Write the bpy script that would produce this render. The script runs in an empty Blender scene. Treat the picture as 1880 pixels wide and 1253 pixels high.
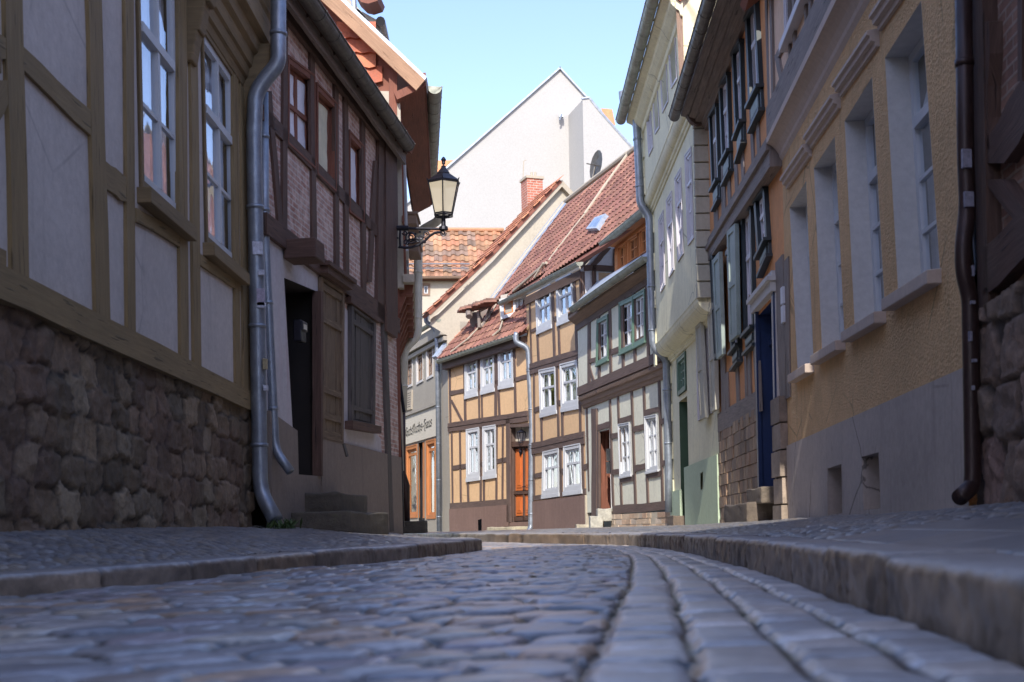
import bpy, bmesh, math, random
import numpy as np
from mathutils import Vector
from mathutils.geometry import tessellate_polygon
random.seed(7); rng = np.random.RandomState(11)
sc = bpy.context.scene
R = math.radians
# ------------------------------------------------ camera, sky, sun, exposure
F = 2300.0; CX = 940.0; CY = 970.0; ROLL = 0.0208; EYE = 0.21      # photo calibration in its own pixels
cam = bpy.data.cameras.new('camera'); camo = bpy.data.objects.new('camera', cam)
sc.collection.objects.link(camo); sc.camera = camo
cam.sensor_width = 36; cam.lens = F/1880*36; cam.shift_y = (CY-626.5)/1880
cam.clip_start = 0.05; cam.clip_end = 2000
camo.location = (0, 0, EYE); camo.rotation_euler = (R(90), 0, 0)
camo.rotation_euler.rotate_axis('Z', -ROLL)
cam.dof.use_dof = True; cam.dof.focus_distance = 34; cam.dof.aperture_fstop = 4.2
SUN_AZ = -6.0; SUN_EL = 37.0      # azimuth measured from straight behind the camera, + = right
w = bpy.data.worlds.new("World"); sc.world = w; w.use_nodes = True
nt = w.node_tree; nt.nodes.clear()
sky = nt.nodes.new('ShaderNodeTexSky'); sky.sky_type = 'NISHITA'; sky.sun_disc = False
sky.sun_elevation = R(SUN_EL); sky.sun_rotation = R(180-SUN_AZ); sky.air_density = 1.0; sky.dust_density = .7; sky.ozone_density = 3.0
bg = nt.nodes.new('ShaderNodeBackground'); bg.inputs[1].default_value = 0.15
wo = nt.nodes.new('ShaderNodeOutputWorld')
tint = nt.nodes.new('ShaderNodeMix'); tint.data_type = 'RGBA'; tint.blend_type = 'MULTIPLY'; tint.inputs[0].default_value = 1; tint.inputs[7].default_value = (.90, .80, .845, 1)
nt.links.new(sky.outputs[0], tint.inputs[6]); nt.links.new(tint.outputs[2], bg.inputs[0]); nt.links.new(bg.outputs[0], wo.inputs[0])
sl = bpy.data.lights.new('sun', 'SUN'); sl.energy = 2.0; sl.angle = R(0.5); sl.color = (1, .95, .87)
so = bpy.data.objects.new('sun', sl); sc.collection.objects.link(so)
sdir = Vector((math.sin(R(SUN_AZ))*math.cos(R(SUN_EL)), -math.cos(R(SUN_AZ))*math.cos(R(SUN_EL)), math.sin(R(SUN_EL))))
so.rotation_euler = sdir.to_track_quat('Z', 'Y').to_euler(); so.location = (0, -20, 30)
sc.view_settings.view_transform = 'Standard'; sc.view_settings.look = 'None'
sc.view_settings.exposure = 1.52; sc.view_settings.gamma = 1
sc.render.resolution_x = 1024; sc.render.resolution_y = 682

# ------------------------------------------------ objects
W = {}
def tag(o, label, cat, group=None, kind=None):
    if label: o['label'] = label
    if cat: o['category'] = cat
    if group: o['group'] = group
    if kind: o['kind'] = kind
    return o
def thing(name, label, cat, loc, group=None):
    o = bpy.data.objects.new(name, None); sc.collection.objects.link(o); o.location = loc
    o.empty_display_size = .3; W[o] = Vector(loc); return tag(o, label, cat, group)

class MB:
    def __init__(s): s.v = []; s.f = []; s.uv = []; s.c = []; s.m = []
    def face(s, pts, uv=None, col=(1, 1, 1), m=0):
        b = len(s.v); s.v += [tuple(p) for p in pts]; s.f.append(list(range(b, b+len(pts))))
        s.uv += uv if uv else [(0, 0)]*len(pts); s.c += [col]*len(pts); s.m.append(m)
    def hexa(s, f4, b4, L=1., Wd=1., m=0, col=(1, 1, 1), back=False):
        """front quad f4 and back quad b4 (same order); uv x runs along edge 0-1 ... grain"""
        u0, v0 = random.random()*30, random.random()*30
        q = [(u0, v0), (u0+L, v0), (u0+L, v0+Wd), (u0, v0+Wd)]
        s.face(f4, q, col, m)
        for i in range(4):
            j = (i+1) % 4; a = q[i]; b = q[j]
            ln = (Vector(f4[i])-Vector(b4[i])).length
            if i % 2 == 0: uv = [a, b, (b[0], b[1]-ln), (a[0], a[1]-ln)]
            else: uv = [a, b, (b[0]+ln, b[1]), (a[0]+ln, a[1])]
            s.face([f4[i], f4[j], b4[j], b4[i]], uv, col, m)
        if back: s.face(b4[::-1], q[::-1], col, m)
    def tube(s, pts, r, n=10, col=(1, 1, 1), cap=True, m=0):
        pts = [Vector(p) for p in pts]; rr = r if isinstance(r, (list, tuple)) else [r]*len(pts)
        rings = []
        ref = None
        for i, p in enumerate(pts):
            t = (pts[min(i+1, len(pts)-1)]-pts[max(i-1, 0)])
            if t.length < 1e-9: t = Vector((0, 0, 1))
            t.normalize()
            if ref is None: ref = t.orthogonal().normalized()
            ref = (ref - t*ref.dot(t)).normalized(); bt = t.cross(ref)
            rings.append([p+(ref*math.cos(a)+bt*math.sin(a))*rr[i] for a in [2*math.pi*k/n for k in range(n)]])
        base = len(s.v); L = 0
        for ri, rg in enumerate(rings):
            s.v += [tuple(p) for p in rg]
        for i in range(len(rings)-1):
            ln = (pts[i+1]-pts[i]).length
            for k in range(n):
                k2 = (k+1) % n
                s.f.append([base+i*n+k, base+i*n+k2, base+(i+1)*n+k2, base+(i+1)*n+k])
                s.uv += [(L, k/n), (L, (k+1)/n), (L+ln, (k+1)/n), (L+ln, k/n)]; s.c += [col]*4; s.m.append(m)
            L += ln
        if cap:
            for o_, rev in ((0, True), ((len(rings)-1)*n, False)):
                idx = [base+o_+k for k in range(n)]
                s.f.append(idx[::-1] if rev else idx); s.uv += [(0, 0)]*n; s.c += [col]*n; s.m.append(m)
    def box(s, c, hx, hy, hz, rz=0, m=0, col=(1, 1, 1)):
        c = Vector(c); ca, sa = math.cos(rz), math.sin(rz)
        P = lambda x, y, z: c+Vector((x*ca-y*sa, x*sa+y*ca, z))
        v = [P(a*hx, b*hy, d*hz) for d in (-1, 1) for a, b in ((-1, -1), (1, -1), (1, 1), (-1, 1))]
        for q in ((0, 3, 2, 1), (4, 5, 6, 7), (0, 1, 5, 4), (1, 2, 6, 5), (2, 3, 7, 6), (3, 0, 4, 7)):
            a, b, e, d = [v[i] for i in q]
            s.face([a, b, e, d], [(0, 0), ((b-a).length, 0), ((b-a).length, (d-a).length), (0, (d-a).length)], col, m)
    def build(s, name, mats, parent=None, smooth=False, label=None, cat=None, group=None, kind=None, bevel=0, origin=None):
        if not s.f: return None
        if not isinstance(mats, (list, tuple)): mats = [mats]
        if parent is not None: L = W[parent]
        else:
            L = Vector(origin) if origin else Vector(s.v[0])
        me = bpy.data.meshes.new(name)
        vs = np.array(s.v, dtype=float)-np.array(L)
        me.from_pydata(vs.tolist(), [], s.f)
        uvl = me.uv_layers.new(name='UVMap'); uvl.data.foreach_set('uv', np.array(s.uv, dtype=np.float32).ravel())
        ca = me.color_attributes.new('col', 'FLOAT_COLOR', 'CORNER')
        cc = np.ones((len(s.c), 4), dtype=np.float32); cc[:, :3] = np.array(s.c); ca.data.foreach_set('color', cc.ravel())
        for m in mats: me.materials.append(m)
        me.polygons.foreach_set('material_index', s.m)
        if smooth: me.polygons.foreach_set('use_smooth', [True]*len(me.polygons))
        o = bpy.data.objects.new(name, me); sc.collection.objects.link(o)
        if parent is not None: o.parent = parent; W[o] = L
        else: o.location = L; W[o] = L
        if bevel:
            bm = bmesh.new(); bm.from_mesh(me); bmesh.ops.remove_doubles(bm, verts=bm.verts, dist=1e-5)
            bmesh.ops.recalc_face_normals(bm, faces=bm.faces); bm.to_mesh(me); bm.free()
            b = o.modifiers.new('bevel', 'BEVEL'); b.width = bevel; b.segments = 2; b.limit_method = 'ANGLE'; b.angle_limit = R(40)
        return tag(o, label, cat, group, kind)

# ------------------------------------------------ measuring: a photo point on a known plane
def ray(px, py):
    u = (px-CX)/F; v = (CY-py)/F; c, s = math.cos(ROLL), math.sin(ROLL)
    return Vector((u*c+v*s, 1, -u*s+v*c))
EYEP = Vector((0, 0, EYE))
def at(px, py, Y): return EYEP+ray(px, py)*Y
def crop(x0, y0, s): return lambda *a: [(x0+a[i]/s, y0+a[i+1]/s) for i in range(0, len(a), 2)] if len(a) > 2 else (x0+a[0]/s, y0+a[1]/s)
cA = crop(0, 0, 2.506); cB = crop(0, 480, 2.0214); cC = crop(440, 0, 2.507); cD = crop(440, 460, 2.3214)
cE = crop(760, 100, 2.506); cF = crop(720, 560, 2.848); cG = crop(1120, 0, 2.506); cH = crop(1120, 480, 2.408)
cI = crop(1400, 0, 2.506); cJ = crop(1400, 460, 2.321); cM = crop(690, 270, 5.447); cN = crop(740, 480, 5.696)
cO = crop(730, 700, 4.323); cQ = crop(1040, 380, 5.22); cR = crop(820, 600, 6.2625); cS = crop(820, 780, 5.967)
cT = crop(940, 480, 5.693); cU = crop(960, 680, 4.043); cV = crop(1060, 680, 4.044); cW = crop(840, 250, 3.386)
cX = crop(560, 0, 4.8185); cY = crop(640, 420, 4.471)
def XY(px, Y): return ((px-CX)/F*Y, Y)

class Fac:
    """a vertical plane: s metres along it from near end to far end, z up, o outward"""
    def __init__(s, A, B, side=None):
        s.A = Vector((A[0], A[1], 0)); s.B = Vector((B[0], B[1], 0)); s.d = (s.B-s.A).normalized(); s.L = (s.B-s.A).length
        n = Vector((s.d.y, -s.d.x, 0)); ref = Vector(side+(0,)) if side else Vector((0, 8, 0))
        if n.dot(ref-s.A) < 0: n = -n
        s.n = n
    def pt(s, a, z, o=0): return s.A+s.d*a+s.n*o+Vector((0, 0, z))
    def hit(s, px, py, o=0):
        r = ray(px, py); P = s.A+s.n*o; t = (P-EYEP).dot(s.n)/r.dot(s.n); return EYEP+r*t
    def sz(s, p, o=0):
        h = s.hit(p[0], p[1], o)-s.A; return (h.dot(s.d), h.z)
    def line(s, p0, p1, o=0):
        a, b = s.sz(p0, o), s.sz(p1, o); k = (b[1]-a[1])/(b[0]-a[0]); return lambda q: a[1]+k*(q-a[0])
def poly(mb, fac, pts, o, m=0, holes=(), col=(1, 1, 1)):
    loops = [[Vector((p[0], p[1], 0)) for p in pts]]+[[Vector((p[0], p[1], 0)) for p in h] for h in holes]
    flat = [p for l in loops for p in l]
    for t in tessellate_polygon(loops):
        q = [flat[i] for i in t]
        mb.face([fac.pt(p.x, p.y, o) for p in q], [(p.x, p.y) for p in q], col, m)
def prism(mb, fac, pts, o0, o1, m=0, col=(1, 1, 1)):
    poly(mb, fac, pts, o1, m, (), col); n = len(pts)
    for i in range(n):
        a, b = pts[i], pts[(i+1) % n]; ln = math.hypot(a[0]-b[0], a[1]-b[1])
        mb.face([fac.pt(*a, o1), fac.pt(*b, o1), fac.pt(*b, o0), fac.pt(*a, o0)], [(a[0], a[1]), (a[0]+ln, a[1]), (a[0]+ln, a[1]+o1-o0), (a[0], a[1]+o1-o0)], col, m)
def member(mb, fac, p0, p1, wpx, o=0, th=.03, m=0, vert=None, back=.01):
    """timber between two photo points, width in photo pixels, standing th proud of plane o"""
    vert = abs(p1[1]-p0[1]) > abs(p1[0]-p0[0]) if vert is None else vert
    h = wpx/2; e = (h, 0) if vert else (0, h)
    jt = lambda: random.uniform(-.07, .07)*wpx
    N = 4; prev = None
    top = []; bot = []
    for i in range(N+1):
        t = i/N; x = p0[0]+(p1[0]-p0[0])*t; y = p0[1]+(p1[1]-p0[1])*t
        j1, j2 = (jt(), jt())
        k = (j1, 0) if vert else (0, j1); k2 = (j2, 0) if vert else (0, j2)
        top.append(fac.sz((x-e[0]+k[0], y-e[1]+k[1]), o+th)); bot.append(fac.sz((x+e[0]+k2[0], y+e[1]+k2[1]), o+th))
    strip(mb, fac, top, bot, o-back, o+th, m)
def strip(mb, fac, top, bot, o0, o1, m=0):
    u = random.random()*40; v = random.random()*40
    N = len(top)-1
    for i in range(N):
        a, b, c, d = top[i], top[i+1], bot[i+1], bot[i]
        L = math.hypot(b[0]-a[0], b[1]-a[1]); wd = math.hypot(a[0]-d[0], a[1]-d[1]); wd2 = math.hypot(b[0]-c[0], b[1]-c[1]); th = o1-o0
        P = lambda p, o: fac.pt(p[0], p[1], o)
        mb.face([P(a, o1), P(b, o1), P(c, o1), P(d, o1)], [(u, v), (u+L, v), (u+L, v+wd2), (u, v+wd)], m=m)
        mb.face([P(a, o0), P(b, o0), P(b, o1), P(a, o1)], [(u, v-th), (u+L, v-th), (u+L, v), (u, v)], m=m)
        mb.face([P(d, o0), P(c, o0), P(c, o1), P(d, o1)], [(u, v+wd+th), (u+L, v+wd2+th), (u+L, v+wd2), (u, v+wd)], m=m)
        if i == 0: mb.face([P(a, o0), P(a, o1), P(d, o1), P(d, o0)], [(u, v), (u, v+.05), (u+.1, v+.05), (u+.1, v)], m=m)
        if i == N-1: mb.face([P(b, o0), P(b, o1), P(c, o1), P(c, o0)], [(u, v), (u, v+.05), (u+.1, v+.05), (u+.1, v)], m=m)
        u += L
def beam_sz(mb, fac, a, b, h, o0, o1, m=0, wob=.01):
    """beam from (s,z) a to b, h tall (z is its centre)"""
    N = max(3, int(abs(b[0]-a[0])/.5)); top = []; bot = []
    for i in range(N+1):
        t = i/N; s = a[0]+(b[0]-a[0])*t; z = a[1]+(b[1]-a[1])*t
        top.append((s, z+h/2+random.uniform(-wob, wob))); bot.append((s, z-h/2+random.uniform(-wob, wob)))
    strip(mb, fac, top, bot, o0, o1, m)
def profile(mb, fac, a, b, prof, o=0, m=0, n=1, cap=True, col=(1, 1, 1), closed=False):
    """extrude a (o,z) profile from (s,z) a to b"""
    us = [0]
    for i in range(1, len(prof)): us.append(us[-1]+math.hypot(prof[i][0]-prof[i-1][0], prof[i][1]-prof[i-1][1]))
    for k in range(n):
        t0, t1 = k/n, (k+1)/n
        s0, s1 = a[0]+(b[0]-a[0])*t0, a[0]+(b[0]-a[0])*t1; z0, z1 = a[1]+(b[1]-a[1])*t0, a[1]+(b[1]-a[1])*t1
        P = [fac.pt(s0, z0+q[1], o+q[0]) for q in prof]; Q = [fac.pt(s1, z1+q[1], o+q[0]) for q in prof]
        for i in range(len(prof)-1):
            mb.face([P[i], P[i+1], Q[i+1], Q[i]], [(s0, us[i]), (s0, us[i+1]), (s1, us[i+1]), (s1, us[i])][::1], col, m)
    if cap:
        mb.face([fac.pt(a[0], a[1]+q[1], o+q[0]) for q in prof], [(q[0], q[1]) for q in prof], col, m)
        mb.face([fac.pt(b[0], b[1]+q[1], o+q[0]) for q in prof], [(q[0], q[1]) for q in prof], col, m)

# ------------------------------------------------ materials
class NT:
    def __init__(s, name):
        s.m = bpy.data.materials.new(name); s.m.use_nodes = True; s.t = s.m.node_tree; s.t.nodes.clear()
        s.out = s.t.nodes.new('ShaderNodeOutputMaterial'); s.b = s.t.nodes.new('ShaderNodeBsdfPrincipled')
        s.t.links.new(s.b.outputs[0], s.out.inputs[0])
    def n(s, kind, **kw):
        o = s.t.nodes.new(kind)
        for k, v in kw.items():
            if hasattr(o, k): setattr(o, k, v)
            else:
                kk = k.replace('_', ' '); o.inputs[kk].default_value = v
        return o
    def l(s, a, b): s.t.links.new(a, b)
    def coord(s, uv=False, sx=1, sy=1, sz=1):
        tc = s.n('ShaderNodeTexCoord'); mp = s.n('ShaderNodeMapping'); mp.inputs['Scale'].default_value = (sx, sy, sz)
        s.l(tc.outputs['UV' if uv else 'Object'], mp.inputs[0]); return mp.outputs[0]
    def noise(s, co, scale, detail=6, rough=.6):
        x = s.n('ShaderNodeTexNoise'); x.inputs['Scale'].default_value = scale; x.inputs['Detail'].default_value = detail; x.inputs['Roughness'].default_value = rough
        s.l(co, x.inputs['Vector']); return x.outputs['Fac']
    def ramp(s, fac, stops):
        x = s.n('ShaderNodeValToRGB'); e = x.color_ramp.elements
        while len(e) < len(stops): e.new(.5)
        for el, (p, c) in zip(e, stops): el.position = p; el.color = (c if len(c) == 4 else tuple(c)+(1,))
        s.l(fac, x.inputs[0]); return x.outputs[0]
    def mix(s, fac, a, b, mode='MIX'):
        x = s.n('ShaderNodeMix', data_type='RGBA', blend_type=mode)
        for i, v in ((0, fac), (6, a), (7, b)):
            if hasattr(v, 'is_output'): s.l(v, x.inputs[i])
            else: x.inputs[i].default_value = (tuple(v)+(1,) if isinstance(v, tuple) and len(v) == 3 else v)
        return x.outputs[2]
    def math(s, op, a, b=0., c=0.):
        x = s.n('ShaderNodeMath', operation=op)
        for i, v in enumerate((a, b, c)):
            if hasattr(v, 'is_output'): s.l(v, x.inputs[i])
            else: x.inputs[i].default_value = v
        return x.outputs[0]
    def bump(s, h, strength=.5, dist=.02, prev=None):
        x = s.n('ShaderNodeBump'); x.inputs['Strength'].default_value = strength; x.inputs['Distance'].default_value = dist
        s.l(h, x.inputs['Height'])
        if prev: s.l(prev, x.inputs['Normal'])
        s.l(x.outputs[0], s.b.inputs['Normal']); return x.outputs[0]
    def col(s, c):
        if hasattr(c, 'is_output'): s.l(c, s.b.inputs['Base Color'])
        else: s.b.inputs['Base Color'].default_value = tuple(c)+(1,)
def mul(c, k): return tuple(min(1, x*k) for x in c)
def plaster(name, c, var=.22, bump=.35, coarse=0, dirt=.35, dirtc=(.16, .13, .1), rough=.9, cracks=0):
    t = NT(name); co = t.coord()
    n1 = t.noise(co, .9, 5, .65); n2 = t.noise(co, 14, 6, .7)
    a = t.ramp(n1, [(.3, mul(c, 1-var)), (.68, mul(c, 1+var*.45))])
    b = t.mix(.35, a, t.ramp(n2, [(.35, mul(c, .72)), (.65, mul(c, 1.12))]))
    # rain streaks and stains with their own shapes
    cs = t.coord(sx=7, sy=7, sz=.55); n3 = t.noise(cs, 1.0, 5, .6)
    st = t.ramp(n3, [(.55, (0, 0, 0)), (.78, (1, 1, 1))])
    b = t.mix(t.math('MULTIPLY', st, dirt*.6), b, dirtc)
    n4 = t.noise(co, 3.3, 8, .75); st2 = t.ramp(n4, [(.6, (0, 0, 0)), (.72, (1, 1, 1))])
    b = t.mix(t.math('MULTIPLY', st2, dirt*.45), b, dirtc)
    if cracks:
        wv = t.mix(.12, co, t.n('ShaderNodeTexNoise', Scale=2.5, Detail=5).outputs['Color'], 'LINEAR_LIGHT')
        vc = t.n('ShaderNodeTexVoronoi', feature='DISTANCE_TO_EDGE'); vc.inputs['Scale'].default_value = .75; t.l(wv, vc.inputs['Vector'])
        ck = t.math('MULTIPLY', t.ramp(vc.outputs['Distance'], [(0., (1, 1, 1)), (.006, (1, 1, 1)), (.011, (0, 0, 0))]), t.ramp(t.noise(co, .8, 3, .5), [(.48, (0, 0, 0)), (.56, (1, 1, 1))]))
        b = t.mix(t.math('MULTIPLY', ck, cracks), b, mul(c, .3))
    t.col(b); t.b.inputs['Roughness'].default_value = rough
    if coarse:
        vo = t.n('ShaderNodeTexVoronoi'); vo.inputs['Scale'].default_value = coarse; t.l(t.coord(), vo.inputs['Vector'])
        h = t.math('ADD', t.math('MULTIPLY', vo.outputs['Distance'], .8), t.noise(co, coarse*.6, 6, .8)); t.bump(h, .9, .03)
    else:
        p = t.bump(t.noise(co, 5, 8, .7), bump, .02); t.bump(n2, bump*.6, .006, p)
    return t.m
def wood(name, c, grain=1., rough=.75, light=None, cracks=.8, sx=1.6, sy=26, dark=.5):
    t = NT(name); co = t.coord(uv=True, sx=sx, sy=sy)
    n1 = t.noise(co, 1.6, 7, .7); n2 = t.noise(t.coord(uv=True, sx=.8, sy=3), 1.3, 4, .6)
    c2 = light or mul(c, 1.5)
    a = t.ramp(n1, [(.3, mul(c, dark)), (.5, c), (.72, c2)])
    a = t.mix(.45, a, t.ramp(n2, [(.3, mul(c, .6)), (.7, mul(c, 1.35))]))
    n3 = t.noise(t.coord(uv=True, sx=1.1, sy=17), 1.9, 3, .5)
    cr = t.ramp(n3, [(.0, (1, 1, 1)), (.33, (1, 1, 1)), (.365, (0, 0, 0))])
    a = t.mix(t.math('MULTIPLY', cr, cracks), a, mul(c, .22))
    t.col(a); t.b.inputs['Roughness'].default_value = rough
    p = t.bump(n1, .5*grain, .006); t.bump(t.math('SUBTRACT', 1., cr), .6*grain, .008, p)
    return t.m
def paint(name, c, rough=.45, var=.1, chips=.0, chipc=(.2, .15, .1)):
    t = NT(name); co = t.coord()
    a = t.ramp(t.noise(co, 4, 6, .7), [(.3, mul(c, 1-var)), (.7, mul(c, 1+var*.5))])
    n = t.noise(t.coord(sx=6, sy=6, sz=1), 3, 6, .7); st = t.ramp(n, [(.6, (0, 0, 0)), (.75, (1, 1, 1))])
    a = t.mix(t.math('MULTIPLY', st, chips), a, chipc)
    t.col(a); t.b.inputs['Roughness'].default_value = rough; t.bump(t.noise(co, 30, 4, .6), .15, .004)
    return t.m
def metal(name, c, rough=.45, met=.6, var=.25, rust=None):
    t = NT(name); co = t.coord()
    a = t.ramp(t.noise(co, 5, 7, .7), [(.3, mul(c, 1-var)), (.7, mul(c, 1+var))])
    if rust:
        n = t.noise(co, 9, 7, .75); a = t.mix(t.ramp(n, [(.58, (0, 0, 0)), (.7, (1, 1, 1))]), a, rust)
    t.col(a); t.b.inputs['Metallic'].default_value = met
    rr = t.ramp(t.noise(co, 12, 5, .6), [(.3, (rough*.75,)*3), (.7, (min(1, rough*1.3),)*3)]); t.l(rr, t.b.inputs['Roughness'])
    t.bump(t.noise(co, 25, 4, .6), .15, .003)
    return t.m
def attr_mat(name, rough=.85, scale=18, bump=.6, dist=.01, var=.35, mossc=None, spec=.5, big=2.2):
    """colour comes per stone or tile, weathered by noise"""
    t = NT(name); co = t.coord(); at_ = t.n('ShaderNodeAttribute', attribute_name='col')
    n = t.noise(co, scale, 8, .72); n2 = t.noise(co, big, 6, .7)
    a = t.mix(1., at_.outputs['Color'], t.ramp(n, [(.28, (1-var,)*3), (.72, (1+var*.6,)*3)]), 'MULTIPLY')
    a = t.mix(1., a, t.ramp(n2, [(.3, (.72,)*3), (.7, (1.2,)*3)]), 'MULTIPLY')
    if mossc: a = t.mix(t.math('MULTIPLY', t.ramp(t.noise(co, 4.5, 8, .8), [(.56, (0, 0, 0)), (.68, (1, 1, 1))]), .6), a, mossc)
    t.col(a); t.b.inputs['Specular IOR Level'].default_value = spec
    rr = t.ramp(n, [(.3, (rough*.8,)*3), (.7, (min(1, rough*1.15),)*3)]); t.l(rr, t.b.inputs['Roughness'])
    p = t.bump(n, bump, dist); t.bump(t.noise(co, scale*4, 5, .7), bump*.5, dist*.4, p)
    return t.m
def brickmat(name, c1, c2, mort, bw=.24, bh=.072, msize=.011, white=0., chips=.3):
    t = NT(name); uv = t.coord(uv=True)
    wn = t.n('ShaderNodeTexNoise'); wn.inputs['Scale'].default_value = 3.; t.l(uv, wn.inputs['Vector'])
    wv = t.mix(.012, uv, wn.outputs['Color'], 'LINEAR_LIGHT')
    b = t.n('ShaderNodeTexBrick'); b.inputs['Scale'].default_value = 1; b.inputs['Brick Width'].default_value = bw
    b.inputs['Row Height'].default_value = bh; b.inputs['Mortar Size'].default_value = msize; b.inputs['Mortar Smooth'].default_value = .3; b.inputs['Bias'].default_value = 0
    b.inputs['Color1'].default_value = c1+(1,); b.inputs['Color2'].default_value = c2+(1,); b.inputs['Mortar'].default_value = mort+(1,)
    t.l(wv, b.inputs['Vector'])
    co = t.coord(); n = t.noise(co, 7, 8, .75); a = t.mix(1., b.outputs['Color'], t.ramp(n, [(.3, (.6,)*3), (.7, (1.3,)*3)]), 'MULTIPLY')
    if white:
        n2 = t.noise(co, 3.5, 8, .8); a = t.mix(t.math('MULTIPLY', t.ramp(n2, [(.42, (0, 0, 0)), (.62, (1, 1, 1))]), white), a, mul(mort, 1.3))
    t.col(a); t.b.inputs['Roughness'].default_value = .9
    p = t.bump(t.math('SUBTRACT', 1., b.outputs['Fac']), .7, .012); t.bump(n, .4, .01, p)
    return t.m
def glassmat(name, tint=(.9, .95, 1), refl=.9, rough=.03, wob=.35):
    t = NT(name); t.t.nodes.remove(t.b)
    tr = t.n('ShaderNodeBsdfTransparent'); tr.inputs[0].default_value = tint+(1,)
    g = t.n('ShaderNodeBsdfGlossy'); g.inputs['Roughness'].default_value = rough; g.inputs[0].default_value = (.95, .97, 1, 1)
    fr = t.n('ShaderNodeFresnel'); fr.inputs[0].default_value = 1.5
    co = t.coord(); bp = t.n('ShaderNodeBump'); bp.inputs['Strength'].default_value = wob; bp.inputs['Distance'].default_value = .01
    t.l(t.noise(co, 2.6, 2, .5), bp.inputs['Height']); t.l(bp.outputs[0], g.inputs['Normal'])
    mx = t.n('ShaderNodeMixShader'); fac = t.math('MULTIPLY_ADD', fr.outputs[0], refl*.42, .04)
    fac = t.math('MINIMUM', fac, 1.)
    t.l(fac, mx.inputs[0]); t.l(tr.outputs[0], mx.inputs[1]); t.l(g.outputs[0], mx.inputs[2]); t.l(mx.outputs[0], t.out.inputs[0])
    return t.m
M = {}
M['glass'] = glassmat('window_glass')
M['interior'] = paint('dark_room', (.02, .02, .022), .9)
M['curtain'] = plaster('net_curtain', (.33, .33, .34), .1, .1, dirt=.0)
M['curtainl'] = plaster('lace_curtain', (.62, .60, .62), .1, .1, dirt=0)
M['lav'] = plaster('white_lime_panel', (.60, .53, .475), .18, .6, cracks=.3, dirt=.45, dirtc=(.25, .2, .17))
M['ochre'] = wood('ochre_painted_timber', (.245, .168, .075), light=(.34, .24, .115), dark=.7, cracks=.65)
M['ochredk'] = wood('ochre_moulding', (.21, .145, .07), cracks=.3, dark=.75)
M['darkwood'] = wood('dark_brown_timber', (.095, .05, .034), light=(.19, .12, .09))
M['brownwood'] = wood('painted_brown_timber', (.115, .075, .06), light=(.20, .145, .12), cracks=.6)
M['cornice'] = wood('weathered_cornice_wood', (.24, .155, .105), light=(.36, .25, .18), cracks=.4)
M['greywood'] = wood('grey_weathered_timber', (.20, .16, .135), light=(.36, .29, .25))
M['oldwood'] = wood('worn_plank_wood', (.15, .10, .06), light=(.46, .34, .20), dark=.3)
M['greyplank'] = wood('grey_plank_wood', (.085, .072, .064), light=(.19, .16, .14), dark=.5)
M['white'] = paint('white_window_paint', (.54, .55, .56), .5, .08, .12, (.4, .38, .35))
M['whitewarm'] = paint('cream_window_paint', (.56, .53, .55), .5, .08)
M['brick'] = brickmat('limewashed_brick', (.38, .17, .12), (.52, .33, .26), (.58, .49, .43), white=.55)
M['brickred'] = brickmat('red_chimney_brick', (.52, .17, .10), (.42, .13, .08), (.5, .4, .33), bw=.27, bh=.1, msize=.014)
M['herring'] = brickmat('brown_nogging_brick', (.28, .15, .10), (.22, .11, .08), (.32, .23, .18))
M['zinc'] = metal('zinc_pipe', (.26, .29, .33), .42, .55)
M['zincdk'] = metal('weathered_gutter_metal', (.115, .105, .09), .5, .45)
M['zincgrn'] = metal('green_grey_gutter', (.30, .31, .25), .55, .3)
M['copperbr'] = metal('brown_pipe_paint', (.05, .028, .024), .4, .3)
M['cream_pipe'] = paint('cream_pipe_paint', (.62, .58, .48), .5)
M['black'] = metal('black_iron', (.018, .018, .026), .4, .5)
M['stone'] = attr_mat('rubble_stone', .9, 16, .9, .018, .45)
M['sand'] = attr_mat('sandstone_block', .9, 14, .8, .012, .35)
M['stepstone'] = attr_mat('worn_step_stone', .85, 9, .8, .02, .35, mossc=(.08, .09, .035))
M['tile'] = attr_mat('clay_roof_tile', .75, 22, .4, .006, .3)
M['cobble'] = attr_mat('cobble_stone', .34, 30, .35, .002, .3, spec=1.0, big=5)
M['kerb'] = attr_mat('granite_kerb', .38, 30, .4, .005, .35, spec=.6)
M['yellow'] = plaster('ochre_roughcast', (.80, .51, .25), .24, .4, coarse=42, cracks=.5, dirt=.6, dirtc=(.22, .14, .07))
M['greyplinth'] = plaster('grey_cement_plinth', (.46, .385, .33), .22, .35, cracks=.8, dirt=.8, dirtc=(.14, .1, .08))
M['reveal'] = plaster('grey_painted_reveal', (.56, .54, .51), .08, .2, dirt=.2)
M['peach'] = plaster('peach_infill', (.75, .52, .35), .1, .3, dirt=.25)
M['mould'] = plaster('painted_stone_moulding', (.52, .42, .35), .1, .2, dirt=.3)
M['rust'] = plaster('burnt_orange_infill', (.68, .31, .12), .25, .6, dirt=.6, dirtc=(.2, .09, .04))
M['blue'] = paint('deep_blue_paint', (.014, .032, .10), .4, .2)
M['dkgreen'] = paint('dark_green_shutter', (.018, .03, .035), .5, .3)
M['teal'] = paint('faded_teal_shutter', (.26, .32, .29), .6, .25, .3, (.1, .11, .1))
M['green'] = plaster('pale_green_plaster', (.80, .75, .52), .18, .4, cracks=.6, dirt=.6, dirtc=(.3, .28, .18))
M['greenlt'] = plaster('mint_green_plinth', (.47, .57, .40), .08, .3, dirt=.2)
M['quoin'] = plaster('grey_quoin_plaster', (.44, .42, .34), .14, .5, dirt=.5)
M['doorgreen'] = paint('green_door_paint', (.045, .09, .05), .5, .15)
M['framegreen'] = paint('green_frame_paint', (.115, .20, .145), .45, .15)
M['panelw'] = plaster('ivory_infill', (.70, .68, .54), .12, .35, cracks=.4, dirt=.3)
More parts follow.
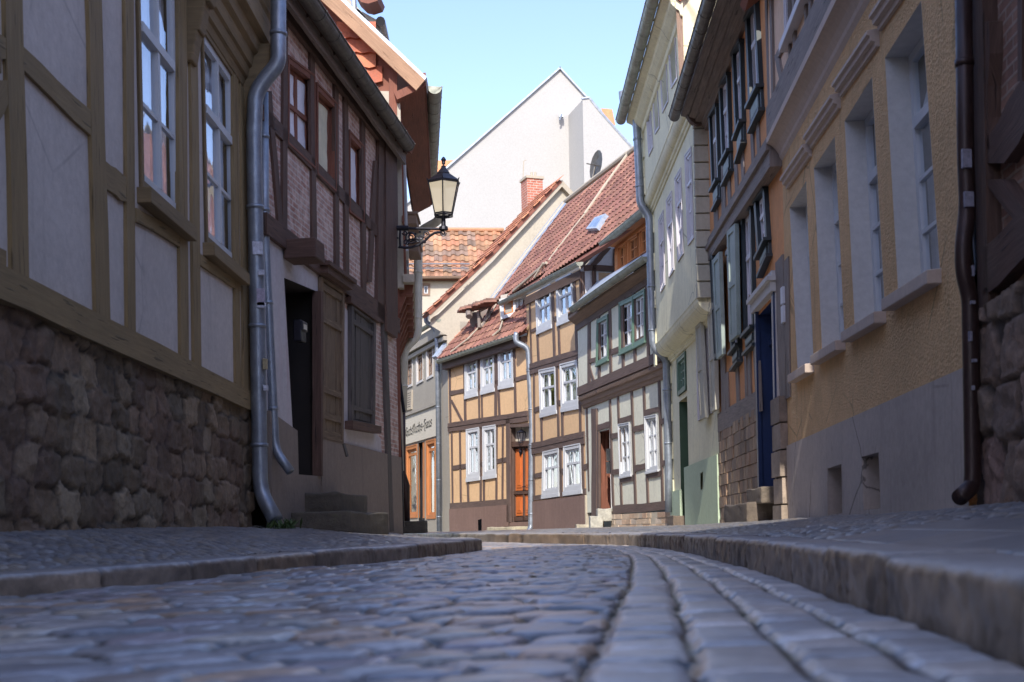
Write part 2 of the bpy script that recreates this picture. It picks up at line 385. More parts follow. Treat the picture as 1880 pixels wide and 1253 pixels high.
M['orange'] = plaster('apricot_infill', (.70, .46, .25), .12, .35, cracks=.4, dirt=.2, dirtc=(.6, .4, .2))
M['plinthbr'] = plaster('brown_plinth_render', (.20, .125, .10), .22, .5, dirt=.5, dirtc=(.32, .22, .17))
M['cement'] = plaster('bare_cement', (.44, .38, .29), .15, .5, dirt=.3)
M['creamw'] = plaster('cream_gable_plaster', (.47, .42, .33), .07, .3, dirt=.15)
M['whitegable'] = plaster('white_gable_plaster', (.425, .415, .39), .025, .08, dirt=.05)
M['greyhouse'] = plaster('grey_beige_plaster', (.36, .325, .265), .12, .3, cracks=.4, dirt=.3)
M['signboard'] = plaster('cream_sign_board', (.62, .57, .46), .05, .1, dirt=.15)
M['orangewood'] = wood('orange_varnished_wood', (.50, .19, .06), light=(.62, .26, .09), cracks=.1, dark=.75)
M['doororange'] = paint('orange_door_paint', (.62, .17, .045), .4, .12)
M['redwood'] = wood('red_brown_wood', (.20, .07, .04), light=(.3, .12, .07), cracks=.4)
M['lightwood'] = wood('light_barge_board', (.34, .20, .115), light=(.46, .29, .17), cracks=.35, dark=.7)
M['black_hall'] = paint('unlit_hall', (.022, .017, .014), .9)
M['dirt'] = plaster('earth', (.10, .085, .06), .3, .6)
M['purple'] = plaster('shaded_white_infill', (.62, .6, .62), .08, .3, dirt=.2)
def milky(name, c, a):
    t = NT(name); t.b.inputs['Base Color'].default_value = c+(1,); t.b.inputs['Roughness'].default_value = .25; t.b.inputs['Alpha'].default_value = a; t.b.inputs['Subsurface Weight'].default_value = .0
    return t.m
M['lampglass'] = milky('milky_lamp_glass', (.62, .55, .40), .72)
def leafmat(name, c):
    t = NT(name); at_ = t.n('ShaderNodeAttribute', attribute_name='col'); t.col(t.mix(1., c, at_.outputs['Color'], 'MULTIPLY')); t.b.inputs['Roughness'].default_value = .6; t.b.inputs['Transmission Weight'].default_value = 0
    return t.m
M['leaf'] = leafmat('tree_leaf', (.22, .24, .05))
M['paper'] = paint('paper', (.65, .66, .7), .6)
M['lead'] = metal('lead_flashing', (.42, .47, .54), .5, .3)
M['brownpl'] = plaster('brown_grey_render', (.25, .20, .16), .2, .6, dirt=.5, dirtc=(.07, .05, .04))
M['pink'] = plaster('chipped_white_plaster', (.54, .50, .50), .15, .5, dirt=.5, dirtc=(.4, .12, .14))
M['sticker'] = attr_mat('sticker_paper', .6, 30, .1, .002, .5)
# ------------------------------------------------ ground: plan curves as functions of Y
def curve(pts):
    ys = np.array([p[1] for p in pts]); xs = np.array([p[0] for p in pts])
    def f(y):
        y = np.asarray(y, dtype=float)
        # smoothed linear interpolation
        a = sum(np.interp(y+d, ys, xs) for d in (-.35, -.18, 0, .18, .35))/5
        return a
    return f
KR = curve([(.72, -12), (.68, -2), (.72, .5), (.78, 1.7), (.93, 3.1), (1.09, 4.7), (1.24, 6.75), (1.42, 9.3), (1.46, 11.6), (1.25, 14.2), (.5, 17.5), (-.35, 20.3), (-1.0, 25), (-2.4, 34), (-5, 44), (-9, 55)])
KL = curve([(-2.9, -12), (-2.7, 2.5), (-2.5, 4.2), (-2.09, 5.1), (-1.68, 6.2), (-1.28, 8.2), (-.85, 9.9), (-.5, 11.8), (-.28, 13.1), (-.42, 13.8), (-1.0, 15.2), (-1.35, 18), (-1.6, 22), (-2.2, 29), (-5.5, 38), (-10, 50)])
WR_ = [(2.2, -12), (2.5, 3), (2.891, 7.87), (3.348, 15.1), (3.616, 21.6), (3.617, 28.2), (2.118, 35.3), (.613, 40.3), (-2.23, 45.8), (-4.44, 52.4)]
WL_ = [(-3.35, -12), (-3.15, .5), (-2.95, 14.3), (-2.65, 14.6), (-1.89, 21.2), (-2.46, 29), (-6, 38), (-11, 50)]
WR = lambda y: np.interp(y, [p[1] for p in WR_], [p[0] for p in WR_])
WL = lambda y: np.interp(y, [p[1] for p in WL_], [p[0] for p in WL_])
ZKR = lambda y: np.interp(y, [0, 12, 20], [.126, .125, .13])
ZKL = lambda y: np.interp(y, [0, 5, 8, 13.4, 30], [.06, .062, .086, .11, .1])
ZWR = lambda y: np.interp(y, [0, 7.87, 15.1, 21.6, 28, 35, 40, 46], [.32, .30, .26, .20, .2, .18, .15, .06])
ZWL = lambda y: np.interp(y, [0, 7.4, 14.3, 21, 29], [.26, .27, .30, .23, .15])
def hsh(a, b, k): 
    x = np.sin(a*127.1+b*311.7+k*74.7)*43758.5453; return x-np.floor(x)
def voro(u, v, jit=.32, seed=0, pw=2.6):
    """staggered jittered cells: returns distance to the border, id a, id b"""
    j = np.floor(v); d1 = np.full(u.shape, 9.); d2 = np.full(u.shape, 9.); ia = np.zeros(u.shape); ib = np.zeros(u.shape)
    for dj in (-1, 0, 1):
        jj = j+dj; off = .5*(jj % 2)+.25*hsh(jj, jj*0, seed+5); i = np.floor(u-off)
        for di in (-1, 0, 1):
            ii = i+di
            cx = ii+off+.5+(hsh(ii, jj, seed)-.5)*2*jit; cy = jj+.5+(hsh(ii, jj, seed+1)-.5)*2*jit
            dx = np.abs(u-cx); dy = np.abs(v-cy)
            d = (dx**pw+dy**pw)**(1/pw)
            m = d < d1
            d2 = np.where(m, d1, np.minimum(d2, d)); ia = np.where(m, ii, ia); ib = np.where(m, jj, ib); d1 = np.where(m, d, d1)
    return d2-d1, ia, ib
def sstep(a, b, x):
    t = np.clip((x-a)/(b-a), 0, 1); return t*t*(3-2*t)
def fnoise(x, y, s, seed=0):
    xx, yy = x*s, y*s; i, j = np.floor(xx), np.floor(yy); fx, fy = xx-i, yy-j; fx = fx*fx*(3-2*fx); fy = fy*fy*(3-2*fy)
    h = lambda a, b: hsh(a, b, seed+9)
    return (h(i, j)*(1-fx)+h(i+1, j)*fx)*(1-fy)+(h(i, j+1)*(1-fx)+h(i+1, j+1)*fx)*fy-.5
def gridmesh(name, X, Y, Z, C, mat, kind=None, parent=None, label=None, cat=None, smooth=True):
    ny, nx = X.shape; me = bpy.data.meshes.new(name)
    L = np.array(W[parent]) if parent is not None else np.zeros(3)
    vs = np.stack([X-L[0], Y-L[1], Z-L[2]], -1).reshape(-1, 3)
    idx = np.arange(ny*nx).reshape(ny, nx)
    f = np.stack([idx[:-1, :-1], idx[:-1, 1:], idx[1:, 1:], idx[1:, :-1]], -1).reshape(-1, 4)
    me.vertices.add(len(vs)); me.vertices.foreach_set('co', vs.astype(np.float32).ravel())
    me.loops.add(f.size); me.loops.foreach_set('vertex_index', f.astype(np.int32).ravel())
    me.polygons.add(len(f)); me.polygons.foreach_set('loop_start', np.arange(0, f.size, 4, dtype=np.int32))
    try: me.polygons.foreach_set('loop_total', np.full(len(f), 4, dtype=np.int32))
    except Exception: pass
    me.update(calc_edges=True)
    ca = me.color_attributes.new('col', 'FLOAT_COLOR', 'POINT'); cc = np.ones((len(vs), 4), dtype=np.float32); cc[:, :3] = C.reshape(-1, 3)
    ca.data.foreach_set('color', cc.ravel()); me.materials.append(mat)
    me.polygons.foreach_set('use_smooth', [smooth]*len(me.polygons)); me.validate()
    o = bpy.data.objects.new(name, me); sc.collection.objects.link(o)
    if parent is not None: o.parent = parent; W[o] = W[parent]
    else: W[o] = Vector((0, 0, 0))
    return tag(o, label, cat, None, kind)
def palette(ia, ib, cols, seed, spread=.25):
    h = hsh(ia, ib, seed+3); k = np.minimum((h*len(cols)).astype(int), len(cols)-1); c = np.array(cols)[k]
    v = 1+(hsh(ia, ib, seed+4)-.5)*2*spread; return c*v[..., None]
rows = []
y = -8.
while y < 1.1: rows.append(y); y += .15
while y < 16: rows.append(y); y += max(.0085, y*.0058)
Yr = np.array(rows); Yf = np.arange(Yr[-1], 56, .22)
def road_part(name, Yv, ncol, fine):
    t = np.linspace(0, 1, ncol)[None, :]; Yg = Yv[:, None]+0*t
    xl, xr = KL(Yv)[:, None]-.03, KR(Yv)[:, None]+.02; X = xl+(xr-xl)*t
    u = (KR(Yv)[:, None]-X); wv = fnoise(X, Yg, 3., 2)*.03
    dk = (KR(Yv+.1)-KR(Yv-.1))[:, None]/.2; v = Yg+u*dk*.6
    SW = np.interp(Yv, [1.5, 4, 8, 14, 20], [.178, .168, .140, .125, .15])[:, None]; su = (u+wv*.5)/SW; col_i = np.floor(su)
    ln = .19+.05*hsh(col_i, col_i*0, 3); sv = v/ln+hsh(col_i, col_i*0, 8)*3+fnoise(v, col_i, 2.3, 6)*.35; row_i = np.floor(sv)
    fu, fv = su-col_i, sv-row_i
    eu = np.minimum(fu, 1-fu)*SW; ev = np.minimum(fv, 1-fv)*ln
    j1 = hsh(col_i, row_i, 31)*.006
    en = fnoise(X, Yg, 30, 41)*.007+fnoise(X, Yg, 75, 42)*.004
    sett_e = np.minimum(eu-.008-j1*.6, ev-.006-j1*.6)+en
    sett = sstep(0, .013, sett_e)*.012+.005*(1-(2*fu-1)**2)*(1-(2*fv-1)**2)+((fu-.5)*(hsh(col_i, row_i, 51)-.5)+(fv-.5)*(hsh(col_i, row_i, 52)-.5))*.008
    # cobbles
    uu = (u+fnoise(X, Yg, 1.3, 4)*.16)/.21; vv = (v+fnoise(X, Yg, 1.1, 5)*.2+u*.25)/.165
    e, ia, ib = voro(uu, vv, .25, 1)
    cob = sstep(.03, .20, e+fnoise(X, Yg, 30, 43)*.08)*.013+sstep(.2, .8, e)*.004+(hsh(ia, ib, 7)-.5)*.012
    tilt = ((uu-np.floor(uu))-.5)*(hsh(ia, ib, 12)-.5)*.01
    is_s = (u < SW*4) & (u > -.05)
    H = np.where(is_s, sett+(hsh(col_i, row_i, 3)-.5)*.007, cob+tilt)
    gap = np.where(is_s, sstep(.004, -.003, sett_e), sstep(.14, .05, e+fnoise(X, Yg, 40, 44)*.09))
    bord = np.abs(u-SW*4+fnoise(X, Yg, 20, 45)*.015) < .009; H = np.where(bord, .0, H); gap = np.where(bord, 1., gap)
    H += fnoise(X, Yg, 9, 3)*.006+(fnoise(X, Yg, 40, 3)*.0012+fnoise(X, Yg, 95, 33)*.0005)*(1 if fine else 0)+fnoise(X, Yg, .8, 13)*.02
    gl = [(.16, .165, .19), (.19, .19, .205), (.13, .14, .17), (.20, .19, .18), (.15, .14, .165), (.24, .18, .14), (.17, .175, .2), (.16, .165, .19)]
    gs = [(.25, .255, .275), (.28, .28, .29), (.22, .23, .255), (.27, .255, .25)]
    C = np.where(is_s[..., None], palette(col_i, row_i, gs, 2, .16), palette(ia, ib, gl, 1, .25))
    moss = (fnoise(X, Yg, 2.5, 21) > .12)[..., None]
    C = C*np.array([1.98, 1.85, 1.68]); g = gap[..., None]; jc = np.where(moss, np.array([.032, .036, .014]), np.array([.026, .022, .018])); C = C*(1-g)+jc*g
    ochre = (sstep(.28, .42, fnoise(X, Yg, 5., 40))*.4)[..., None]*(~is_s[..., None]); C = C*(1-ochre)+np.array([.25, .15, .07])*ochre
    crown = .03*np.sin(np.clip(t, 0, 1)*math.pi)
    Z = H-.036+crown*np.interp(Yv, [0, 3, 8], [0.2, .5, 1])[:, None]-.0*Yg
    Z -= .02*sstep(.03, .0, u)
    return gridmesh(name, X, Yg, Z, C, M['cobble'], kind='structure')
road_part('road', Yr, 330, True)
road_part('road_far', Yf, 70, False)
def kerb(name, Yv, KF, ZK, side, wtop, drop=.2):
    """side=+1: kerb body lies to +x of KF"""
    prof = [(-.0, -drop, 0)]+[(0.0, -drop*(1-q)-.03*q, 0) for q in (.3, .42, .54, .66, .78, .9, 1.)]+[(.004, -.018, .6), (.014, -.006, 1), (.03, 0, 1), (wtop*.4, .002, 1), (wtop*.75, .002, 1), (wtop-.012, 0, 1), (wtop, -.012, .5), (wtop+.003, -.06, 0)]
    # arc length for stone joints
    kx = KF(Yv); s = np.concatenate([[0], np.cumsum(np.hypot(np.diff(kx), np.diff(Yv)))])
    ln = .92; jn = s/ln+.25*np.sin(s*.9); ji = np.floor(jn); jf = np.minimum(jn-ji, 1-(jn-ji))*ln
    groove = sstep(.020, .004, jf)
    X = np.zeros((len(Yv), len(prof))); Z = X.copy(); C = np.zeros(X.shape+(3,)); Yg = X+Yv[:, None]
    dk = (KF(Yv+.05)-KF(Yv-.05))/.1; sc_ = np.sqrt(1+dk**2); sc_ = np.minimum(sc_, 1.35)
    for k, (o, z, a) in enumerate(prof):
        rough = fnoise(s, s*0-z*1.0, 11, 5)*.014+fnoise(s, s*0-z*1.0, 30, 6)*.012+fnoise(s, s*0-z, 70, 7)*.006
        X[:, k] = kx+side*(o*sc_+groove*.02*(k < 11)-rough*(k < 10)); Z[:, k] = ZK(Yv)+z-groove*.018+fnoise(s, s*0+k*.3, 6, 8)*.006+(hsh(ji, ji*0, 4)-.5)*.014
        c = palette(ji, ji*0, [(.27, .25, .24), (.30, .27, .25), (.25, .24, .245), (.29, .25, .22)], 4, .12)
        if k < 8: c = c*np.array([.72, .60, .48])*(1+fnoise(s, s*0-z, 9, 61)*.9)[:, None]
        if k == 8: c = c*np.array([.8, .72, .62])
        C[:, k] = c*1.25*(1-groove[:, None]*.75)
    gridmesh(name, X, Yg, Z, C, M['kerb'], kind='structure')
Yk = np.concatenate([np.arange(-8, 1, .2), np.arange(1, 16, .018), np.arange(16, 56, .15)])
kerb('kerb_right', Yk, KR, ZKR, 1, .30); Ykl = Yk[Yk < 50]
kerb('kerb_left', Ykl, KL, ZKL, -1, .24)
def walk(name, Yv, X0f, X1f, Z0f, Z1f, n, cell, seed, slab=False):
    t = np.linspace(0, 1, n)[None, :]; x0 = X0f(Yv)[:, None]; x1 = X1f(Yv)[:, None]; X = x0+(x1-x0)*t; Yg = Yv[:, None]+0*t
    e, ia, ib = voro((X+fnoise(X, Yg, 1.5, 2)*.1)/cell, (Yg+.3*X+fnoise(X, Yg, 1.2, 3)*.1)/cell, .28, seed)
    H = sstep(.02, .4, e)*.011+(hsh(ia, ib, 7)-.5)*.006+fnoise(X, Yg, 1.1, 3)*.02+fnoise(X, Yg, 4, 9)*.006
    C = palette(ia, ib, [(.17, .165, .17), (.2, .19, .185), (.14, .14, .15), (.21, .18, .15)], seed, .25)
    C = C*1.3; g = sstep(.12, 0, e)[..., None]; C = C*(1-g)+np.array([.045, .04, .03])*g
    if slab:   # large flat slabs near the kerb by the camera
        d = (X-x0); inr = (d < .62) & (Yg < 6.0)
        su = np.where(d < .31, 0, 1); sy = Yg/.78+su*.4; fr = np.minimum(sy-np.floor(sy), 1-(sy-np.floor(sy)))*.78; fe = np.minimum(np.abs(d-.31), np.abs(d-.62))
        ge = sstep(.014, 0, np.minimum(fr, np.minimum(fe, np.abs(d)+.0)))
        Hs = .012-ge*.014+fnoise(X, Yg, 3, 5)*.004; Cs = palette(su+0*sy, np.floor(sy), [(.24, .23, .23), (.27, .25, .24), (.22, .22, .23)], 5, .1)*(1-.75*ge[..., None])
        H = np.where(inr, Hs, H); C = np.where(inr[..., None], Cs, C)
    Z = Z0f(Yv)[:, None]*(1-t)+Z1f(Yv)[:, None]*t+H-.012
    gridmesh(name, X, Yg, Z, C, M['cobble'], kind='structure')
Ys = np.concatenate([np.arange(-8, 1.2, .2), np.arange(1.2, 9, .02), np.arange(9, 22, .045), np.arange(22, 52, .25)])
walk('pavement_right', Ys, lambda y: KR(y)+.30, lambda y: WR(y)+.12, ZKR, ZWR, 150, .085, 3, True)
Yl = Ys[Ys < 46]
walk('pavement_left', Yl, lambda y: KL(y)-.24*np.minimum(np.sqrt(1+((KL(y+.05)-KL(y-.05))/.1)**2), 1.3), lambda y: WL(y)-.12, ZKL, ZWL, 90, .085, 6)
g = MB(); 
for a in (-320, ): g.face([(-320, -320, -.06), (320, -320, -.06), (320, 320, -.06), (-320, 320, -.06)])
g.build('ground', M['dirt'], kind='structure')
# ------------------------------------------------ building kit
def quad_sub(Q, u0, v0, u1, v1):
    """Q = [TL,TR,BR,BL] in (s,z); u to the right, v down"""
    def B(u, v):
        a = (Q[0][0]+(Q[1][0]-Q[0][0])*u, Q[0][1]+(Q[1][1]-Q[0][1])*u); b = (Q[3][0]+(Q[2][0]-Q[3][0])*u, Q[3][1]+(Q[2][1]-Q[3][1])*u)
        return (a[0]+(b[0]-a[0])*v, a[1]+(b[1]-a[1])*v)
    return [B(u0, v0), B(u1, v0), B(u1, v1), B(u0, v1)]
def bar(mb, fac, Q, u0, v0, u1, v1, o0, o1, m=0):
    q = quad_sub(Q, u0, v0, u1, v1)
    if abs(u1-u0)*dimw(Q) < abs(v1-v0)*dimh(Q): q = [q[0], q[3], q[2], q[1]]
    L = math.hypot(q[1][0]-q[0][0], q[1][1]-q[0][1]); Wd = math.hypot(q[3][0]-q[0][0], q[3][1]-q[0][1])
    mb.hexa([fac.pt(*p, o1) for p in q], [fac.pt(*p, o0) for p in q], L, Wd, m)
dimw = lambda Q: math.hypot(Q[1][0]-Q[0][0], Q[1][1]-Q[0][1])
dimh = lambda Q: math.hypot(Q[3][0]-Q[0][0], Q[3][1]-Q[0][1])
def ringbars(mb, fac, Q, a, b, o0, o1, m=0, u0=0, v0=0, u1=1, v1=1):
    """frame of width a (sides, fraction) and b (top/bottom) inside the uv rectangle"""
    bar(mb, fac, Q, u0, v0, u0+a, v1, o0, o1, m); bar(mb, fac, Q, u1-a, v0, u1, v1, o0, o1, m)
    bar(mb, fac, Q, u0+a, v0, u1-a, v0+b, o0, o1, m); bar(mb, fac, Q, u0+a, v1-b, u1-a, v1, o0, o1, m)
def window(parent, fac, Q, o=0, cas=.09, casp=.035, casmat='white', rec=.05, sash='white', cols=2, transom=.36, rows=(1, 2), curtain='full', fw=.05, mw=.028,
           sill=None, deep=None, head=None, label=None, mats=None, revmat=None, apron=None, curtmat='curtain'):
    """Q outer quad (s,z). Builds casing, sash frame, muntins, glass, curtain, dark room. Returns (object, hole)"""
    w_, h_ = dimw(Q), dimh(Q); a, b = cas/w_, cas/h_
    inner = quad_sub(Q, a, b, 1-a, 1-b) if cas else Q
    f = MB(); ro = o-rec
    fi, fj = fw/dimw(inner), fw/dimh(inner)
    ringbars(f, fac, inner, fi, fj, ro-.04, ro+.012)
    if transom:
        bar(f, fac, inner, fi, transom-fj*.55, 1-fi, transom+fj*.55, ro-.04, ro+.028)
    k = mw/dimw(inner); kk = mw/dimh(inner)
    for i in range(1, cols): bar(f, fac, inner, i/cols-k*.9, fj, i/cols+k*.9, 1-fj, ro-.04, ro+.018)
    segs = [(fj, transom-fj*.5, rows[0]), (transom+fj*.5, 1-fj, rows[1])] if transom else [(fj, 1-fj, rows[0])]
    for v0, v1, n in segs:
        for i in range(1, n):
            v = v0+(v1-v0)*i/n; bar(f, fac, inner, fi, v-kk*.5, 1-fi, v+kk*.5, ro-.03, ro+.006)
        for i in range(cols):   # inner sash rims
            pass
    root = f.build('window', M[sash], parent, label=label)
    if cas:
        c = MB(); ringbars(c, fac, Q, a, b, o-rec-.02, o+casp)
        ringbars(c, fac, Q, a*.3, b*.3, o, o+casp+.012)
        c.build('casing', M[casmat], root)
    if deep:   # wall reveal
        r = MB(); q = quad_sub(inner, -.0, -.0, 1.0, 1.0)
        for i in range(4):
            p0, p1 = q[i], q[(i+1) % 4]
            r.face([fac.pt(*p0, o+.002), fac.pt(*p1, o+.002), fac.pt(*p1, o-rec-.03), fac.pt(*p0, o-rec-.03)], [(0, 0), (1, 0), (1, .2), (0, .2)])
        r.build('reveal', M[revmat or 'reveal'], root)
    g = MB(); q = quad_sub(inner, fi*.5, fj*.5, 1-fi*.5, 1-fj*.5)
    g.face([fac.pt(*p, ro-.015) for p in q]); g.build('pane', M['glass'], root)
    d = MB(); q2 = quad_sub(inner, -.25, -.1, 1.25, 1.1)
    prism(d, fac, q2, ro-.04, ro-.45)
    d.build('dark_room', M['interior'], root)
    if curtain:
        cu = MB(); spans = {'full': [(0.02, .98, .0, 1)], 'half': [(0.02, .98, .38, 1)], 'sides': [(.02, .36, 0, 1), (.62, .98, 0, 1)], 'left': [(.02, .5, 0, 1)], 'low': [(.02, .98, .5, 1)]}[curtain]
        for (ua, ub, va, vb) in spans:
            N = 26; ph = random.random()*6
            for i in range(N):
                t0, t1 = ua+(ub-ua)*i/N, ua+(ub-ua)*(i+1)/N
                sw = (lambda t, v: (t+(.12*(.5-t)*v*v if curtain == 'sides' else 0)))
                oo = lambda t: ro-.085+.016*math.sin(t*34+ph)+.01*math.sin(t*75+ph)
                A_ = quad_sub(inner, sw(t0, 0), va, sw(t1, 0), vb); 
                cu.face([fac.pt(*A_[0], oo(t0)), fac.pt(*A_[1], oo(t1)), fac.pt(*A_[2], oo(t1)), fac.pt(*A_[3], oo(t0))])
        cu.build('curtain', M[curtmat], root, smooth=True)
    if sill:
        s_ = MB(); sm, sh, sp, ex = sill; qq = quad_sub(Q, -ex, 1, 1+ex, 1+sh/h_)
        s_.hexa([fac.pt(*p, o+sp) for p in qq], [fac.pt(*p, o-.02) for p in qq], w_, sh)
        s_.build('sill', M[sm], root, bevel=.006)
    return root, quad_sub(inner, 0.001, .001, .999, .999)
def qpx(fac, pts, o=0): return [fac.sz(p, o) for p in pts]
def gutter(parent, fac, p0, p1, o, r=.075, mat='zincgrn', seg=.7, ext=(0, 0), name='gutter', sz=False):
    a, b = (p0, p1) if sz else (fac.sz(p0, o), fac.sz(p1, o))
    k = (b[1]-a[1])/(b[0]-a[0])
    if a[0] > b[0]: a, b = b, a
    a = (a[0]-ext[0], a[1]-ext[0]*k); b = (b[0]+ext[1], b[1]+ext[1]*k)
    prof = [(r*math.cos(t), r*math.sin(t)) for t in np.linspace(math.pi, 2*math.pi, 11)]
    prof = [(-r, .015)]+prof+[(r, .012), (r+.012, .018), (r+.016, .006), (r+.006, -.002)]
    n = max(2, int((b[0]-a[0])/seg)); g = MB(); profile(g, fac, a, b, prof, o, n=n)
    for i in range(n+1):
        t = i/n; s = a[0]+(b[0]-a[0])*t; z = a[1]+(b[1]-a[1])*t
        pr = [(q[0]*1.06, q[1]*1.06) for q in prof]; profile(g, fac, (s-.012, z), (s+.012, z), pr, o)
    ob = g.build(name, M[mat], parent, smooth=False); return a, b
def smooth_path(P, n=5, rad=.14):
    P = [Vector(p) for p in P]; out = [P[0]]
    for i in range(1, len(P)-1):
        a = P[i-1]-P[i]; b = P[i+1]-P[i]; r = min(rad, a.length*.45, b.length*.45); p0 = P[i]+a.normalized()*r; p1 = P[i]+b.normalized()*r
        for k in range(n+1):
            t = k/n; out.append(p0*(1-t)**2+P[i]*2*t*(1-t)+p1*t*t)
    out.append(P[-1]); return out
def downpipe(parent, pts, r=.05, mat='zinc', name='downpipe', rings=(), rad=.14):
    p = smooth_path(pts, 5, rad); m = MB(); m.tube(p, r, 14)
    P = [Vector(q) for q in pts]
    for i in range(len(P)-1):
        L = (P[i+1]-P[i]).length
        if L > 1.2:
            n = int(L/1.6)+1
            for k in range(n):
                t = (k+.6)/n; c = P[i]+(P[i+1]-P[i])*t; d = (P[i+1]-P[i]).normalized(); m.tube([c-d*.02, c+d*.02], r*1.14, 14)
    return m.build(name, M[mat], parent, smooth=True)
def tiles(parent, O, E, U, polyg, tw=.24, th=.33, cols=((.36, .13, .07),), mat='tile', name='roof', prof='pan', jit=.006, holes=None, label=None, amp=1.):
    """clay tiles on the plane O + a*E + b*U inside polygon polyg [(a,b)]"""
    O = Vector(O); E = Vector(E).normalized(); U = Vector(U).normalized(); N = E.cross(U).normalized()
    if N.z < 0: N = -N
    A = [p[0] for p in polyg]; B = [p[1] for p in polyg]; m = MB()
    def inside(x, y):
        c = False; n = len(polyg)
        for i in range(n):
            x1, y1 = polyg[i]; x2, y2 = polyg[(i+1) % n]
            if (y1 > y) != (y2 > y) and x < (x2-x1)*(y-y1)/(y2-y1)+x1: c = not c
        return c
    if prof == 'pan': ks = [(0, .0), (.12, .022), (.3, .036), (.48, .022), (.62, .0), (.82, -.008), (1.0, .0)]
    else: ks = [(0, .0), (.04, .012), (.5, .014), (.96, .012), (1, .0)]
    ks = [(a_, h_*amp) for a_, h_ in ks]
    j0, j1 = int(min(B)/th)-1, int(max(B)/th)+1; i0, i1 = int(min(A)/tw)-1, int(max(A)/tw)+1
    for j in range(j0, j1+1):
        for i in range(i0, i1+1):
            off = .5*(j % 2) if prof != 'pan' else 0
            a0, b0 = (i+off)*tw, j*th
            if not inside(a0+tw/2, b0+th/2): continue
            c = random.choice(cols); k = random.uniform(.72, 1.22); c = (c[0]*k, c[1]*k*random.uniform(.94, 1.06), c[2]*k)
            dz = random.uniform(0, jit); db = random.uniform(-jit, jit)*1.5; tl = random.uniform(-jit, jit)
            lo = [O+E*(a0+f*tw)+U*(b0+db-.02)+N*(h+.034+dz+tl*(f-.5)) for f, h in ks]; hi = [O+E*(a0+f*tw)+U*(b0+th+.02)+N*(h+.004) for f, h in ks]
            fr = [p-N*.022 for p in lo]
            for q in range(len(ks)-1):
                m.face([lo[q], lo[q+1], hi[q+1], hi[q]], None, c); m.face([fr[q], fr[q+1], lo[q+1], lo[q]], None, c)
            m.face([lo[0], fr[0], hi[0]], None, c); m.face([lo[-1], fr[-1], hi[-1]], None, c)
    ob = m.build(name, M[mat], parent, label=label)
    return ob
class Pl:
    """any plane: point, in-plane direction e, up-slope direction u"""
    def __init__(s, O, E, U): s.O = Vector(O); s.E = Vector(E).normalized(); U = Vector(U); s.U = (U-s.E*U.dot(s.E)).normalized(); s.N = s.E.cross(s.U).normalized(); s.N = s.N if s.N.z > 0 or abs(s.N.z) < 1e-6 else -s.N
    def hit(s, px, py):
        r = ray(px, py); t = (s.O-EYEP).dot(s.N)/r.dot(s.N); return EYEP+r*t
    def ab(s, px, py):
        h = s.hit(px, py)-s.O; return (h.dot(s.E), h.dot(s.U))
    def pt(s, a, b, n=0): return s.O+s.E*a+s.U*b+s.N*n
    def poly(s, pts): return [s.ab(*p) for p in pts]
def slab(mb, P3, th, m=0):
    """polygon of 3D points thickened by -th along its normal"""
    P = [Vector(p) for p in P3]; n = (P[1]-P[0]).cross(P[2]-P[0]).normalized()
    if n.z < 0: n = -n
    Q = [p-n*th for p in P]; uv = [(p.x+p.y, p.z) for p in P]
    mb.face(P, uv, m=m); mb.face(Q[::-1], uv[::-1], m=m)
    for i in range(len(P)):
        j = (i+1) % len(P); mb.face([P[i], P[j], Q[j], Q[i]], [(0, 0), ((P[i]-P[j]).length, 0), ((P[i]-P[j]).length, th), (0, th)], m=m)
def body(parent, fac, s0, s1, z0, z1, depth, mat, name='wall', o=-.5, gable=None, m_=None):
    """plain side and rear walls behind a facade"""
    m = MB(); P = lambda s, z, d: fac.pt(s, z, o if d == 0 else -depth)
    for a, b in (((s0, 0), (s0, 1)), ((s0, 1), (s1, 1)), ((s1, 1), (s1, 0))):
        q = [P(a[0], z0, a[1]), P(b[0], z0, b[1]), P(b[0], z1, b[1]), P(a[0], z1, a[1])]; L = (q[0]-q[1]).length
        m.face(q, [(0, z0), (L, z0), (L, z1), (0, z1)])
    if gable:
        for s in (s0, s1):
            m.face([P(s, z1, 0), P(s, z1, 1), fac.pt(s, z1+gable, -depth/2)], [(0, z1), (depth, z1), (depth/2, z1+gable)])
    return m.build(name, m_ or M[mat], parent)
def simple_roof(parent, fac, s0, s1, z1, rise, depth, over, cols, name='roof', tl=True, thick=.1):
    """pitched roof with its eave along the facade; front slope tiled"""
    k = rise/(depth/2); e = over
    z1 += .12; O = fac.pt(s0-.15, z1-e*k, e); T = fac.pt(s0-.15, z1+rise, -depth/2)
    b = MB(); P = [O, fac.pt(s1+.15, z1-e*k, e), fac.pt(s1+.15, z1+rise, -depth/2), T]; slab(b, P, thick)
    P2 = [T, P[2], fac.pt(s1+.15, z1-e*k, -depth-e), fac.pt(s0-.15, z1-e*k, -depth-e)]; slab(b, P2, thick)
    rf = b.build('roof', attrtile, parent)
    if tl:
        L = s1-s0+.3; H = (T-O).length; tiles(rf, O, fac.d, (T-O), [(0, 0), (L, 0), (L, H), (0, H)], cols=cols, name='tiling')
    return rf
attrtile = plaster('roof_boards', (.22, .08, .05), .2, .2)
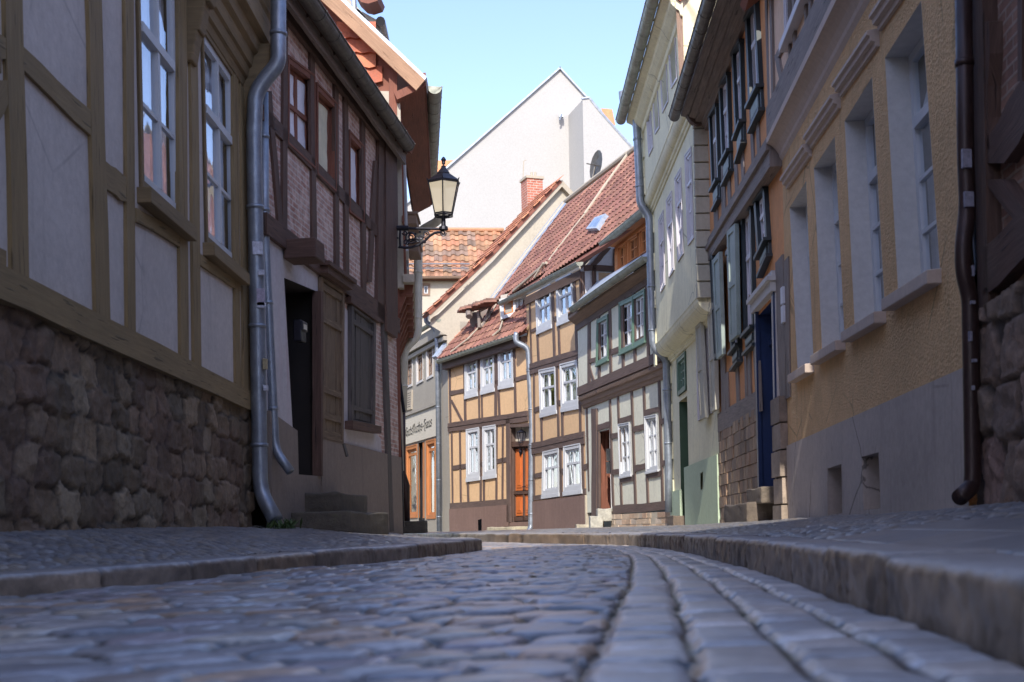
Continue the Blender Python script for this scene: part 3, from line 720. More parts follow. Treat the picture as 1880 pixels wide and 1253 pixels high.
def rubble(parent, fac, s0, s1, ztop, zbot, name, cell=.34, res=.028, amp=.07, o=0, cols=((.21, .15, .092), (.25, .18, .11), (.165, .12, .075), (.225, .155, .10), (.28, .215, .14)), rowh=.24, seed=0, mortar=(.085, .068, .052)):
    ns = max(8, int((s1-s0)/res)); nz = max(6, int(1.9/res*max(.4, (ztop((s0+s1)/2)-zbot((s0+s1)/2))/1.9)))
    s = np.linspace(s0, s1, ns)[None, :]; t = np.linspace(0, 1, nz)[:, None]
    zt = np.array([ztop(q) for q in s[0]])[None, :]; zb = np.array([zbot(q) for q in s[0]])[None, :]
    S = s+0*t; Z = zb+(zt-zb)*t
    u = S/cell+fnoise(S, Z, 1.7, seed)*.7+fnoise(S, Z, 5, seed)*.2; v = Z/rowh+fnoise(S, Z, .6, seed+1)*.7+fnoise(S, Z, 4.3, seed+4)*.16
    e, ia, ib = voro(u, v, .22, seed+2, 5.)
    e = e+fnoise(S, Z, 22, 77)*.12
    H = sstep(.03, .12, e)*amp*.55+(hsh(ia, ib, 4)-.5)*amp*.9*sstep(.03, .12, e)+((u-np.floor(u)-.5)*(hsh(ia, ib, 14)-.5)+(v-np.floor(v)-.5)*(hsh(ia, ib, 15)-.5))*amp*.9+fnoise(S, Z, 7, 3)*amp*.5+fnoise(S, Z, 19, 4)*amp*.45+fnoise(S, Z, 42, 4)*amp*.28
    H = H*np.minimum(1, sstep(0, .06, t)+.15)
    C = palette(ia, ib, cols, seed, .3); g = sstep(.10, .03, e)[..., None]; C = C*(1-g)+np.array(mortar)*g
    r = sstep(.05, .3, fnoise(S, Z, 1.1, seed+33))[..., None]; C = C*(1-r*.35)+np.array([.17, .085, .06])*r*.35
    P = np.array([fac.A.x, fac.A.y]); D = np.array([fac.d.x, fac.d.y]); Nn = np.array([fac.n.x, fac.n.y]); oo = o-amp*.6+H
    X = P[0]+D[0]*S+Nn[0]*oo; Y_ = P[1]+D[1]*S+Nn[1]*oo
    return gridmesh(name, X, Y_, Z, C, M['stone'], parent=parent, smooth=True)
def blocks(mb, fac, s0, s1, z0, z1, o0, o1, rows, seed=1, cols=((.3, .24, .18), (.35, .28, .2), (.26, .2, .16)), lw=(.25, .5), gap=.008, batter=0):
    rn = random.Random(seed); zs = [z0+(z1-z0)*i/rows for i in range(rows+1)]
    for j in range(rows):
        s = s0
        while s < s1-.02:
            e = min(s1, s+rn.uniform(*lw)); e = s1 if s1-e < .12 else e
            c = rn.choice(cols); k = rn.uniform(.8, 1.2); oo = o1+rn.uniform(-.012, .012)
            q = [(s+gap, zs[j]+gap), (e-gap, zs[j]+gap), (e-gap, zs[j+1]-gap), (s+gap, zs[j+1]-gap)]
            mb.hexa([fac.pt(*p, oo) for p in q], [fac.pt(*p, o0) for p in q], 1, 1, 0, mul(c, k)); s = e
def step_block(name, c, hx, hy, hz, rz, label, group=None, col=(.105, .09, .068), seed=1):
    """worn stone step: a subdivided, rounded, uneven block"""
    bm = bmesh.new(); bmesh.ops.create_cube(bm, size=2); bmesh.ops.subdivide_edges(bm, edges=bm.edges, cuts=6, use_grid_fill=True)
    rn = random.Random(seed)
    for v in bm.verts:
        x, y, z = v.co; r = .07
        n = math.sin(x*5+seed)*math.cos(y*4+seed*2)*.5+rn.uniform(-1, 1)*.35
        v.co = Vector((x*hx, y*hy, z*hz+n*.012*(z > .5)-.018*(z > .9)*(1-abs(x))*1.0))
        v.co += Vector((rn.uniform(-1, 1), rn.uniform(-1, 1), rn.uniform(-.5, .5)))*.006
    me = bpy.data.meshes.new(name); bm.to_mesh(me); bm.free()
    ca = me.color_attributes.new('col', 'FLOAT_COLOR', 'POINT'); ca.data.foreach_set('color', np.tile(np.array(col+(1,), dtype=np.float32), len(me.vertices)))
    me.materials.append(M['stepstone']); me.polygons.foreach_set('use_smooth', [True]*len(me.polygons))
    o = bpy.data.objects.new(name, me); sc.collection.objects.link(o); o.location = c; o.rotation_euler = (0, 0, rz)
    b = o.modifiers.new('bevel', 'BEVEL'); b.width = .02; b.segments = 3; b.angle_limit = R(50)
    W[o] = Vector(c); return tag(o, label, 'stone step', group)
def ang(fac): return math.atan2(fac.d.y, fac.d.x)

def notch(outer, dq):
    """outer runs (0,z),(S,z),(S,top),(0,top); the door dq = [TL,TR,BR,BL] cuts up through its bottom edge"""
    a, b = (dq[0], dq[1]) if dq[0][0] < dq[1][0] else (dq[1], dq[0]); c, d = (dq[3], dq[2]) if dq[3][0] < dq[2][0] else (dq[2], dq[3])
    p, q = outer[0], outer[1]; zf = lambda s: p[1]+(q[1]-p[1])*(s-p[0])/(q[0]-p[0])
    def foot(t, u):   # where the jamb line t-u meets the bottom edge
        if abs(t[1]-u[1]) < 1e-6: return (t[0], zf(t[0]))
        s = t[0]+(u[0]-t[0])*(t[1]-zf(t[0]))/(t[1]-u[1]); return (s, zf(s))
    return [p, foot(a, c), a, b, foot(b, d), q]+list(outer[2:])
def post(mb, fac, p0, p1, wpx, z0, z1, o=0, th=.03, m=0):
    """upright through two photo points, run from z0 to z1; wpx = width in photo pixels at p1"""
    a, b = fac.sz(p0, o+th), fac.sz(p1, o+th); l, r = fac.sz((p1[0]-wpx/2, p1[1]), o+th), fac.sz((p1[0]+wpx/2, p1[1]), o+th); wd = abs(l[0]-r[0])
    k = (b[0]-a[0])/(b[1]-a[1]); N = 5; L = []; Rr = []
    for i in range(N+1):
        z = z0+(z1-z0)*i/N; s = a[0]+k*(z-a[1]); L.append((s-wd/2+random.uniform(-.05, .05)*wd, z)); Rr.append((s+wd/2+random.uniform(-.05, .05)*wd, z))
    strip(mb, fac, L, Rr, o-.01, o+th, m)
def rect(s0, s1, z0, z1): return [(s0, z1), (s1, z1), (s1, z0), (s0, z0)]
def grow(Q, d):
    w_, h_ = dimw(Q), dimh(Q); return quad_sub(Q, -d/w_, -d/h_, 1+d/w_, 1+d/h_)
# ================================================= LEFT HOUSE: ochre timbers, white panels, rubble base
F1 = Fac((-3.15, .5), (-2.95, 14.3)); S1 = F1.L
H1 = thing('timber_house', 'shaded timber house at far left with ochre beams, white panels and dark rubble stone base', 'house', F1.pt(S1/2, 0, -3))
zb = F1.line((0, 554), (460, 755)); zt = F1.line((0, 490), (433, 710))
zsof = F1.sz((430, 146))[1]+.02
holes = []; w2 = qpx(F1, [(375, 82), (429, 148), (428, 479), (376, 433)])
w1b = qpx(F1, [(261, 333), (329, 393)])
Q2 = rect((w2[0][0]+w2[3][0])/2, (w2[1][0]+w2[2][0])/2, (w2[2][1]+w2[3][1])/2, zsof-.03)
Q1 = rect(w1b[0][0], w1b[1][0], (w1b[0][1]+w1b[1][1])/2, zsof-.03)
wd = Q1[1][0]-Q1[0][0]; Q0 = rect(Q1[0][0]-4.3, Q1[0][0]-4.3+wd, Q1[2][1], zsof-.03)
for q in (Q1, Q2, Q0):
    wn, h = window(H1, F1, grow(q, .09), 0, cas=.09, casp=.02, casmat='ochredk', rec=.015, transom=.36, rows=(1, 2), curtain='full', curtmat='curtainl', fw=.075, mw=.035, sill=('ochredk', .13, .12, .05)); holes.append(h)
m = MB(); z0f = lambda s: zt(s)-.1
poly(m, F1, [(0, z0f(0)), (S1, z0f(S1)), (S1, zsof), (0, zsof)], 0, 0, holes); m.build('wall_panels', M['lav'], H1)
t = MB(); ss = np.linspace(0, S1, 16); strip(t, F1, [(s, zt(s)+random.uniform(-.012, .012)) for s in ss], [(s, zb(s)+random.uniform(-.012, .012)) for s in ss], -.05, .05)
for p0, p1, wp in (((27, 0), (39.6, 500), 31), ((174.8, 0), (190.5, 569), 25), ((238, 0), (242.5, 599), 15), ((335, 12), (340, 653), 15), ((356, 36), (364, 670), 13), ((433, 150), (438, 700), 9), ((449, 200), (454, 715), 12)):
    s_ = F1.sz(p1)[0]; post(t, F1, p0, p1, wp, zt(s_)-.03, zsof, 0, .03)
for s_ in (1.2, 2.6, 4.0, 5.3): 
    beam_sz(t, F1, (s_, zt(s_)), (s_+.001, zt(s_)), .1, 0, .01); strip(t, F1, [(s_, zt(s_)-.03), (s_, zsof)], [(s_+.2, zt(s_)-.03), (s_+.2, zsof)], -.01, .03)
member(t, F1, cA(110, 268), cA(422, 570), 44, 0, .028); member(t, F1, cA(488, 812), cA(582, 872), 50, 0, .028)
member(t, F1, cA(-80, 170), cA(28, 225), 42, 0, .028); member(t, F1, cA(-60, 570), cA(32, 370), 44, 0, .028)
member(t, F1, cA(628, 985), cA(828, 1105), 26, 0, .028); member(t, F1, cA(922, 1195), cA(1108, 1320), 20, 0, .028); member(t, F1, cA(-300, 1060), cA(30, 1200), 40, 0, .028)
t.build('timber_frame', M['ochre'], H1)
rubble(H1, F1, 3.0, S1+.02, lambda s: zb(s)+.01, lambda s: .12, 'rubble_base', cell=.40, res=.024, amp=.042, o=.0, rowh=.25, seed=3)
rubble(H1, F1, 0, 3.0, lambda s: zb(s)+.01, lambda s: .12, 'rubble_base', cell=.36, res=.06, amp=.1, o=.0, rowh=.27, seed=3)
# fluted cove, brackets and jettied upper storey
c = MB(); prof = [(0, zsof), (.03, zsof+.02), (.05, zsof+.10), (.08, zsof+.12), (.10, zsof+.22), (.13, zsof+.24), (.15, zsof+.36), (.20, zsof+.40), (.22, zsof+.52), (.30, zsof+.56), (.30, zsof+.82), (.33, zsof+.86), (.33, zsof+.92), (0, zsof+.92)]
profile(c, F1, (0, 0), (S1+.05, 0), prof); c.build('jetty_cornice', M['ochredk'], H1)
for s_ in (F1.sz((345, 60))[0], F1.sz((449, 200))[0]-.05, F1.sz((190, 60))[0], 4.0):
    b = MB()
    for k, (o1, za, zz) in enumerate(((.12, -.55, -.25), (.2, -.27, .02), (.30, 0, .25), (.38, .22, .5))):
        b.hexa([F1.pt(s_-.1, zsof+zz, o1), F1.pt(s_+.1, zsof+zz, o1), F1.pt(s_+.1, zsof+za, o1-.06), F1.pt(s_-.1, zsof+za, o1-.06)], [F1.pt(s_-.1, zsof+zz, 0), F1.pt(s_+.1, zsof+zz, 0), F1.pt(s_+.1, zsof+za, 0), F1.pt(s_-.1, zsof+za, 0)], .2, .3)
    b.build('bracket', M['ochredk'], H1, bevel=.015)
m = MB(); prism(m, F1, [(0, zsof+.9), (S1+.02, zsof+.9), (S1+.02, zsof+1.9), (0, zsof+1.9)], -.2, .28); m.build('upper_wall', M['lav'], H1)
t = MB(); beam_sz(t, F1, (0, zsof+1.0), (S1, zsof+1.0), .22, .27, .33)
for s_ in np.arange(1, 14.3, 1.32): strip(t, F1, [(s_, zsof+.9), (s_, zsof+1.9)], [(s_+.17, zsof+.9), (s_+.17, zsof+1.9)], .27, .31)
t.build('upper_timber', M['ochre'], H1)
body(H1, F1, 0, S1, 0, zsof+1.9, 7, 'lav', 'side_wall')
simple_roof(H1, F1, 0, S1, zsof+1.9, 2.6, 7, .4, ((.33, .13, .08), (.28, .11, .07)), tl=False)
# rain pipes at its corner
Yp = 14.1
P = [at(511, -160, Yp), at(511, 118, Yp), at(489, 143, Yp), at(469, 172, Yp), at(466, 250, Yp), at(478, 905, Yp), at(506, 955, Yp-.15)]
dp = downpipe(H1, P, .088, 'zinc', rad=.3)
P = [at(484, 170, 14.4), at(486, 440, 14.4), at(505, 828, 14.4), at(533, 866, 14.3)]
dp2 = downpipe(H1, P, .055, 'zinc', rad=.2)
st = MB()
for (x, y, a, b, k) in ((472, 455, 9, 12, 0), (479, 500, 5, 5, 0), (478, 545, 7, 16, 1), (486, 668, 4, 10, 2), (487, 712, 4, 5, 0), (479, 560, 8, 5, 0)):
    c0 = at(x, y, Yp-.10); col = ((.6, .62, .7), (.5, .45, .55), (.5, .42, .25))[k]
    st = MB(); st.hexa([c0+Vector((-a*.006, 0, b*.006)), c0+Vector((a*.006, 0, b*.0055)), c0+Vector((a*.006, 0, -b*.006)), c0+Vector((-a*.0055, 0, -b*.006))], [c0+Vector((sx*a*.006, .05, sz_*b*.006)) for sx, sz_ in ((-1, 1), (1, 1), (1, -1), (-1, -1))], 1, 1, 0, col); st.build('sticker', M['sticker'], dp)

# ================================================= BRICK NOGGING HOUSE
F2 = Fac((-2.78, 14.3), (-1.89, 21.2)); S2 = F2.L
H2 = thing('timber_house', 'derelict timber house with limewashed brick panels, boarded windows and old plank shutters', 'house', F2.pt(S2/2, 0, -3))
bl = F2.line((490, 418), (701, 579)); gl = None
ztop2 = F2.sz((699, 262))[1]+.05
ws = []
f2w = [(cC(213, 262, 332, 352, 337, 772, 213, 658), 2, None, (2, 2), 'full'), (cC(346, 388, 436, 480, 432, 878, 348, 798), 1, None, (1, 1), 'full'), (cC(496, 605, 562, 678, 562, 1022, 498, 972), 1, None, (1, 1), 'full')]
M['plastic'] = plaster('plastic_sheet', (.85, .83, .86), .12, .6, dirt=.2, dirtc=(.4, .35, .2)); M['plasticy'] = plaster('yellowed_sheet', (.75, .70, .50), .2, .6, dirt=.3, dirtc=(.35, .3, .15))
for i, (q, cols, tr, rw, cu) in enumerate(f2w):
    Q = qpx(F2, q); wn, h = window(H2, F2, grow(Q, .02), 0, cas=.09, casp=.03, casmat='redwood', rec=.06, sash='redwood', cols=cols, transom=(.5 if i == 0 else None), rows=(1, 1), curtain=None, fw=.05, mw=.05)
    ws.append(h); s_ = MB(); qq = quad_sub(h, 0, 0, 1, 1); N = 10
    for a in range(N):
        for b_ in range(N):
            off = lambda u, v: -.064+.005*math.sin(u*9+v*5+i)+.004*math.sin(v*17+i)
            c4 = quad_sub(qq, a/N, b_/N, (a+1)/N, (b_+1)/N); uv = ((a/N, b_/N), ((a+1)/N, b_/N), ((a+1)/N, (b_+1)/N), (a/N, (b_+1)/N))
            s_.face([F2.pt(*p, off(*k)) for p, k in zip(c4, uv)])
    s_.build('plastic_sheet', M['plasticy' if i == 1 else 'plastic'], wn, smooth=True)
# upper wall
m = MB(); poly(m, F2, [(0, bl(0)-.1), (S2, bl(S2)-.1), (S2, ztop2), (0, ztop2)], 0, 0, ws); m.build('brick_panels', M['brick'], H2)
t = MB(); ss = np.linspace(0, S2+.04, 9); strip(t, F2, [(s, bl(s)+.13) for s in ss], [(s, bl(s)-.12) for s in ss], -.05, .06)
rl = F2.line((494, 223), (695, 431)); strip(t, F2, [(s, rl(s)+.09) for s in ss], [(s, rl(s)-.09) for s in ss], -.02, .035)
for p0, p1, wp in ((cC(212, 250), cC(210, 1050), 8), (cC(338, 360), cC(347, 1170), 8), (cC(447, 480), cC(452, 1230), 7), (cC(492, 560), cC(497, 1240), 7), (cC(571, 680), cC(575, 1253), 7)):
    s_ = F2.sz(p1)[0]; post(t, F2, p0, p1, wp, bl(s_), ztop2, 0, .035)
member(t, F2, cC(137, 420), cC(192, 1040), 8, 0, .035); member(t, F2, cC(630, 740), cC(600, 1300), 7, 0, .035)
s_ = F2.sz(cC(655, 1000))[0]; post(t, F2, cC(660, 750), cC(655, 1250), 14, bl(s_)-.15, ztop2, 0, .06)
post(t, F2, cC(700, 720), cC(702, 1240), 20, bl(S2)-.25, ztop2+.1, 0, .09)
strip(t, F2, [(s, ztop2+.06) for s in ss], [(s, ztop2-.12) for s in ss], -.02, .07)
t.build('timber_frame', M['darkwood'], H2)
b = MB(); c0 = at(544, 463, 15.2)+F2.n*.1; b.box(c0, .20, .2, .12, ang(F2)); b.build('beam_end', M['darkwood'], H2, bevel=.015); b = MB(); c0 = at(712, 500, 21.1); b.box(c0, .12, .14, .17, ang(F2)); b.build('beam_end', M['darkwood'], H2, bevel=.015)
# lower wall
door = qpx(F2, cD(188, 118, 332, 178, 330, 962, 236, 955)); shut = qpx(F2, cD(462, 252, 560, 320, 556, 735, 462, 715)); ldoor = qpx(F2, cD(336, 130, 428, 190, 424, 806, 340, 785))
zpl = F2.line(cD(350, 800), cD(665, 880))
m = MB(); sW = F2.sz(cD(440, 500))[0]
poly(m, F2, [(sW, zpl(sW)-.1), (S2, zpl(S2)-.1), (S2, bl(S2)-.08), (sW, bl(sW)-.08)], 0, 0, [quad_sub(shut, .03, .03, .97, .97)]); m.build('brick_wall', M['brick'], H2)
m = MB(); poly(m, F2, [(0, .15), (sW, .15), (sW, bl(sW)-.08), (0, bl(0)-.08)], 0.004, 0, [door, quad_sub(ldoor, .03, .01, .97, .99)]); m.build('plaster_wall', M['pink'], H2)
m = MB(); sd0 = F2.sz(cD(236, 900))[0]; sd1 = F2.sz(cD(336, 900))[0]
prism(m, F2, [(0, .1), (sd0, .1), (sd0-.03, zpl(sd0)-.0), (0, zpl(0)+.15)], -.02, .05); prism(m, F2, [(sd1, .1), (S2, .1), (S2, zpl(S2)), (sd1, zpl(sd1))], -.02, .045); prism(m, F2, [(sd0, .1), (sd1, .1), (sd1, door[2][1]), (sd0, door[3][1])], -.02, .03); m.build('plinth', M['brownpl'], H2)
m = MB(); poly(m, F2, qpx(F2, cD(430, 225, 462, 262, 464, 500, 462, 722, 500, 742, 560, 766, 600, 800, 604, 862, 560, 868, 500, 845, 428, 828)), .007); m.build('peeling_plaster', M['pink'], H2)
# dark passage with open door leaf, mailbox inside
m = MB(); r_ = quad_sub(door, 0, 0, 1, 1)
for i in range(4):
    a, bb = r_[i], r_[(i+1) % 4]; m.face([F2.pt(*a, .01), F2.pt(*bb, .01), F2.pt(*bb, -.5), F2.pt(*a, -.5)], [(0, 0), (1, 0), (1, .3), (0, .3)])
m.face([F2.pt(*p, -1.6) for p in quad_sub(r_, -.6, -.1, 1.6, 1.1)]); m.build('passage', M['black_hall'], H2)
lf = MB(); q = quad_sub(door, .92, .0, 1.0, 1.0); lf.hexa([F2.pt(*p, .08) for p in [q[0], q[3], q[2], q[1]]], [F2.pt(*p, -.04) for p in [q[0], q[3], q[2], q[1]]], 2.5, .3)
lf.build('door_leaf', M['darkwood'], H2)
m = MB(); c0 = at(*cD(256, 346), 15.35); m.box(c0, .11, .05, .13, ang(F2)); m.box(c0+F2.n*.05+Vector((0, 0, .06)), .11, .02, .06, ang(F2)); mbx = m.build('mailbox', M['black'], None, bevel=.012, label='black metal mailbox hanging in the dark doorway of the derelict brick house', cat='mailbox', origin=c0)
m = MB(); m.box(c0+F2.n*.072+Vector((0, 0, .05)), .06, .004, .03, ang(F2)); m.build('name_card', M['signboard'], mbx)
# plank shutter-door (left) and plank shutter (right)
def planks(parent, fac, Q, n, o0, o1, mat, name, rails=(), frame=True):
    g = MB()
    for i in range(n):
        d = random.uniform(-.006, .006); q = quad_sub(Q, i/n+.008, .0, (i+1)/n-.008, 1); q = [q[0], q[3], q[2], q[1]]
        g.hexa([fac.pt(*p, o1+d) for p in q], [fac.pt(*p, o0) for p in q], dimh(Q), dimw(Q)/n)
    for v in rails: bar(g, fac, Q, .0, v-.022, 1, v+.022, o1, o1+.025)
    if frame: ringbars(g, fac, grow(Q, .05), .09, .02, o0-.02, o1+.035)
    return g.build(name, M[mat], parent)
sd = planks(H2, F2, ldoor, 4, -.02, .02, 'oldwood', 'plank_door', (.03, .24, .70, .87, .985))
hd = MB(); bar(hd, F2, grow(ldoor, .05), -.05, -.06, 1.05, -.015, 0, .16); bar(hd, F2, grow(ldoor, .05), -.1, -.085, 1.1, -.06, 0, .2); hd.build('door_hood', M['darkwood'], H2)
sh = planks(H2, F2, shut, 5, -.01, .035, 'greyplank', 'plank_shutter', (.1, .9))
hd = MB(); bar(hd, F2, grow(shut, .05), -.1, -.06, 1.1, -.01, 0, .1); hd.build('shutter_hood', M['darkwood'], H2); hd = MB(); bar(hd, F2, grow(shut, .05), -.12, 1.0, 1.12, 1.07, 0, .13); hd.build('shutter_sill', M['darkwood'], H2)
# corner post at the far end, soffit, rafters, gutter, roof
t = MB(); post(t, F2, cD(618, 200), cD(640, 900), 7, .2, bl(S2), 0, .05); t.build('corner_post', M['greyplank'], H2)
ga, gb = gutter(H2, F2, cC(345, 40), cC(775, 668), .34, .105, 'zincdk', .62, ext=(3.2, 0))
gz = lambda s: ga[1]+(gb[1]-ga[1])*(s-ga[0])/(gb[0]-ga[0])
m = MB(); s_a, s_b = -.3, S2+.1
m.hexa([F2.pt(s_a, gz(s_a)-.02, .24), F2.pt(s_b, gz(s_b)-.02, .24), F2.pt(s_b, ztop2+.02, .0), F2.pt(s_a, ztop2+.02, .0)], [F2.pt(s_a, gz(s_a)+.04, .24), F2.pt(s_b, gz(s_b)+.04, .24), F2.pt(s_b, ztop2+.3, -.1), F2.pt(s_a, ztop2+.3, -.1)], S2, .3)
for s_ in np.arange(0, S2, .62):
    m.hexa([F2.pt(s_, gz(s_)-.06, .24), F2.pt(s_+.012, gz(s_)-.06, .24), F2.pt(s_+.012, ztop2-.02, .04), F2.pt(s_, ztop2-.02, .04)], [F2.pt(s_, gz(s_), .24), F2.pt(s_+.012, gz(s_), .24), F2.pt(s_+.012, ztop2+.05, .04), F2.pt(s_, ztop2+.05, .04)], .3, .1)
m.build('soffit', M['darkwood'], H2)
m = MB(); beam_sz(m, F2, (s_a, gz(s_a)-.10), (s_b, gz(s_b)-.10), .2, .15, .21); m.build('eaves_beam', M['greywood'], H2)
body(H2, F2, 0, S2, 0, ztop2, 6, 'brownpl', 'side_wall')
m = MB(); slab(m, [F2.pt(s_a, gz(s_a)+.05, .34), F2.pt(s_b, gz(s_b)+.05, .34), F2.pt(s_b, gz(s_b)+1.4, -3), F2.pt(s_a, gz(s_a)+1.4, -3)], .08)
slab(m, [F2.pt(s_a, gz(s_a)+1.4, -3), F2.pt(s_b, gz(s_b)+1.4, -3), F2.pt(s_b, gz(s_b), -6.3), F2.pt(s_a, gz(s_a), -6.3)], .08); m.build('roof', attrtile, H2)
# pipe hook and cables near the corner
m = MB(); P = [at(*cD(428, 825), 17.0)+F2.n*.05, at(*cD(440, 880), 17.0)+F2.n*.06]; m.tube(P, .022, 8); m.build('pipe_stub', M['zincdk'], H2)
step_block('stone_step', at(*cD(400, 1085), 16.4)+Vector((.0, -.05, 0)), .74, .28, .14, ang(F2), 'upper worn sandstone step under the dark doorway of the derelict brick house', 'steps to the dark doorway', seed=3)
step_block('stone_step', at(*cD(435, 1168), 15.9)+Vector((.04, -.2, 0)), 1.0, .36, .15, ang(F2), 'lower and longer mossy step on the pavement below the dark doorway', 'steps to the dark doorway', seed=5)

# ================================================= HOUSE WITH THE LANTERN (beyond)
F3 = Fac((-1.95, 21.3), (-2.42, 27.6)); S3 = F3.L
H3 = thing('timber_house', 'tall cream and red-brown house with the wall lantern, its tile-hung gable above the brick house', 'house', F3.pt(S3/2, 0, -3))
m = MB(); prism(m, F3, [(0, .1), (S3, .1), (S3, 4.3), (0, 4.3)], -.3, 0); m.build('lower_wall', M['cement'], H3)
m = MB(); prism(m, F3, [(0, .1), (S3, .1), (S3, 1.0), (0, 1.0)], -.3, .03); m.build('plinth', M['brownpl'], H3)
U3 = .20
m = MB(); prism(m, F3, [(0.05, 4.35), (S3, 4.35), (S3, 7.7), (.05, 7.7)], -.3, U3); m.build('upper_wall', M['creamw'], H3)
t = MB()
for k in range(8):   # jetty brackets
    t = MB(); s_ = .35+k*.78; t.hexa([F3.pt(s_-.08, 4.42, U3+.1), F3.pt(s_+.08, 4.42, U3+.1), F3.pt(s_+.08, 3.75, .02), F3.pt(s_-.08, 3.75, .02)], [F3.pt(s_-.08, 4.42, 0), F3.pt(s_+.08, 4.42, 0), F3.pt(s_+.08, 3.7, -.01), F3.pt(s_-.08, 3.7, -.01)], .7, .16)
    t.hexa([F3.pt(s_-.09, 4.44, U3+.16), F3.pt(s_+.09, 4.44, U3+.16), F3.pt(s_+.09, 4.26, U3+.13), F3.pt(s_-.09, 4.26, U3+.13)], [F3.pt(s_-.09, 4.44, 0), F3.pt(s_+.09, 4.44, 0), F3.pt(s_+.09, 4.26, 0), F3.pt(s_-.09, 4.26, 0)], .2, .2); t.build('jetty_bracket', M['redwood'], H3)
t = MB(); beam_sz(t, F3, (0, 4.5), (S3, 4.5), .12, U3-.02, U3+.18); t.build('jetty_beam', M['creamw'], H3)
t = MB()
for s_ in np.arange(.3, 6.2, .95): strip(t, F3, [(s_, 4.5), (s_, 7.7)], [(s_+.13, 4.5), (s_+.13, 7.7)], U3-.01, U3+.03)
beam_sz(t, F3, (0, 5.5), (S3, 5.5), .12, U3-.01, U3+.03); t.build('upper_timber', M['redwood'], H3)
for k, s_ in enumerate((.7, 2.4, 4.1, 5.3)):
    window(H3, F3, rect(s_, s_+.75, 5.55, 7.0), U3, cas=.08, casp=.06, rec=.03, curtain='full', transom=.36, rows=(1, 2), sill=('white', .06, .08, .05))
for k, s_ in enumerate((.9, 3.0, 4.9)):
    window(H3, F3, rect(s_, s_+.7, 1.5, 3.2), 0, cas=.07, casp=.03, rec=.03, curtain='full')
    for e in (-.42, .72):
        q = rect(s_+e, s_+e+.4, 1.45, 3.25); bmb = MB(); bar(bmb, F3, q, 0, 0, 1, 1, .03, .07); ringbars(bmb, F3, q, .16, .05, .07, .085); bmb.build('shutter', M['cement'], H3)
m = MB(); P = [at(*cY(330, 540), 21.6), at(*cY(322, 760), 21.6), at(*cY(345, 1253), 21.6), at(*cY(380, 1500), 21.6), at(729, 850, 21.6), at(732, 968, 21.6)]; m.tube([p+F3.n*.05 for p in P], .05, 10); m.tube([p+F3.n*.05+Vector((.09, .2, 0)) for p in P[:4]], .03, 8); m.build('dark_pipe', M['black'], H3)
# gable end facing the street mouth: tile hung, barge board, soffit, gutter
GY = 21.45
m = MB(); m.face([at(620, 330, GY), at(731, 330, GY), at(729, 120, GY), at(600, 0, GY), at(430, -160, GY), at(430, 330, GY)]); m.face([at(620, 330, GY), at(731, 330, GY), at(738, 970, GY), at(560, 970, GY)]); m.build('gable_wall', M['redwood'], H3)
gt = MB(); tw = .30
for j in range(11):
    for i in range(8):
        px = 606+i*24+(0 if j % 2 else 12); py = 40+j*27
        if px+26 > 714: continue
        a = at(px, py, GY-.05-.02*random.random()); c_ = random.choice(((.50, .15, .07), (.42, .12, .06), (.55, .19, .09)))
        lo = 28; A_, B_, C_, D_ = at(px, py, GY-.02), at(px+24, py, GY-.02), at(px+24, py+lo, GY-.075), at(px, py+lo, GY-.075)
        Z_ = at(px+12, py+lo+3, GY-.085)
        gt.face([A_, B_, C_, Z_, D_], None, c_); gt.face([D_, Z_, C_, C_+Vector((0, .05, 0)), D_+Vector((0, .05, 0))], None, mul(c_, .9))
gt.build('hung_tiles', M['tile'], H3)
t = MB(); t.hexa([at(714, 120, GY-.1), at(714, 330, GY-.1), at(729, 330, GY-.1), at(729, 135, GY-.1)], [at(714, 120, GY), at(714, 330, GY), at(729, 330, GY), at(729, 135, GY)], 2, .15); t.build('gable_post', M['redwood'], H3)
t = MB(); a1, a2, a3, a4 = at(444, -172, GY-.35), at(780, 147, GY-.35), at(764, 166, GY-.35), at(412, -168, GY-.35)
bk = Vector((0, .06, 0)); e1, e2, k1, k2 = at(638, 22, GY-.35), at(620, 26, GY-.35), at(638, 34, GY-.35), at(622, 42, GY-.35)
t.hexa([a1, a2, a3, a4], [p+bk for p in (a1, a2, a3, a4)], 4, .25, back=True); t.build('barge_board', M['lightwood'], H3)
t = MB(); up = Vector((.03, 0, .05)); t.hexa([a1+up, a2+up, a2, a1], [p+Vector((0, 3, 0)) for p in (a1+up, a2+up, a2, a1)], 4, .06, back=True); t.build('roof_edge', M['lead'], H3)
r1, r2 = at(444, -172, GY-.3), at(781, 146, GY-.3)
dd = Vector((F3.d.x, F3.d.y, 0))*6.0
m = MB(); slab(m, [r1, r2, r2+dd, r1+dd], .12); rf3 = m.build('roof', attrtile, H3)
N1, N2, F2_, F1_ = at(729, 150, 21.2), at(779, 160, 21.2), at(791, 379, 27), at(760, 395, 27); N1b = at(729, 183, 21.2)
m = MB(); q = [N2, F2_, F1_, N1b]; m.hexa(q, [p+Vector((-.05, 0, .12)) for p in q], 6, .5, back=True); m.build('soffit', M['redwood'], H3)
m = MB(); q = [N2+Vector((.03, 0, .02)), F2_+Vector((.03, 0, .02)), F2_+Vector((.03, 0, .3)), N2+Vector((.03, 0, .24))]; m.hexa(q, [p+Vector((-.05, 0, 0)) for p in q], 6, .25); m.build('fascia', M['redwood'], H3)
ga3, gb3 = F3.sz((791, 158), .62), F3.sz((799, 325), .62)
gutter(H3, F3, (.0, at(791, 158, 21.3).z), (S3, at(799, 327, 27.3).z), .79, .115, 'zincgrn', .55, sz=True)
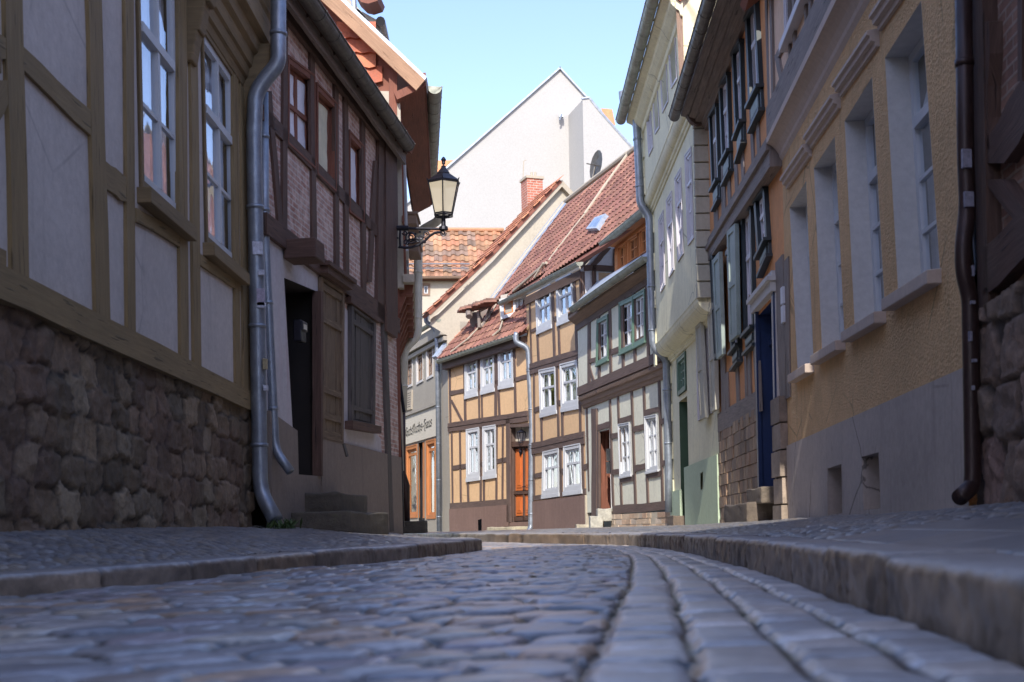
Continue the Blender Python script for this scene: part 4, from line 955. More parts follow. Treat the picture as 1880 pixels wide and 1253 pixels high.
# far dormer on its roof
m = MB(); q = [at(*cX(455, 75), 24), at(*cX(640, 180), 24), at(*cX(610, 232), 24), at(*cX(450, 160), 24)]; m.hexa(q, [p+Vector((0, 2, 0)) for p in q], 1, .3, back=True)
q = [at(*cX(330, -60), 24), at(*cX(460, 60), 24), at(*cX(600, 240), 24), at(*cX(600, 330), 24.0), at(*cX(330, 100), 24)]; m.face(q); m.build('dormer', M['cement'], rf3)
m = MB(); q0 = at(*cX(668, 190), 24); q1 = at(*cX(718, 395), 27.5); m.tube([q0, q0*.5+q1*.5, q1], .09, 10); q2 = at(*cX(620, 235), 24); q3 = at(*cX(660, 360), 26.5); m.build('dormer_gutter', M['zincdk'], rf3)
m = MB(); m.face([q0+Vector((-.05, 0, 0)), q1+Vector((-.05, 0, 0)), q3, q2]); m.build('dormer_soffit', M['redwood'], rf3)
m = MB(); m.tube([at(*cX(425, -80), 23.4), at(*cX(440, 150), 23.4)], .05, 10); m.build('vent_pipe', M['lead'], rf3)
m = MB(); q = [at(*cX(440, -40), 23), at(*cX(660, -40), 23), at(*cX(640, 8), 23), at(*cX(560, 34), 23), at(*cX(500, 20), 23)]; m.face(q); m.face([p+Vector((0, 1, .2)) for p in q]); 
for i in range(5): m.face([q[i], q[(i+1) % 5], q[(i+1) % 5]+Vector((0, 1, .2)), q[i]+Vector((0, 1, .2))])
m.build('upper_eave', M['redwood'], rf3)
body(H3, F3, 0, S3, 0, 7.6, 6, 'creamw', 'side_wall')
# projecting window boxes and the cream pipe at the far corner
for (x0, y0, x1, y1, Yb, dm) in ((739, 403, 767, 420, 24.5, .3), (749, 455, 771, 470, 25.5, .3)):
    m = MB(); c0 = at((x0+x1)/2, (y0+y1)/2, Yb); hw = (x1-x0)/2/F*Yb; hh = (y1-y0)/2/F*Yb; m.box(c0, hw, .4, hh); m.box(c0+Vector((0, 0, hh+.02)), hw+.03, .44, .025); m.build('projecting_box', M['cornice'], H3)
pm = downpipe(H3, [at(812, 392, 25.6), at(803, 407, 25.8), at(772, 424, 26.4), at(768, 450, 26.6), at(767, 618, 26.6), at(742, 640, 26.6), at(739, 755, 26.6)], .092, 'cream_pipe', rad=.25)
m = MB(); m.tube([at(738, 752, 26.6), at(739, 870, 26.6), at(745, 892, 26.6), at(745, 966, 26.6)], [.075, .075, .09, .09], 12); m.build('pipe_sleeve', M['copperbr'], H3, smooth=True)
step_block('stone_step', at(757, 968, 26.2), .30, .3, .13, 0, 'small grey stone block at the foot of the cream rain pipe', seed=8)
# weeds below the grey pipe
m = MB(); rn = random.Random(4); base = at(518, 968, 13.9)
for i in range(60):
    a = rn.uniform(0, 6.28); r0 = rn.uniform(0, .22); p = base+Vector((math.cos(a)*r0, math.sin(a)*r0*.6, -.02)); h = rn.uniform(.03, .13); lean = Vector((rn.uniform(-.12, .12), rn.uniform(-.12, .12), h)); w_ = Vector((rn.uniform(.006, .014), rn.uniform(-.01, .01), 0))
    m.face([p-w_*.4, p+w_*.4, p+lean*.6+w_, p+lean, p+lean*.6-w_], None, (.06, .10, .02))
m.build('weed_tuft', paint('weed_leaf', (.05, .09, .02), .7, .3), None, label='small green weed tuft growing by the mouth of the grey rain pipe', cat='weed', origin=base)

# ================================================= WALL LANTERN
LY = 21.0; LC = at(815, 345, LY)
LN = thing('wall_lantern', 'black iron street lantern on a scrolled bracket against the white gable', 'lantern', at(730, 418, LY))
px = LY/F
def lp(x, y, d=0): return at(*cM(x, y), LY+d)
m = MB(); rb = Vector((0, 0, 0))
cx_ = 677
def ring6(y, r, n=6, rot=.52):
    c0 = lp(cx_, y); rr = r/5.447*px; return [c0+Vector((math.cos(a)*rr, math.sin(a)*rr, 0)) for a in [rot+2*math.pi*k/n for k in range(n)]]
g = MB(); T = ring6(365, 168); B = ring6(672, 98)
for k in range(6): g.face([T[k], T[(k+1) % 6], B[(k+1) % 6], B[k]])
f = MB()
for k in range(6): f.tube([T[k], B[k]], .011, 6); f.tube([T[k], T[(k+1) % 6]], .015, 6); f.tube([B[k], B[(k+1) % 6]], .013, 6); f.tube([T[k], T[k]+(T[k]-lp(cx_, 365)).normalized()*.03+Vector((0, 0, .05))], .01, 6)
rings = [(365, 176), (355, 181), (280, 78), (277, 70), (268, 72), (215, 30), (205, 26), (195, 28)]
for (y0, r0), (y1, r1) in zip(rings[:-1], rings[1:]):
    A_, B_ = ring6(y0, r0), ring6(y1, r1)
    for k in range(6): f.face([A_[k], A_[(k+1) % 6], B_[(k+1) % 6], B_[k]])
f.tube([lp(cx_, 205), lp(cx_, 178), lp(cx_, 170), lp(cx_, 150), lp(cx_, 128), lp(cx_, 108), lp(cx_, 98)], [.03, .012, .03, .03, .045, .025, .004], 12)
f.tube([lp(cx_, 672), lp(cx_, 720), lp(cx_, 790), lp(cx_, 800), lp(cx_, 830)], [.02, .035, .04, .075, .08], 12)
Bq = ring6(690, 98)
for k in range(6): f.tube([B[k], Bq[k]], .012, 6); f.tube([Bq[k], Bq[(k+1) % 6]], .012, 6); f.tube([Bq[k], lp(cx_, 700)], .008, 6)
lt = f.build('lantern_frame', M['black'], LN); g.build('lantern_glass', M['lampglass'], LN)
bl_ = MB(); bl_.tube([lp(cx_, 430), lp(cx_, 440), lp(cx_, 500), lp(cx_, 560), lp(cx_, 600)], [.01, .05, .05, .03, .02], 10); bl_.build('lamp_bulb', M['whitewarm'], LN, smooth=True)
b = MB(); b.tube([lp(205, 812), lp(640, 822), lp(715, 822)], .022, 8); b.tube([lp(205, 812), lp(330, 812)], .045, 8)
b.tube([lp(x, y) for x, y in ((230, 1000), (300, 1010), (360, 1005), (430, 980), (490, 940), (540, 890), (590, 860), (660, 850))], .022, 8)
b.tube([lp(245, 830), lp(240, 920), lp(245, 1000)], .018, 8)
def spiral(cx, cy, r, a0, turns, r1=.2, n=26):
    return [lp(cx+math.cos(a0+turns*6.283*k/n)*r*(1-(1-r1)*k/n), cy+math.sin(a0+turns*6.283*k/n)*r*(1-(1-r1)*k/n)) for k in range(n+1)]
for s_ in (spiral(355, 900, 72, 0, 1.9, .1), spiral(500, 875, 40, 2.5, -1.7), spiral(672, 862, 32, 0, 1.6), spiral(300, 955, 30, 1, -1.4), spiral(420, 935, 26, 3, 1.3), spiral(290, 860, 26, 3, -1.2), spiral(355, 900, 45, 2, -1.5, .3), spiral(450, 900, 22, 0, 1.2)): b.tube(s_, .012, 6)
for x, y in ((215, 910), (235, 1005), (340, 870), (380, 930), (330, 930), (395, 870), (490, 955), (440, 850)): b.tube([lp(x-14, y), lp(x, y), lp(x+14, y+3)], [.004, .022, .004], 6)
b.build('bracket', M['black'], LN)
# ================================================= RIGHT: near dark house at the frame edge
F0 = Fac((2.5, 1.6), (2.885, 7.82)); S0 = F0.L
H0 = thing('timber_house', 'dark half-timbered house at the far right edge on big brown rubble stones', 'house', F0.pt(S0/2, 0, -3))
st_top = F0.line((1803, 560), (1880, 505))
rubble(H0, F0, 2.2, S0+.05, lambda s: st_top(s), lambda s: .16, 'rubble_base', cell=.50, res=.022, amp=.05, o=-.02, rowh=.34, seed=9, cols=((.25, .17, .125), (.29, .20, .15), (.21, .15, .11), (.26, .165, .13)), mortar=(.09, .065, .05))
rubble(H0, F0, 0, 2.2, lambda s: min(1.9, st_top(s)), lambda s: .16, 'rubble_base', cell=.50, res=.05, amp=.05, o=-.02, rowh=.30, seed=9)
m = MB(); poly(m, F0, [(0, 1.5), (S0, 1.5), (S0, 5.4), (0, 5.4)], -.14); m.build('brick_panels', M['herring'], H0)
t = MB(); strip(t, F0, [(S0-.22, 5.4), (S0-.2, 1.3)], [(S0, 5.4), (S0, 1.3)], -.14, -.05)
member(t, F0, (1815, 300), (1905, 150), 62, -.13, .07); member(t, F0, (1800, 275), (1800, 40), 30, -.13, .07, vert=True); member(t, F0, (1822, 330), (1905, 440), 34, -.13, .07)
member(t, F0, (1805, 500), (1910, 400), 90, -.13, .08); member(t, F0, (1872, -60), (1872, 150), 8, -.13, .06)
for s_ in (1.0, 2.4, 3.8): strip(t, F0, [(s_, 1.5), (s_, 5.4)], [(s_+.2, 1.5), (s_+.2, 5.4)], -.14, -.05)
for z_ in (2.2, 3.7, 5.2): beam_sz(t, F0, (0, z_), (S0 if z_ > 5 else 4.6, z_), .22, -.14, -.04)
t.build('timber_frame', M['darkwood'], H0)
wq = F0.sz((1877, 140))
window(H0, F0, [(wq[0]-.95, wq[1]+1.25), (wq[0]-.06, wq[1]+1.25), (wq[0]-.06, wq[1]), (wq[0]-.95, wq[1])][0:4], -.14, cas=.07, casp=.05, rec=.03, sash='white', casmat='lead')
body(H0, F0, 0, S0, 0, 5.4, 6, 'brownpl', 'side_wall'); simple_roof(H0, F0, 0, S0, 5.4, 2.6, 6, .4, ((.33, .13, .08),), tl=False)

# ================================================= OCHRE ROUGHCAST HOUSE
F4 = Fac((2.891, 7.87), (3.348, 15.1)); S4 = F4.L
H4 = thing('stucco_house', 'ochre roughcast house with four deep grey window recesses and grey cement base', 'house', F4.pt(S4/2, 0, -3))
crn = F4.line((1432, 300), (1596, 0)); plz = F4.line((1445, 820), (1779, 673))
zc = (crn(0)+crn(S4))/2
wq = [[(1625, 107), (1691, 2), (1726, 499), (1650, 546)], [(1551, 223), (1601, 142), (1625, 575), (1570, 608)], [(1494.6, 309), (1532.5, 251), (1551, 627), (1510, 652)], [(1450, 382), (1480, 333), (1494, 670), (1465, 688)]]
hs = []
for i, q in enumerate(wq):
    Q = qpx(F4, q); wn, h = window(H4, F4, Q, 0, cas=0, rec=.19, transom=.30, cols=2, rows=(1, 3), curtain='full' if i else 'low', fw=.075, mw=.032, deep=True); hs.append(h)
    s_ = MB(); qq = quad_sub(Q, -.13, 1.0, 1.03, 1.0); dz = .085
    s_.hexa([F4.pt(p[0], p[1]+(.01 if k < 2 else -dz), .10) for k, p in enumerate([qq[0], qq[1], qq[1], qq[0]])], [F4.pt(p[0], p[1]+(.035 if k < 2 else -dz), -.18) for k, p in enumerate([qq[0], qq[1], qq[1], qq[0]])], 1.2, .1)
    s_.build('sill', M['mould'], wn, bevel=.008)
    if i == 0:  # tilted top light, open inwards
        v = MB(); tq = quad_sub(h, .1, .02, .95, .27); fr = lambda p, o: F4.pt(p[0], p[1], o)
        for a, b in ((0, 1), (1, 2), (2, 3), (3, 0)): v.tube([fr(tq[a], -.24-(.14 if a < 2 else 0)), fr(tq[b], -.24-(.14 if b in (0, 1) else 0))], .022, 6)
        v.build('open_toplight', M['white'], wn)
hood = [(cI(95, 845), cI(200, 690)), (cI(203, 655), cI(330, 465)), (cI(338, 415), cI(503, 175)), (cI(512, 105), cI(680, -145))]
m = MB()
for a, b in hood:
    A_, B_ = F4.sz(a, .06), F4.sz(b, .06); profile(m, F4, A_, B_, [(0, -.07), (.03, -.07), (.035, -.03), (.07, -.02), (.075, .02), (.10, .03), (.10, .06), (0, .075)])
m.build('hood_moulding', M['mould'], H4)
m = MB(); poly(m, F4, [(0, plz(0)-.05), (S4, plz(S4)-.05), (S4, crn(S4)+.05), (0, crn(0)+.05)], 0, 0, hs); wl = m.build('roughcast_wall', M['yellow'], H4)
m = MB(); c1, c2 = qpx(F4, cJ(285, 930, 345, 910, 349, 1118, 287, 1128)), qpx(F4, cJ(432, 880, 505, 860, 514, 1098, 441, 1107))
poly(m, F4, [(0, .05), (S4, .05), (S4, plz(S4)), (0, plz(0))], .02, 0, [c1, c2]); m.face([F4.pt(0, plz(0), .02), F4.pt(S4, plz(S4), .02), F4.pt(S4, plz(S4), 0), F4.pt(0, plz(0), 0)])
m.build('plinth', M['greyplinth'], H4)
for c_ in (c1, c2):
    m = MB()
    for i in range(4):
        a, b = c_[i], c_[(i+1) % 4]; m.face([F4.pt(*a, .021), F4.pt(*b, .021), F4.pt(*b, -.17), F4.pt(*a, -.17)], [(0, 0), (1, 0), (1, .4), (0, .4)])
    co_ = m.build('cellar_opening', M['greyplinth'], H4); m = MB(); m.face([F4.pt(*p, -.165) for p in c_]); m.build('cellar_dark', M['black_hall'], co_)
# jetty moulding, beam, upper peach storey
m = MB(); profile(m, F4, (0, crn(0)), (S4+.02, crn(S4)), [(0, -.02), (.03, .02), (.04, .06), (.08, .12), (.12, .16), (.15, .18), (.18, .19), (.18, .27), (0, .27)], n=1); m.build('string_course', M['mould'], H4)
U4 = .13; z4 = lambda s: crn(s)+.27
t = MB(); ss = np.linspace(0, S4, 12); strip(t, F4, [(s, z4(s)+.34+random.uniform(-.02, .02)) for s in ss], [(s, z4(s)) for s in ss], 0, U4+.05); t.build('jetty_beam', M['greywood'], H4)
wu = [F4.sz(cI(122, 190), U4), F4.sz(cI(238, -5), U4)]
up = []
for k in range(3):
    d = -k*1.75; Q = [(wu[0][0]+d, wu[0][1]+1.25), (wu[1][0]+d, wu[0][1]+1.25), (wu[1][0]+d, wu[0][1]-.0), (wu[0][0]+d, wu[0][1])]
    if Q[1][0] < .1: break
    wn, h = window(H4, F4, Q, U4, cas=.07, casp=.04, rec=.04, sash='whitewarm', casmat='whitewarm', sill=('whitewarm', .09, .1, .06)); up.append(h)
m = MB(); poly(m, F4, [(0, z4(0)+.2), (S4+.02, z4(S4)+.2), (S4+.02, z4(S4)+2.2), (0, z4(0)+2.2)], U4, 0, up)
m.face([F4.pt(S4+.02, z4(S4)+.1, U4), F4.pt(S4+.02, z4(S4)+2.2, U4), F4.pt(S4+.02, z4(S4)+2.2, -.2), F4.pt(S4+.02, z4(S4)+.1, -.2)]); m.build('peach_wall', M['peach'], H4)
t = MB()
for x, w_ in ((53, 9), (134, 4), (213, 4)):
    s_ = F4.sz(cI(x, 300), U4)[0]; strip(t, F4, [(s_-w_*.008, z4(s_)+.2), (s_-w_*.008, z4(s_)+2.2)], [(s_+w_*.008, z4(s_)+.2), (s_+w_*.008, z4(s_)+2.2)], U4-.01, U4+.03)
member(t, F4, cI(62, 260), cI(108, 480), 7, U4, .028); member(t, F4, cI(62, 265), cI(165, 60), 8, U4, .028, vert=True); 
for k in range(6):
    s_ = S4-2.0-k*.95; strip(t, F4, [(s_, z4(s_)+.2), (s_, z4(s_)+2.2)], [(s_+.11, z4(s_)+.2), (s_+.11, z4(s_)+2.2)], U4-.01, U4+.03)
t.build('timber_frame', M['greywood'], H4)
body(H4, F4, 0, S4, 0, zc+2.2, 7, 'yellow', 'side_wall'); simple_roof(H4, F4, 0, S4, zc+2.2, 2.6, 7, .45, ((.33, .13, .08),), tl=False)
# brown rain pipe between the two houses
YP = 7.72
P = [at(1773, -160, YP), at(1779, 300, YP), at(1783, 380, YP), at(1774, 455, YP-.03), at(1776, 505, YP-.03), at(1787, 545, YP), at(1792, 870, YP), at(1790, 893, YP), at(1768, 914, YP-.12)]
dp = downpipe(H4, [p-Vector((.02, 0, 0)) for p in P], .052, 'copperbr', rad=.16)
st = MB()
for (x, y, a, b) in ((1776, 290, 8, 17), (1780, 365, 8, 14), (1779, 497, 10, 10), (1783, 617, 2.5, 9), (1787, 555, 4, 3), (1790, 662, 4, 3), (1788, 712, 2, 4)):
    c0 = at(x, y, YP-.07); k = .0034; col = random.choice(((.42, .4, .45), (.3, .28, .33)))
    st = MB(); st.hexa([c0+Vector((-a*k, 0, b*k)), c0+Vector((a*k, 0, b*k*.9)), c0+Vector((a*k, 0, -b*k)), c0+Vector((-a*k, 0, -b*k))], [c0+Vector((sx*a*k, .03, sz_*b*k)) for sx, sz_ in ((-1, 1), (1, 1), (1, -1), (-1, -1))], 1, 1, 0, col); st.build('sticker', M['sticker'], dp)

# ================================================= BURNT ORANGE HOUSE WITH BLUE DOOR
F5 = Fac((3.348, 15.1), (3.616, 21.6)); S5 = F5.L; U5 = .10
H5 = thing('timber_house', 'shaded burnt-orange timber house with dark green shutters and a tall deep-blue door', 'house', F5.pt(S5/2, 0, -3))
bt = F5.line(cG(485, 1062), cG(760, 595), U5); bb = F5.line(cG(488, 1165), cG(765, 750), U5)
up = []
uq = [cG(475, 545, 500, 505, 510, 825, 488, 865), cG(523, 405, 552, 362, 562, 690, 536, 738), cG(585, 255, 612, 212, 622, 560, 600, 618), cG(650, 92, 682, 34, 700, 400, 666, 468)]
ez = F5.sz(cG(560, 560), U5)
uw = [qpx(F5, q, U5) for q in uq]
def shutterwin(q, o, ap=.34, proj=.06):
    Q = grow(q, .0); wn, h = window(H5, F5, Q, o, cas=.0, rec=.0, sash='whitewarm', transom=.36, rows=(1, 2), curtain='full', fw=.06, mw=.03)
    c = MB(); w_, h_ = dimw(Q), dimh(Q)
    bar(c, F5, Q, -.18/w_, -.04, -.02/w_, 1.04, o-.01, o+proj); bar(c, F5, Q, 1+.0/w_, -.04, 1+.12/w_, 1.04, o-.01, o+proj); bar(c, F5, Q, -.18/w_, -.07, 1+.14/w_, -.02, o-.01, o+proj+.02)
    c.build('side_shutter', M['dkgreen'], wn)
    a = MB(); bar(a, F5, Q, -.18/w_, 1.0, 1+.14/w_, 1+.05/h_, o-.01, o+proj+.05); bar(a, F5, Q, -.12/w_, 1+.05/h_, 1+.10/w_, 1+ap/h_, o-.01, o+proj-.02); bar(a, F5, Q, -.18/w_, 1+ap/h_, 1+.14/w_, 1+(ap+.045)/h_, o-.01, o+proj+.03); bar(a, F5, Q, -.02, 1+.10/h_, 1.02, 1+(ap-.06)/h_, o-.01, o+proj)
    a.build('apron_box', M['dkgreen'], wn); a2 = MB(); bar(a2, F5, Q, .04, 1+.12/h_, .96, 1+(ap-.08)/h_, o, o+proj+.004); a2.build('apron_panel', M['teal'], wn)
    return h
for q in uw: up.append(shutterwin(q, U5))
ztop5 = F5.sz(cG(500, 500), U5)[1]+.10
cut = F5.line(cG(460, 560), cG(690, 0), U5)
m = MB(); poly(m, F5, [(0, bb(0)), (S5, bb(S5)), (S5, ztop5+.6), (0, ztop5+.6)], U5, 0, up); m.face([F5.pt(S5, bb(S5), U5), F5.pt(S5, ztop5, U5), F5.pt(S5, ztop5, 0), F5.pt(S5, bb(S5), 0)]); m.build('orange_wall_upper', M['rust'], H5)
t = MB(); ss = np.linspace(0, S5, 10); strip(t, F5, [(s, bt(s)) for s in ss], [(s, bb(s)) for s in ss], 0, U5+.05); strip(t, F5, [(s, bt(s)-.12) for s in ss], [(s, bt(s)-.2) for s in ss], U5, U5+.09)
for a, b, w_ in ((cG(472, 600), cG(487, 1060), 7), (cG(520, 840), cG(525, 1020), 5), (cG(543, 800), cG(548, 950), 5), (cG(575, 740), cG(582, 900), 5), (cG(605, 700), cG(611, 840), 5), (cG(648, 560), cG(657, 770), 5), (cG(675, 560), cG(683, 720), 5), (cG(742, 0), cG(762, 590), 10), (cG(722, 200), cG(735, 640), 4), (cG(512, 500), cG(515, 850), 3)):
    s_ = F5.sz(b, U5)[0]; zt_ = ztop5+.5 if a[1] < 260 else F5.sz(a, U5)[1]; post(t, F5, a, b, w_, bt(s_)-.05, zt_, U5, .02)
t.build('timber_frame', M['greywood'], H5)
# ground floor
gw = [qpx(F5, cG(690, 935, 722, 895, 738, 1120, 705, 1180)), qpx(F5, cG(627, 1010, 660, 975, 690, 1330, 650, 1400)), qpx(F5, [(1344, 480), (1352, 470), (1360, 632), (1353, 643)])]
gq = [[cG(690, 930), cG(722, 885), cG(736, 1105), cG(706, 1165)], [cG(626, 1010), cG(660, 970), (cH(645, 285)), (cH(614, 318))]]
hg = []
for k, q in enumerate(gq): hg.append(shutterwin(qpx(F5, q), 0, .26, .06))
Q = qpx(F5, [(1345, 470), (1354, 458), (1361, 632), (1352, 644)]); hg.append(shutterwin(Q, 0, .26, .07))
# leaning open shutters
for q, mt in ((qpx(F5, [(1324, 478), (1337, 462), (1343, 650), (1332, 660)]), 'teal'), (qpx(F5, [(1352, 425), (1368, 410), (1372, 615), (1357, 628)]), 'teal'), (qpx(F5, [(1318, 470), (1323, 462), (1331, 655), (1327, 662)]), 'dkgreen')):
    s_ = MB(); bar(s_, F5, q, 0, 0, 1, 1, .09, .13); ringbars(s_, F5, q, .17, .05, .13, .15); bar(s_, F5, q, .17, .47, .83, .53, .13, .15); s_.build('shutter', M[mt], H5)
dq = qpx(F5, [(1392, 585), (1421, 540), (1432, 893), (1402, 897)])   # dark-blue door opening
sb = F5.line(cH(500, 745), cH(662, 668)); sdn = F5.sz((1400, 895))[0]; sdr = F5.sz((1431, 893))[0]
dq = [(sdn, F5.sz((1397, 575))[1]), (sdr, F5.sz((1397, 575))[1]), (sdr, F5.sz((1431, 893))[1]), (sdn, F5.sz((1431, 893))[1])]
m = MB(); poly(m, F5, notch([(0, sb(0)-.02), (S5, sb(S5)-.02), (S5, bb(S5)+.02), (0, bb(0)+.02)], dq), 0, 0, [quad_sub(x, .01, .0, .99, 1) for x in hg]); m.build('orange_wall_lower', M['rust'], H5)
t = MB()
for a, b, w_ in ((cH(495, 300), cH(503, 720), 8), (cH(513, 500), cH(520, 690), 5), (cH(558, 450), cH(566, 660), 5), (cH(612, 400), cH(618, 640), 5), (cH(596, 400), cH(603, 640), 4), (cH(640, 350), cH(652, 600), 8), (cH(745, 0), cH(765, 600), 14), (cH(778, 0), cH(785, 600), 8)):
    s_ = F5.sz(b)[0]; post(t, F5, a, b, w_, sb(s_), bb(s_) if a[1] < 480 else F5.sz(a)[1], 0, .025)
sl_ = np.linspace(sdr+.0, sdn, 2); s6 = np.linspace(sdn+.12, S5, 6); strip(t, F5, [(s, sb(s)+.30) for s in s6], [(s, sb(s)-.02) for s in s6], 0, .035); t.build('timber_frame_lower', M['greywood'], H5)
bk = MB(); blocks(bk, F5, sdn+.1, S5, .1, sb(S5)+.0, -.05, .03, 9, 3, lw=(.16, .38), cols=((.33, .24, .16), (.40, .29, .19), (.27, .20, .145), (.36, .24, .155)), gap=.006)
bk.build('sandstone_base', M['sand'], H5)
m = MB(); poly(m, F5, [(sdn+.05, .05), (S5, .05), (S5, sb(S5)), (sdn+.05, sb(sdn))], -.0); m.build('base_mortar', M['brownpl'], H5)
bk = MB(); blocks(bk, F5, 0, sdr-.02, .1, 1.75, -.05, .09, 5, 5, lw=(.5, .7), cols=((.33, .26, .2), (.28, .22, .175), (.37, .29, .22)), gap=.01); bk.build('stone_pier', M['sand'], H5)
# door with casing, pediment, notice
d = MB(); bar(d, F5, dq, .0, .0, 1, 1, -.32, -.22); ringbars(d, F5, dq, .09, .03, -.22, -.18); bar(d, F5, dq, .46, .03, .54, 1, -.22, -.17)
for v0, v1 in ((.22, .45), (.5, .72), (.76, .95)):
    bar(d, F5, dq, .14, v0, .42, v1, -.22, -.2); bar(d, F5, dq, .58, v0, .86, v1, -.22, -.2)
bar(d, F5, dq, .0, .15, 1, .18, -.22, -.12)
dr = d.build('door', M['blue'], H5)
m = MB()
for a, b in ((0, 3), (1, 2)): m.face([F5.pt(*dq[a], .0), F5.pt(*dq[b], .0), F5.pt(*dq[b], -.33), F5.pt(*dq[a], -.33)], [(0, 0), (2, 0), (2, .3), (0, .3)])
m.face([F5.pt(*dq[0], 0), F5.pt(*dq[1], 0), F5.pt(*dq[1], -.33), F5.pt(*dq[0], -.33)]); m.build('door_reveal', M['blue'], H5)
m = MB(); dw, dh = dimw(dq), dimh(dq); cw = .12/dw
bar(m, F5, dq, -cw, -.02, 0, 1, -.02, .05); m.build('door_casing', M['blue'], H5); m = MB(); bar(m, F5, dq, 1, -.02, 1+cw, 1, -.02, .05); m.build('door_casing', M['blue'], H5)
m = MB(); bar(m, F5, dq, 1+cw*.35, 0, 1+cw*.65, 1, .05, .062); bar(m, F5, dq, 1+cw, -.02, 1+cw*1.3, 1, -.02, .03); bar(m, F5, dq, -cw*1.4, -.075, 1+cw*1.4, -.02, 0, .09); bar(m, F5, dq, -cw*1.6, -.10, 1+cw*1.6, -.075, 0, .14); bar(m, F5, dq, -cw*1.2, -.13, 1+cw*1.2, -.10, 0, .07); m.build('door_hood', M['reveal'], H5)
m = MB(); bar(m, F5, dq, .18, .55, .62, .64, -.17, -.16); m.build('notice', M['paper'], dr)
m = MB(); c0 = F5.pt((sdn+sdr)/2, 1.25, -.15); m.tube([c0, c0+F5.n*.06, c0+F5.n*.06+F5.d*.1], .012, 8); m.build('handle', M['zinc'], dr)
m = MB()
for x, y, hh in ((cH(763, 152), 0, .10), (cH(765, 235), 0, .10)):
    c0 = F5.hit(x[0], x[1], .04); m.box(c0, .07, .015, hh, ang(F5))
m.build('house_number_plate', M['paper'], H5)
# eaves: stepped cornice and gutter
g0, g1 = cG(322, 450), cG(455, 10)
GA, GB = F5.sz(g0, .66), F5.sz(g1, .66); zg = (GA[1]+GB[1])/2
kz = (GA[1]-GB[1])/(GA[0]-GB[0])
gutter(H5, F5, (0, GA[1]-kz*(GA[0])), (S5+.05, GA[1]+kz*(S5+.05-GA[0])), .66, .09, 'zincdk', .55, sz=True)
G5 = lambda s: GA[1]+kz*(s-GA[0])
m = MB(); zt5 = ztop5
pr = [(U5, .0), (U5+.06, .02), (U5+.07, .10), (.21, .14), (.22, .22), (.32, .27), (.33, .36), (.43, .42), (.44, .5), (.55, .56), (.56, .64)]
sc5 = lambda s: (G5(s)-ztop5)/.60
for (sA, sB) in ((0, S5),):
    P_ = [F5.pt(sA, ztop5+q[1]*sc5(sA), q[0]) for q in pr]; Q_ = [F5.pt(sB, ztop5+q[1]*sc5(sB), q[0]) for q in pr]
    for i in range(len(pr)-1): m.face([P_[i], P_[i+1], Q_[i+1], Q_[i]], [(0, i*.1), (0, i*.1+.1), (S5, i*.1+.1), (S5, i*.1)])
    m.face(Q_+[F5.pt(sB, ztop5+.7, 0)])
m.build('eaves_cornice', M['greywood'], H5)
m = MB(); q = [cG(340, 460), cG(385, 480), cG(455, 570), cG(400, 582), cG(370, 560), cG(345, 520)]; P3 = [at(x, y, 21.5) for x, y in q]; slab(m, P3, .05)
for a, b in zip(P3, P3[1:]+P3[:1]): m.face([a, b, b+Vector((0, .12, 0)), a+Vector((0, .12, 0))])
m.build('cornice_end', M['brownwood'], H5)
body(H5, F5, 0, S5, 0, ztop5+.2, 7, 'greywood', 'side_wall')
simple_roof(H5, F5, 0, S5, G5(S5/2)-.2+.62, 2.8, 7, .42, ((.42, .15, .08),), tl=False)
step_block('stone_step', F5.pt(F5.sz((1410, 915))[0], .57, .04), .62, .15, .11, ang(F5), 'upper sandstone step under the tall blue door', 'steps to the blue door', (.20, .16, .12), 11)
step_block('stone_step', F5.pt(F5.sz((1400, 945))[0]+.45, .30, .08), 1.15, .24, .19, ang(F5), 'wide lower sandstone step in front of the tall blue door', 'steps to the blue door', (.14, .11, .085), 12)

# ================================================= PALE GREEN HOUSE
F6 = Fac((3.616, 21.6), (3.617, 28.2)); S6 = F6.L; U6, V6, E6 = .32, .50, .88
H6 = thing('stucco_house', 'pale green plastered house whose storeys step out over its mint base', 'house', F6.pt(S6/2, 0, -3))
c1a = F6.line(cH(252, 412), cH(468, 190), .28); j1 = lambda s: c1a(s)            # lower edge of first jetty moulding
j2 = F6.line(cG(185, 975), cG(340, 600), .40)
gh = []; tq = qpx(F6, [(1247, 658), (1262, 640), (1263, 718), (1249, 733)]); dqr = qpx(F6, [(1250, 736), (1263, 724), (1266, 940), (1252, 946)])
dz0 = .35; s_a, s_b = F6.sz((1251, 940))[0], F6.sz((1266, 940))[0]; dqg = [(s_a, dqr[0][1]), (s_b, dqr[0][1]), (s_b, dz0), (s_a, dz0)]
wn, h = window(H6, F6, [(s_a, tq[0][1]), (s_b, tq[0][1]), (s_b, dqr[0][1]+.12), (s_a, dqr[0][1]+.12)], 0, cas=.1, casp=.03, casmat='framegreen', rec=.03, sash='framegreen', cols=3, transom=None, rows=(3, 3), curtain=None); gh.append(h)
w1 = qpx(F6, [(1297, 600), (1306, 590), (1312, 755), (1302, 770)]); w0 = qpx(F6, [(1279, 612), (1283, 606), (1291, 768), (1285, 775)])
m = MB(); bar(m, F6, dqg, 0, 0, 1, 1, -.3, -.22); ringbars(m, F6, dqg, .1, .04, -.22, -.19); bar(m, F6, dqg, .1, .48, .9, .52, -.22, -.19); gd = m.build('door', M['doorgreen'], H6)
m = MB(); bar(m, F6, dqg, .35, .42, .85, .54, -.19, -.185); m.build('notice', M['paper'], gd)
m = MB()
for a, b in ((0, 3), (1, 2)): m.face([F6.pt(*dqg[a], .0), F6.pt(*dqg[b], .0), F6.pt(*dqg[b], -.3), F6.pt(*dqg[a], -.3)])
m.build('door_reveal', M['doorgreen'], H6)
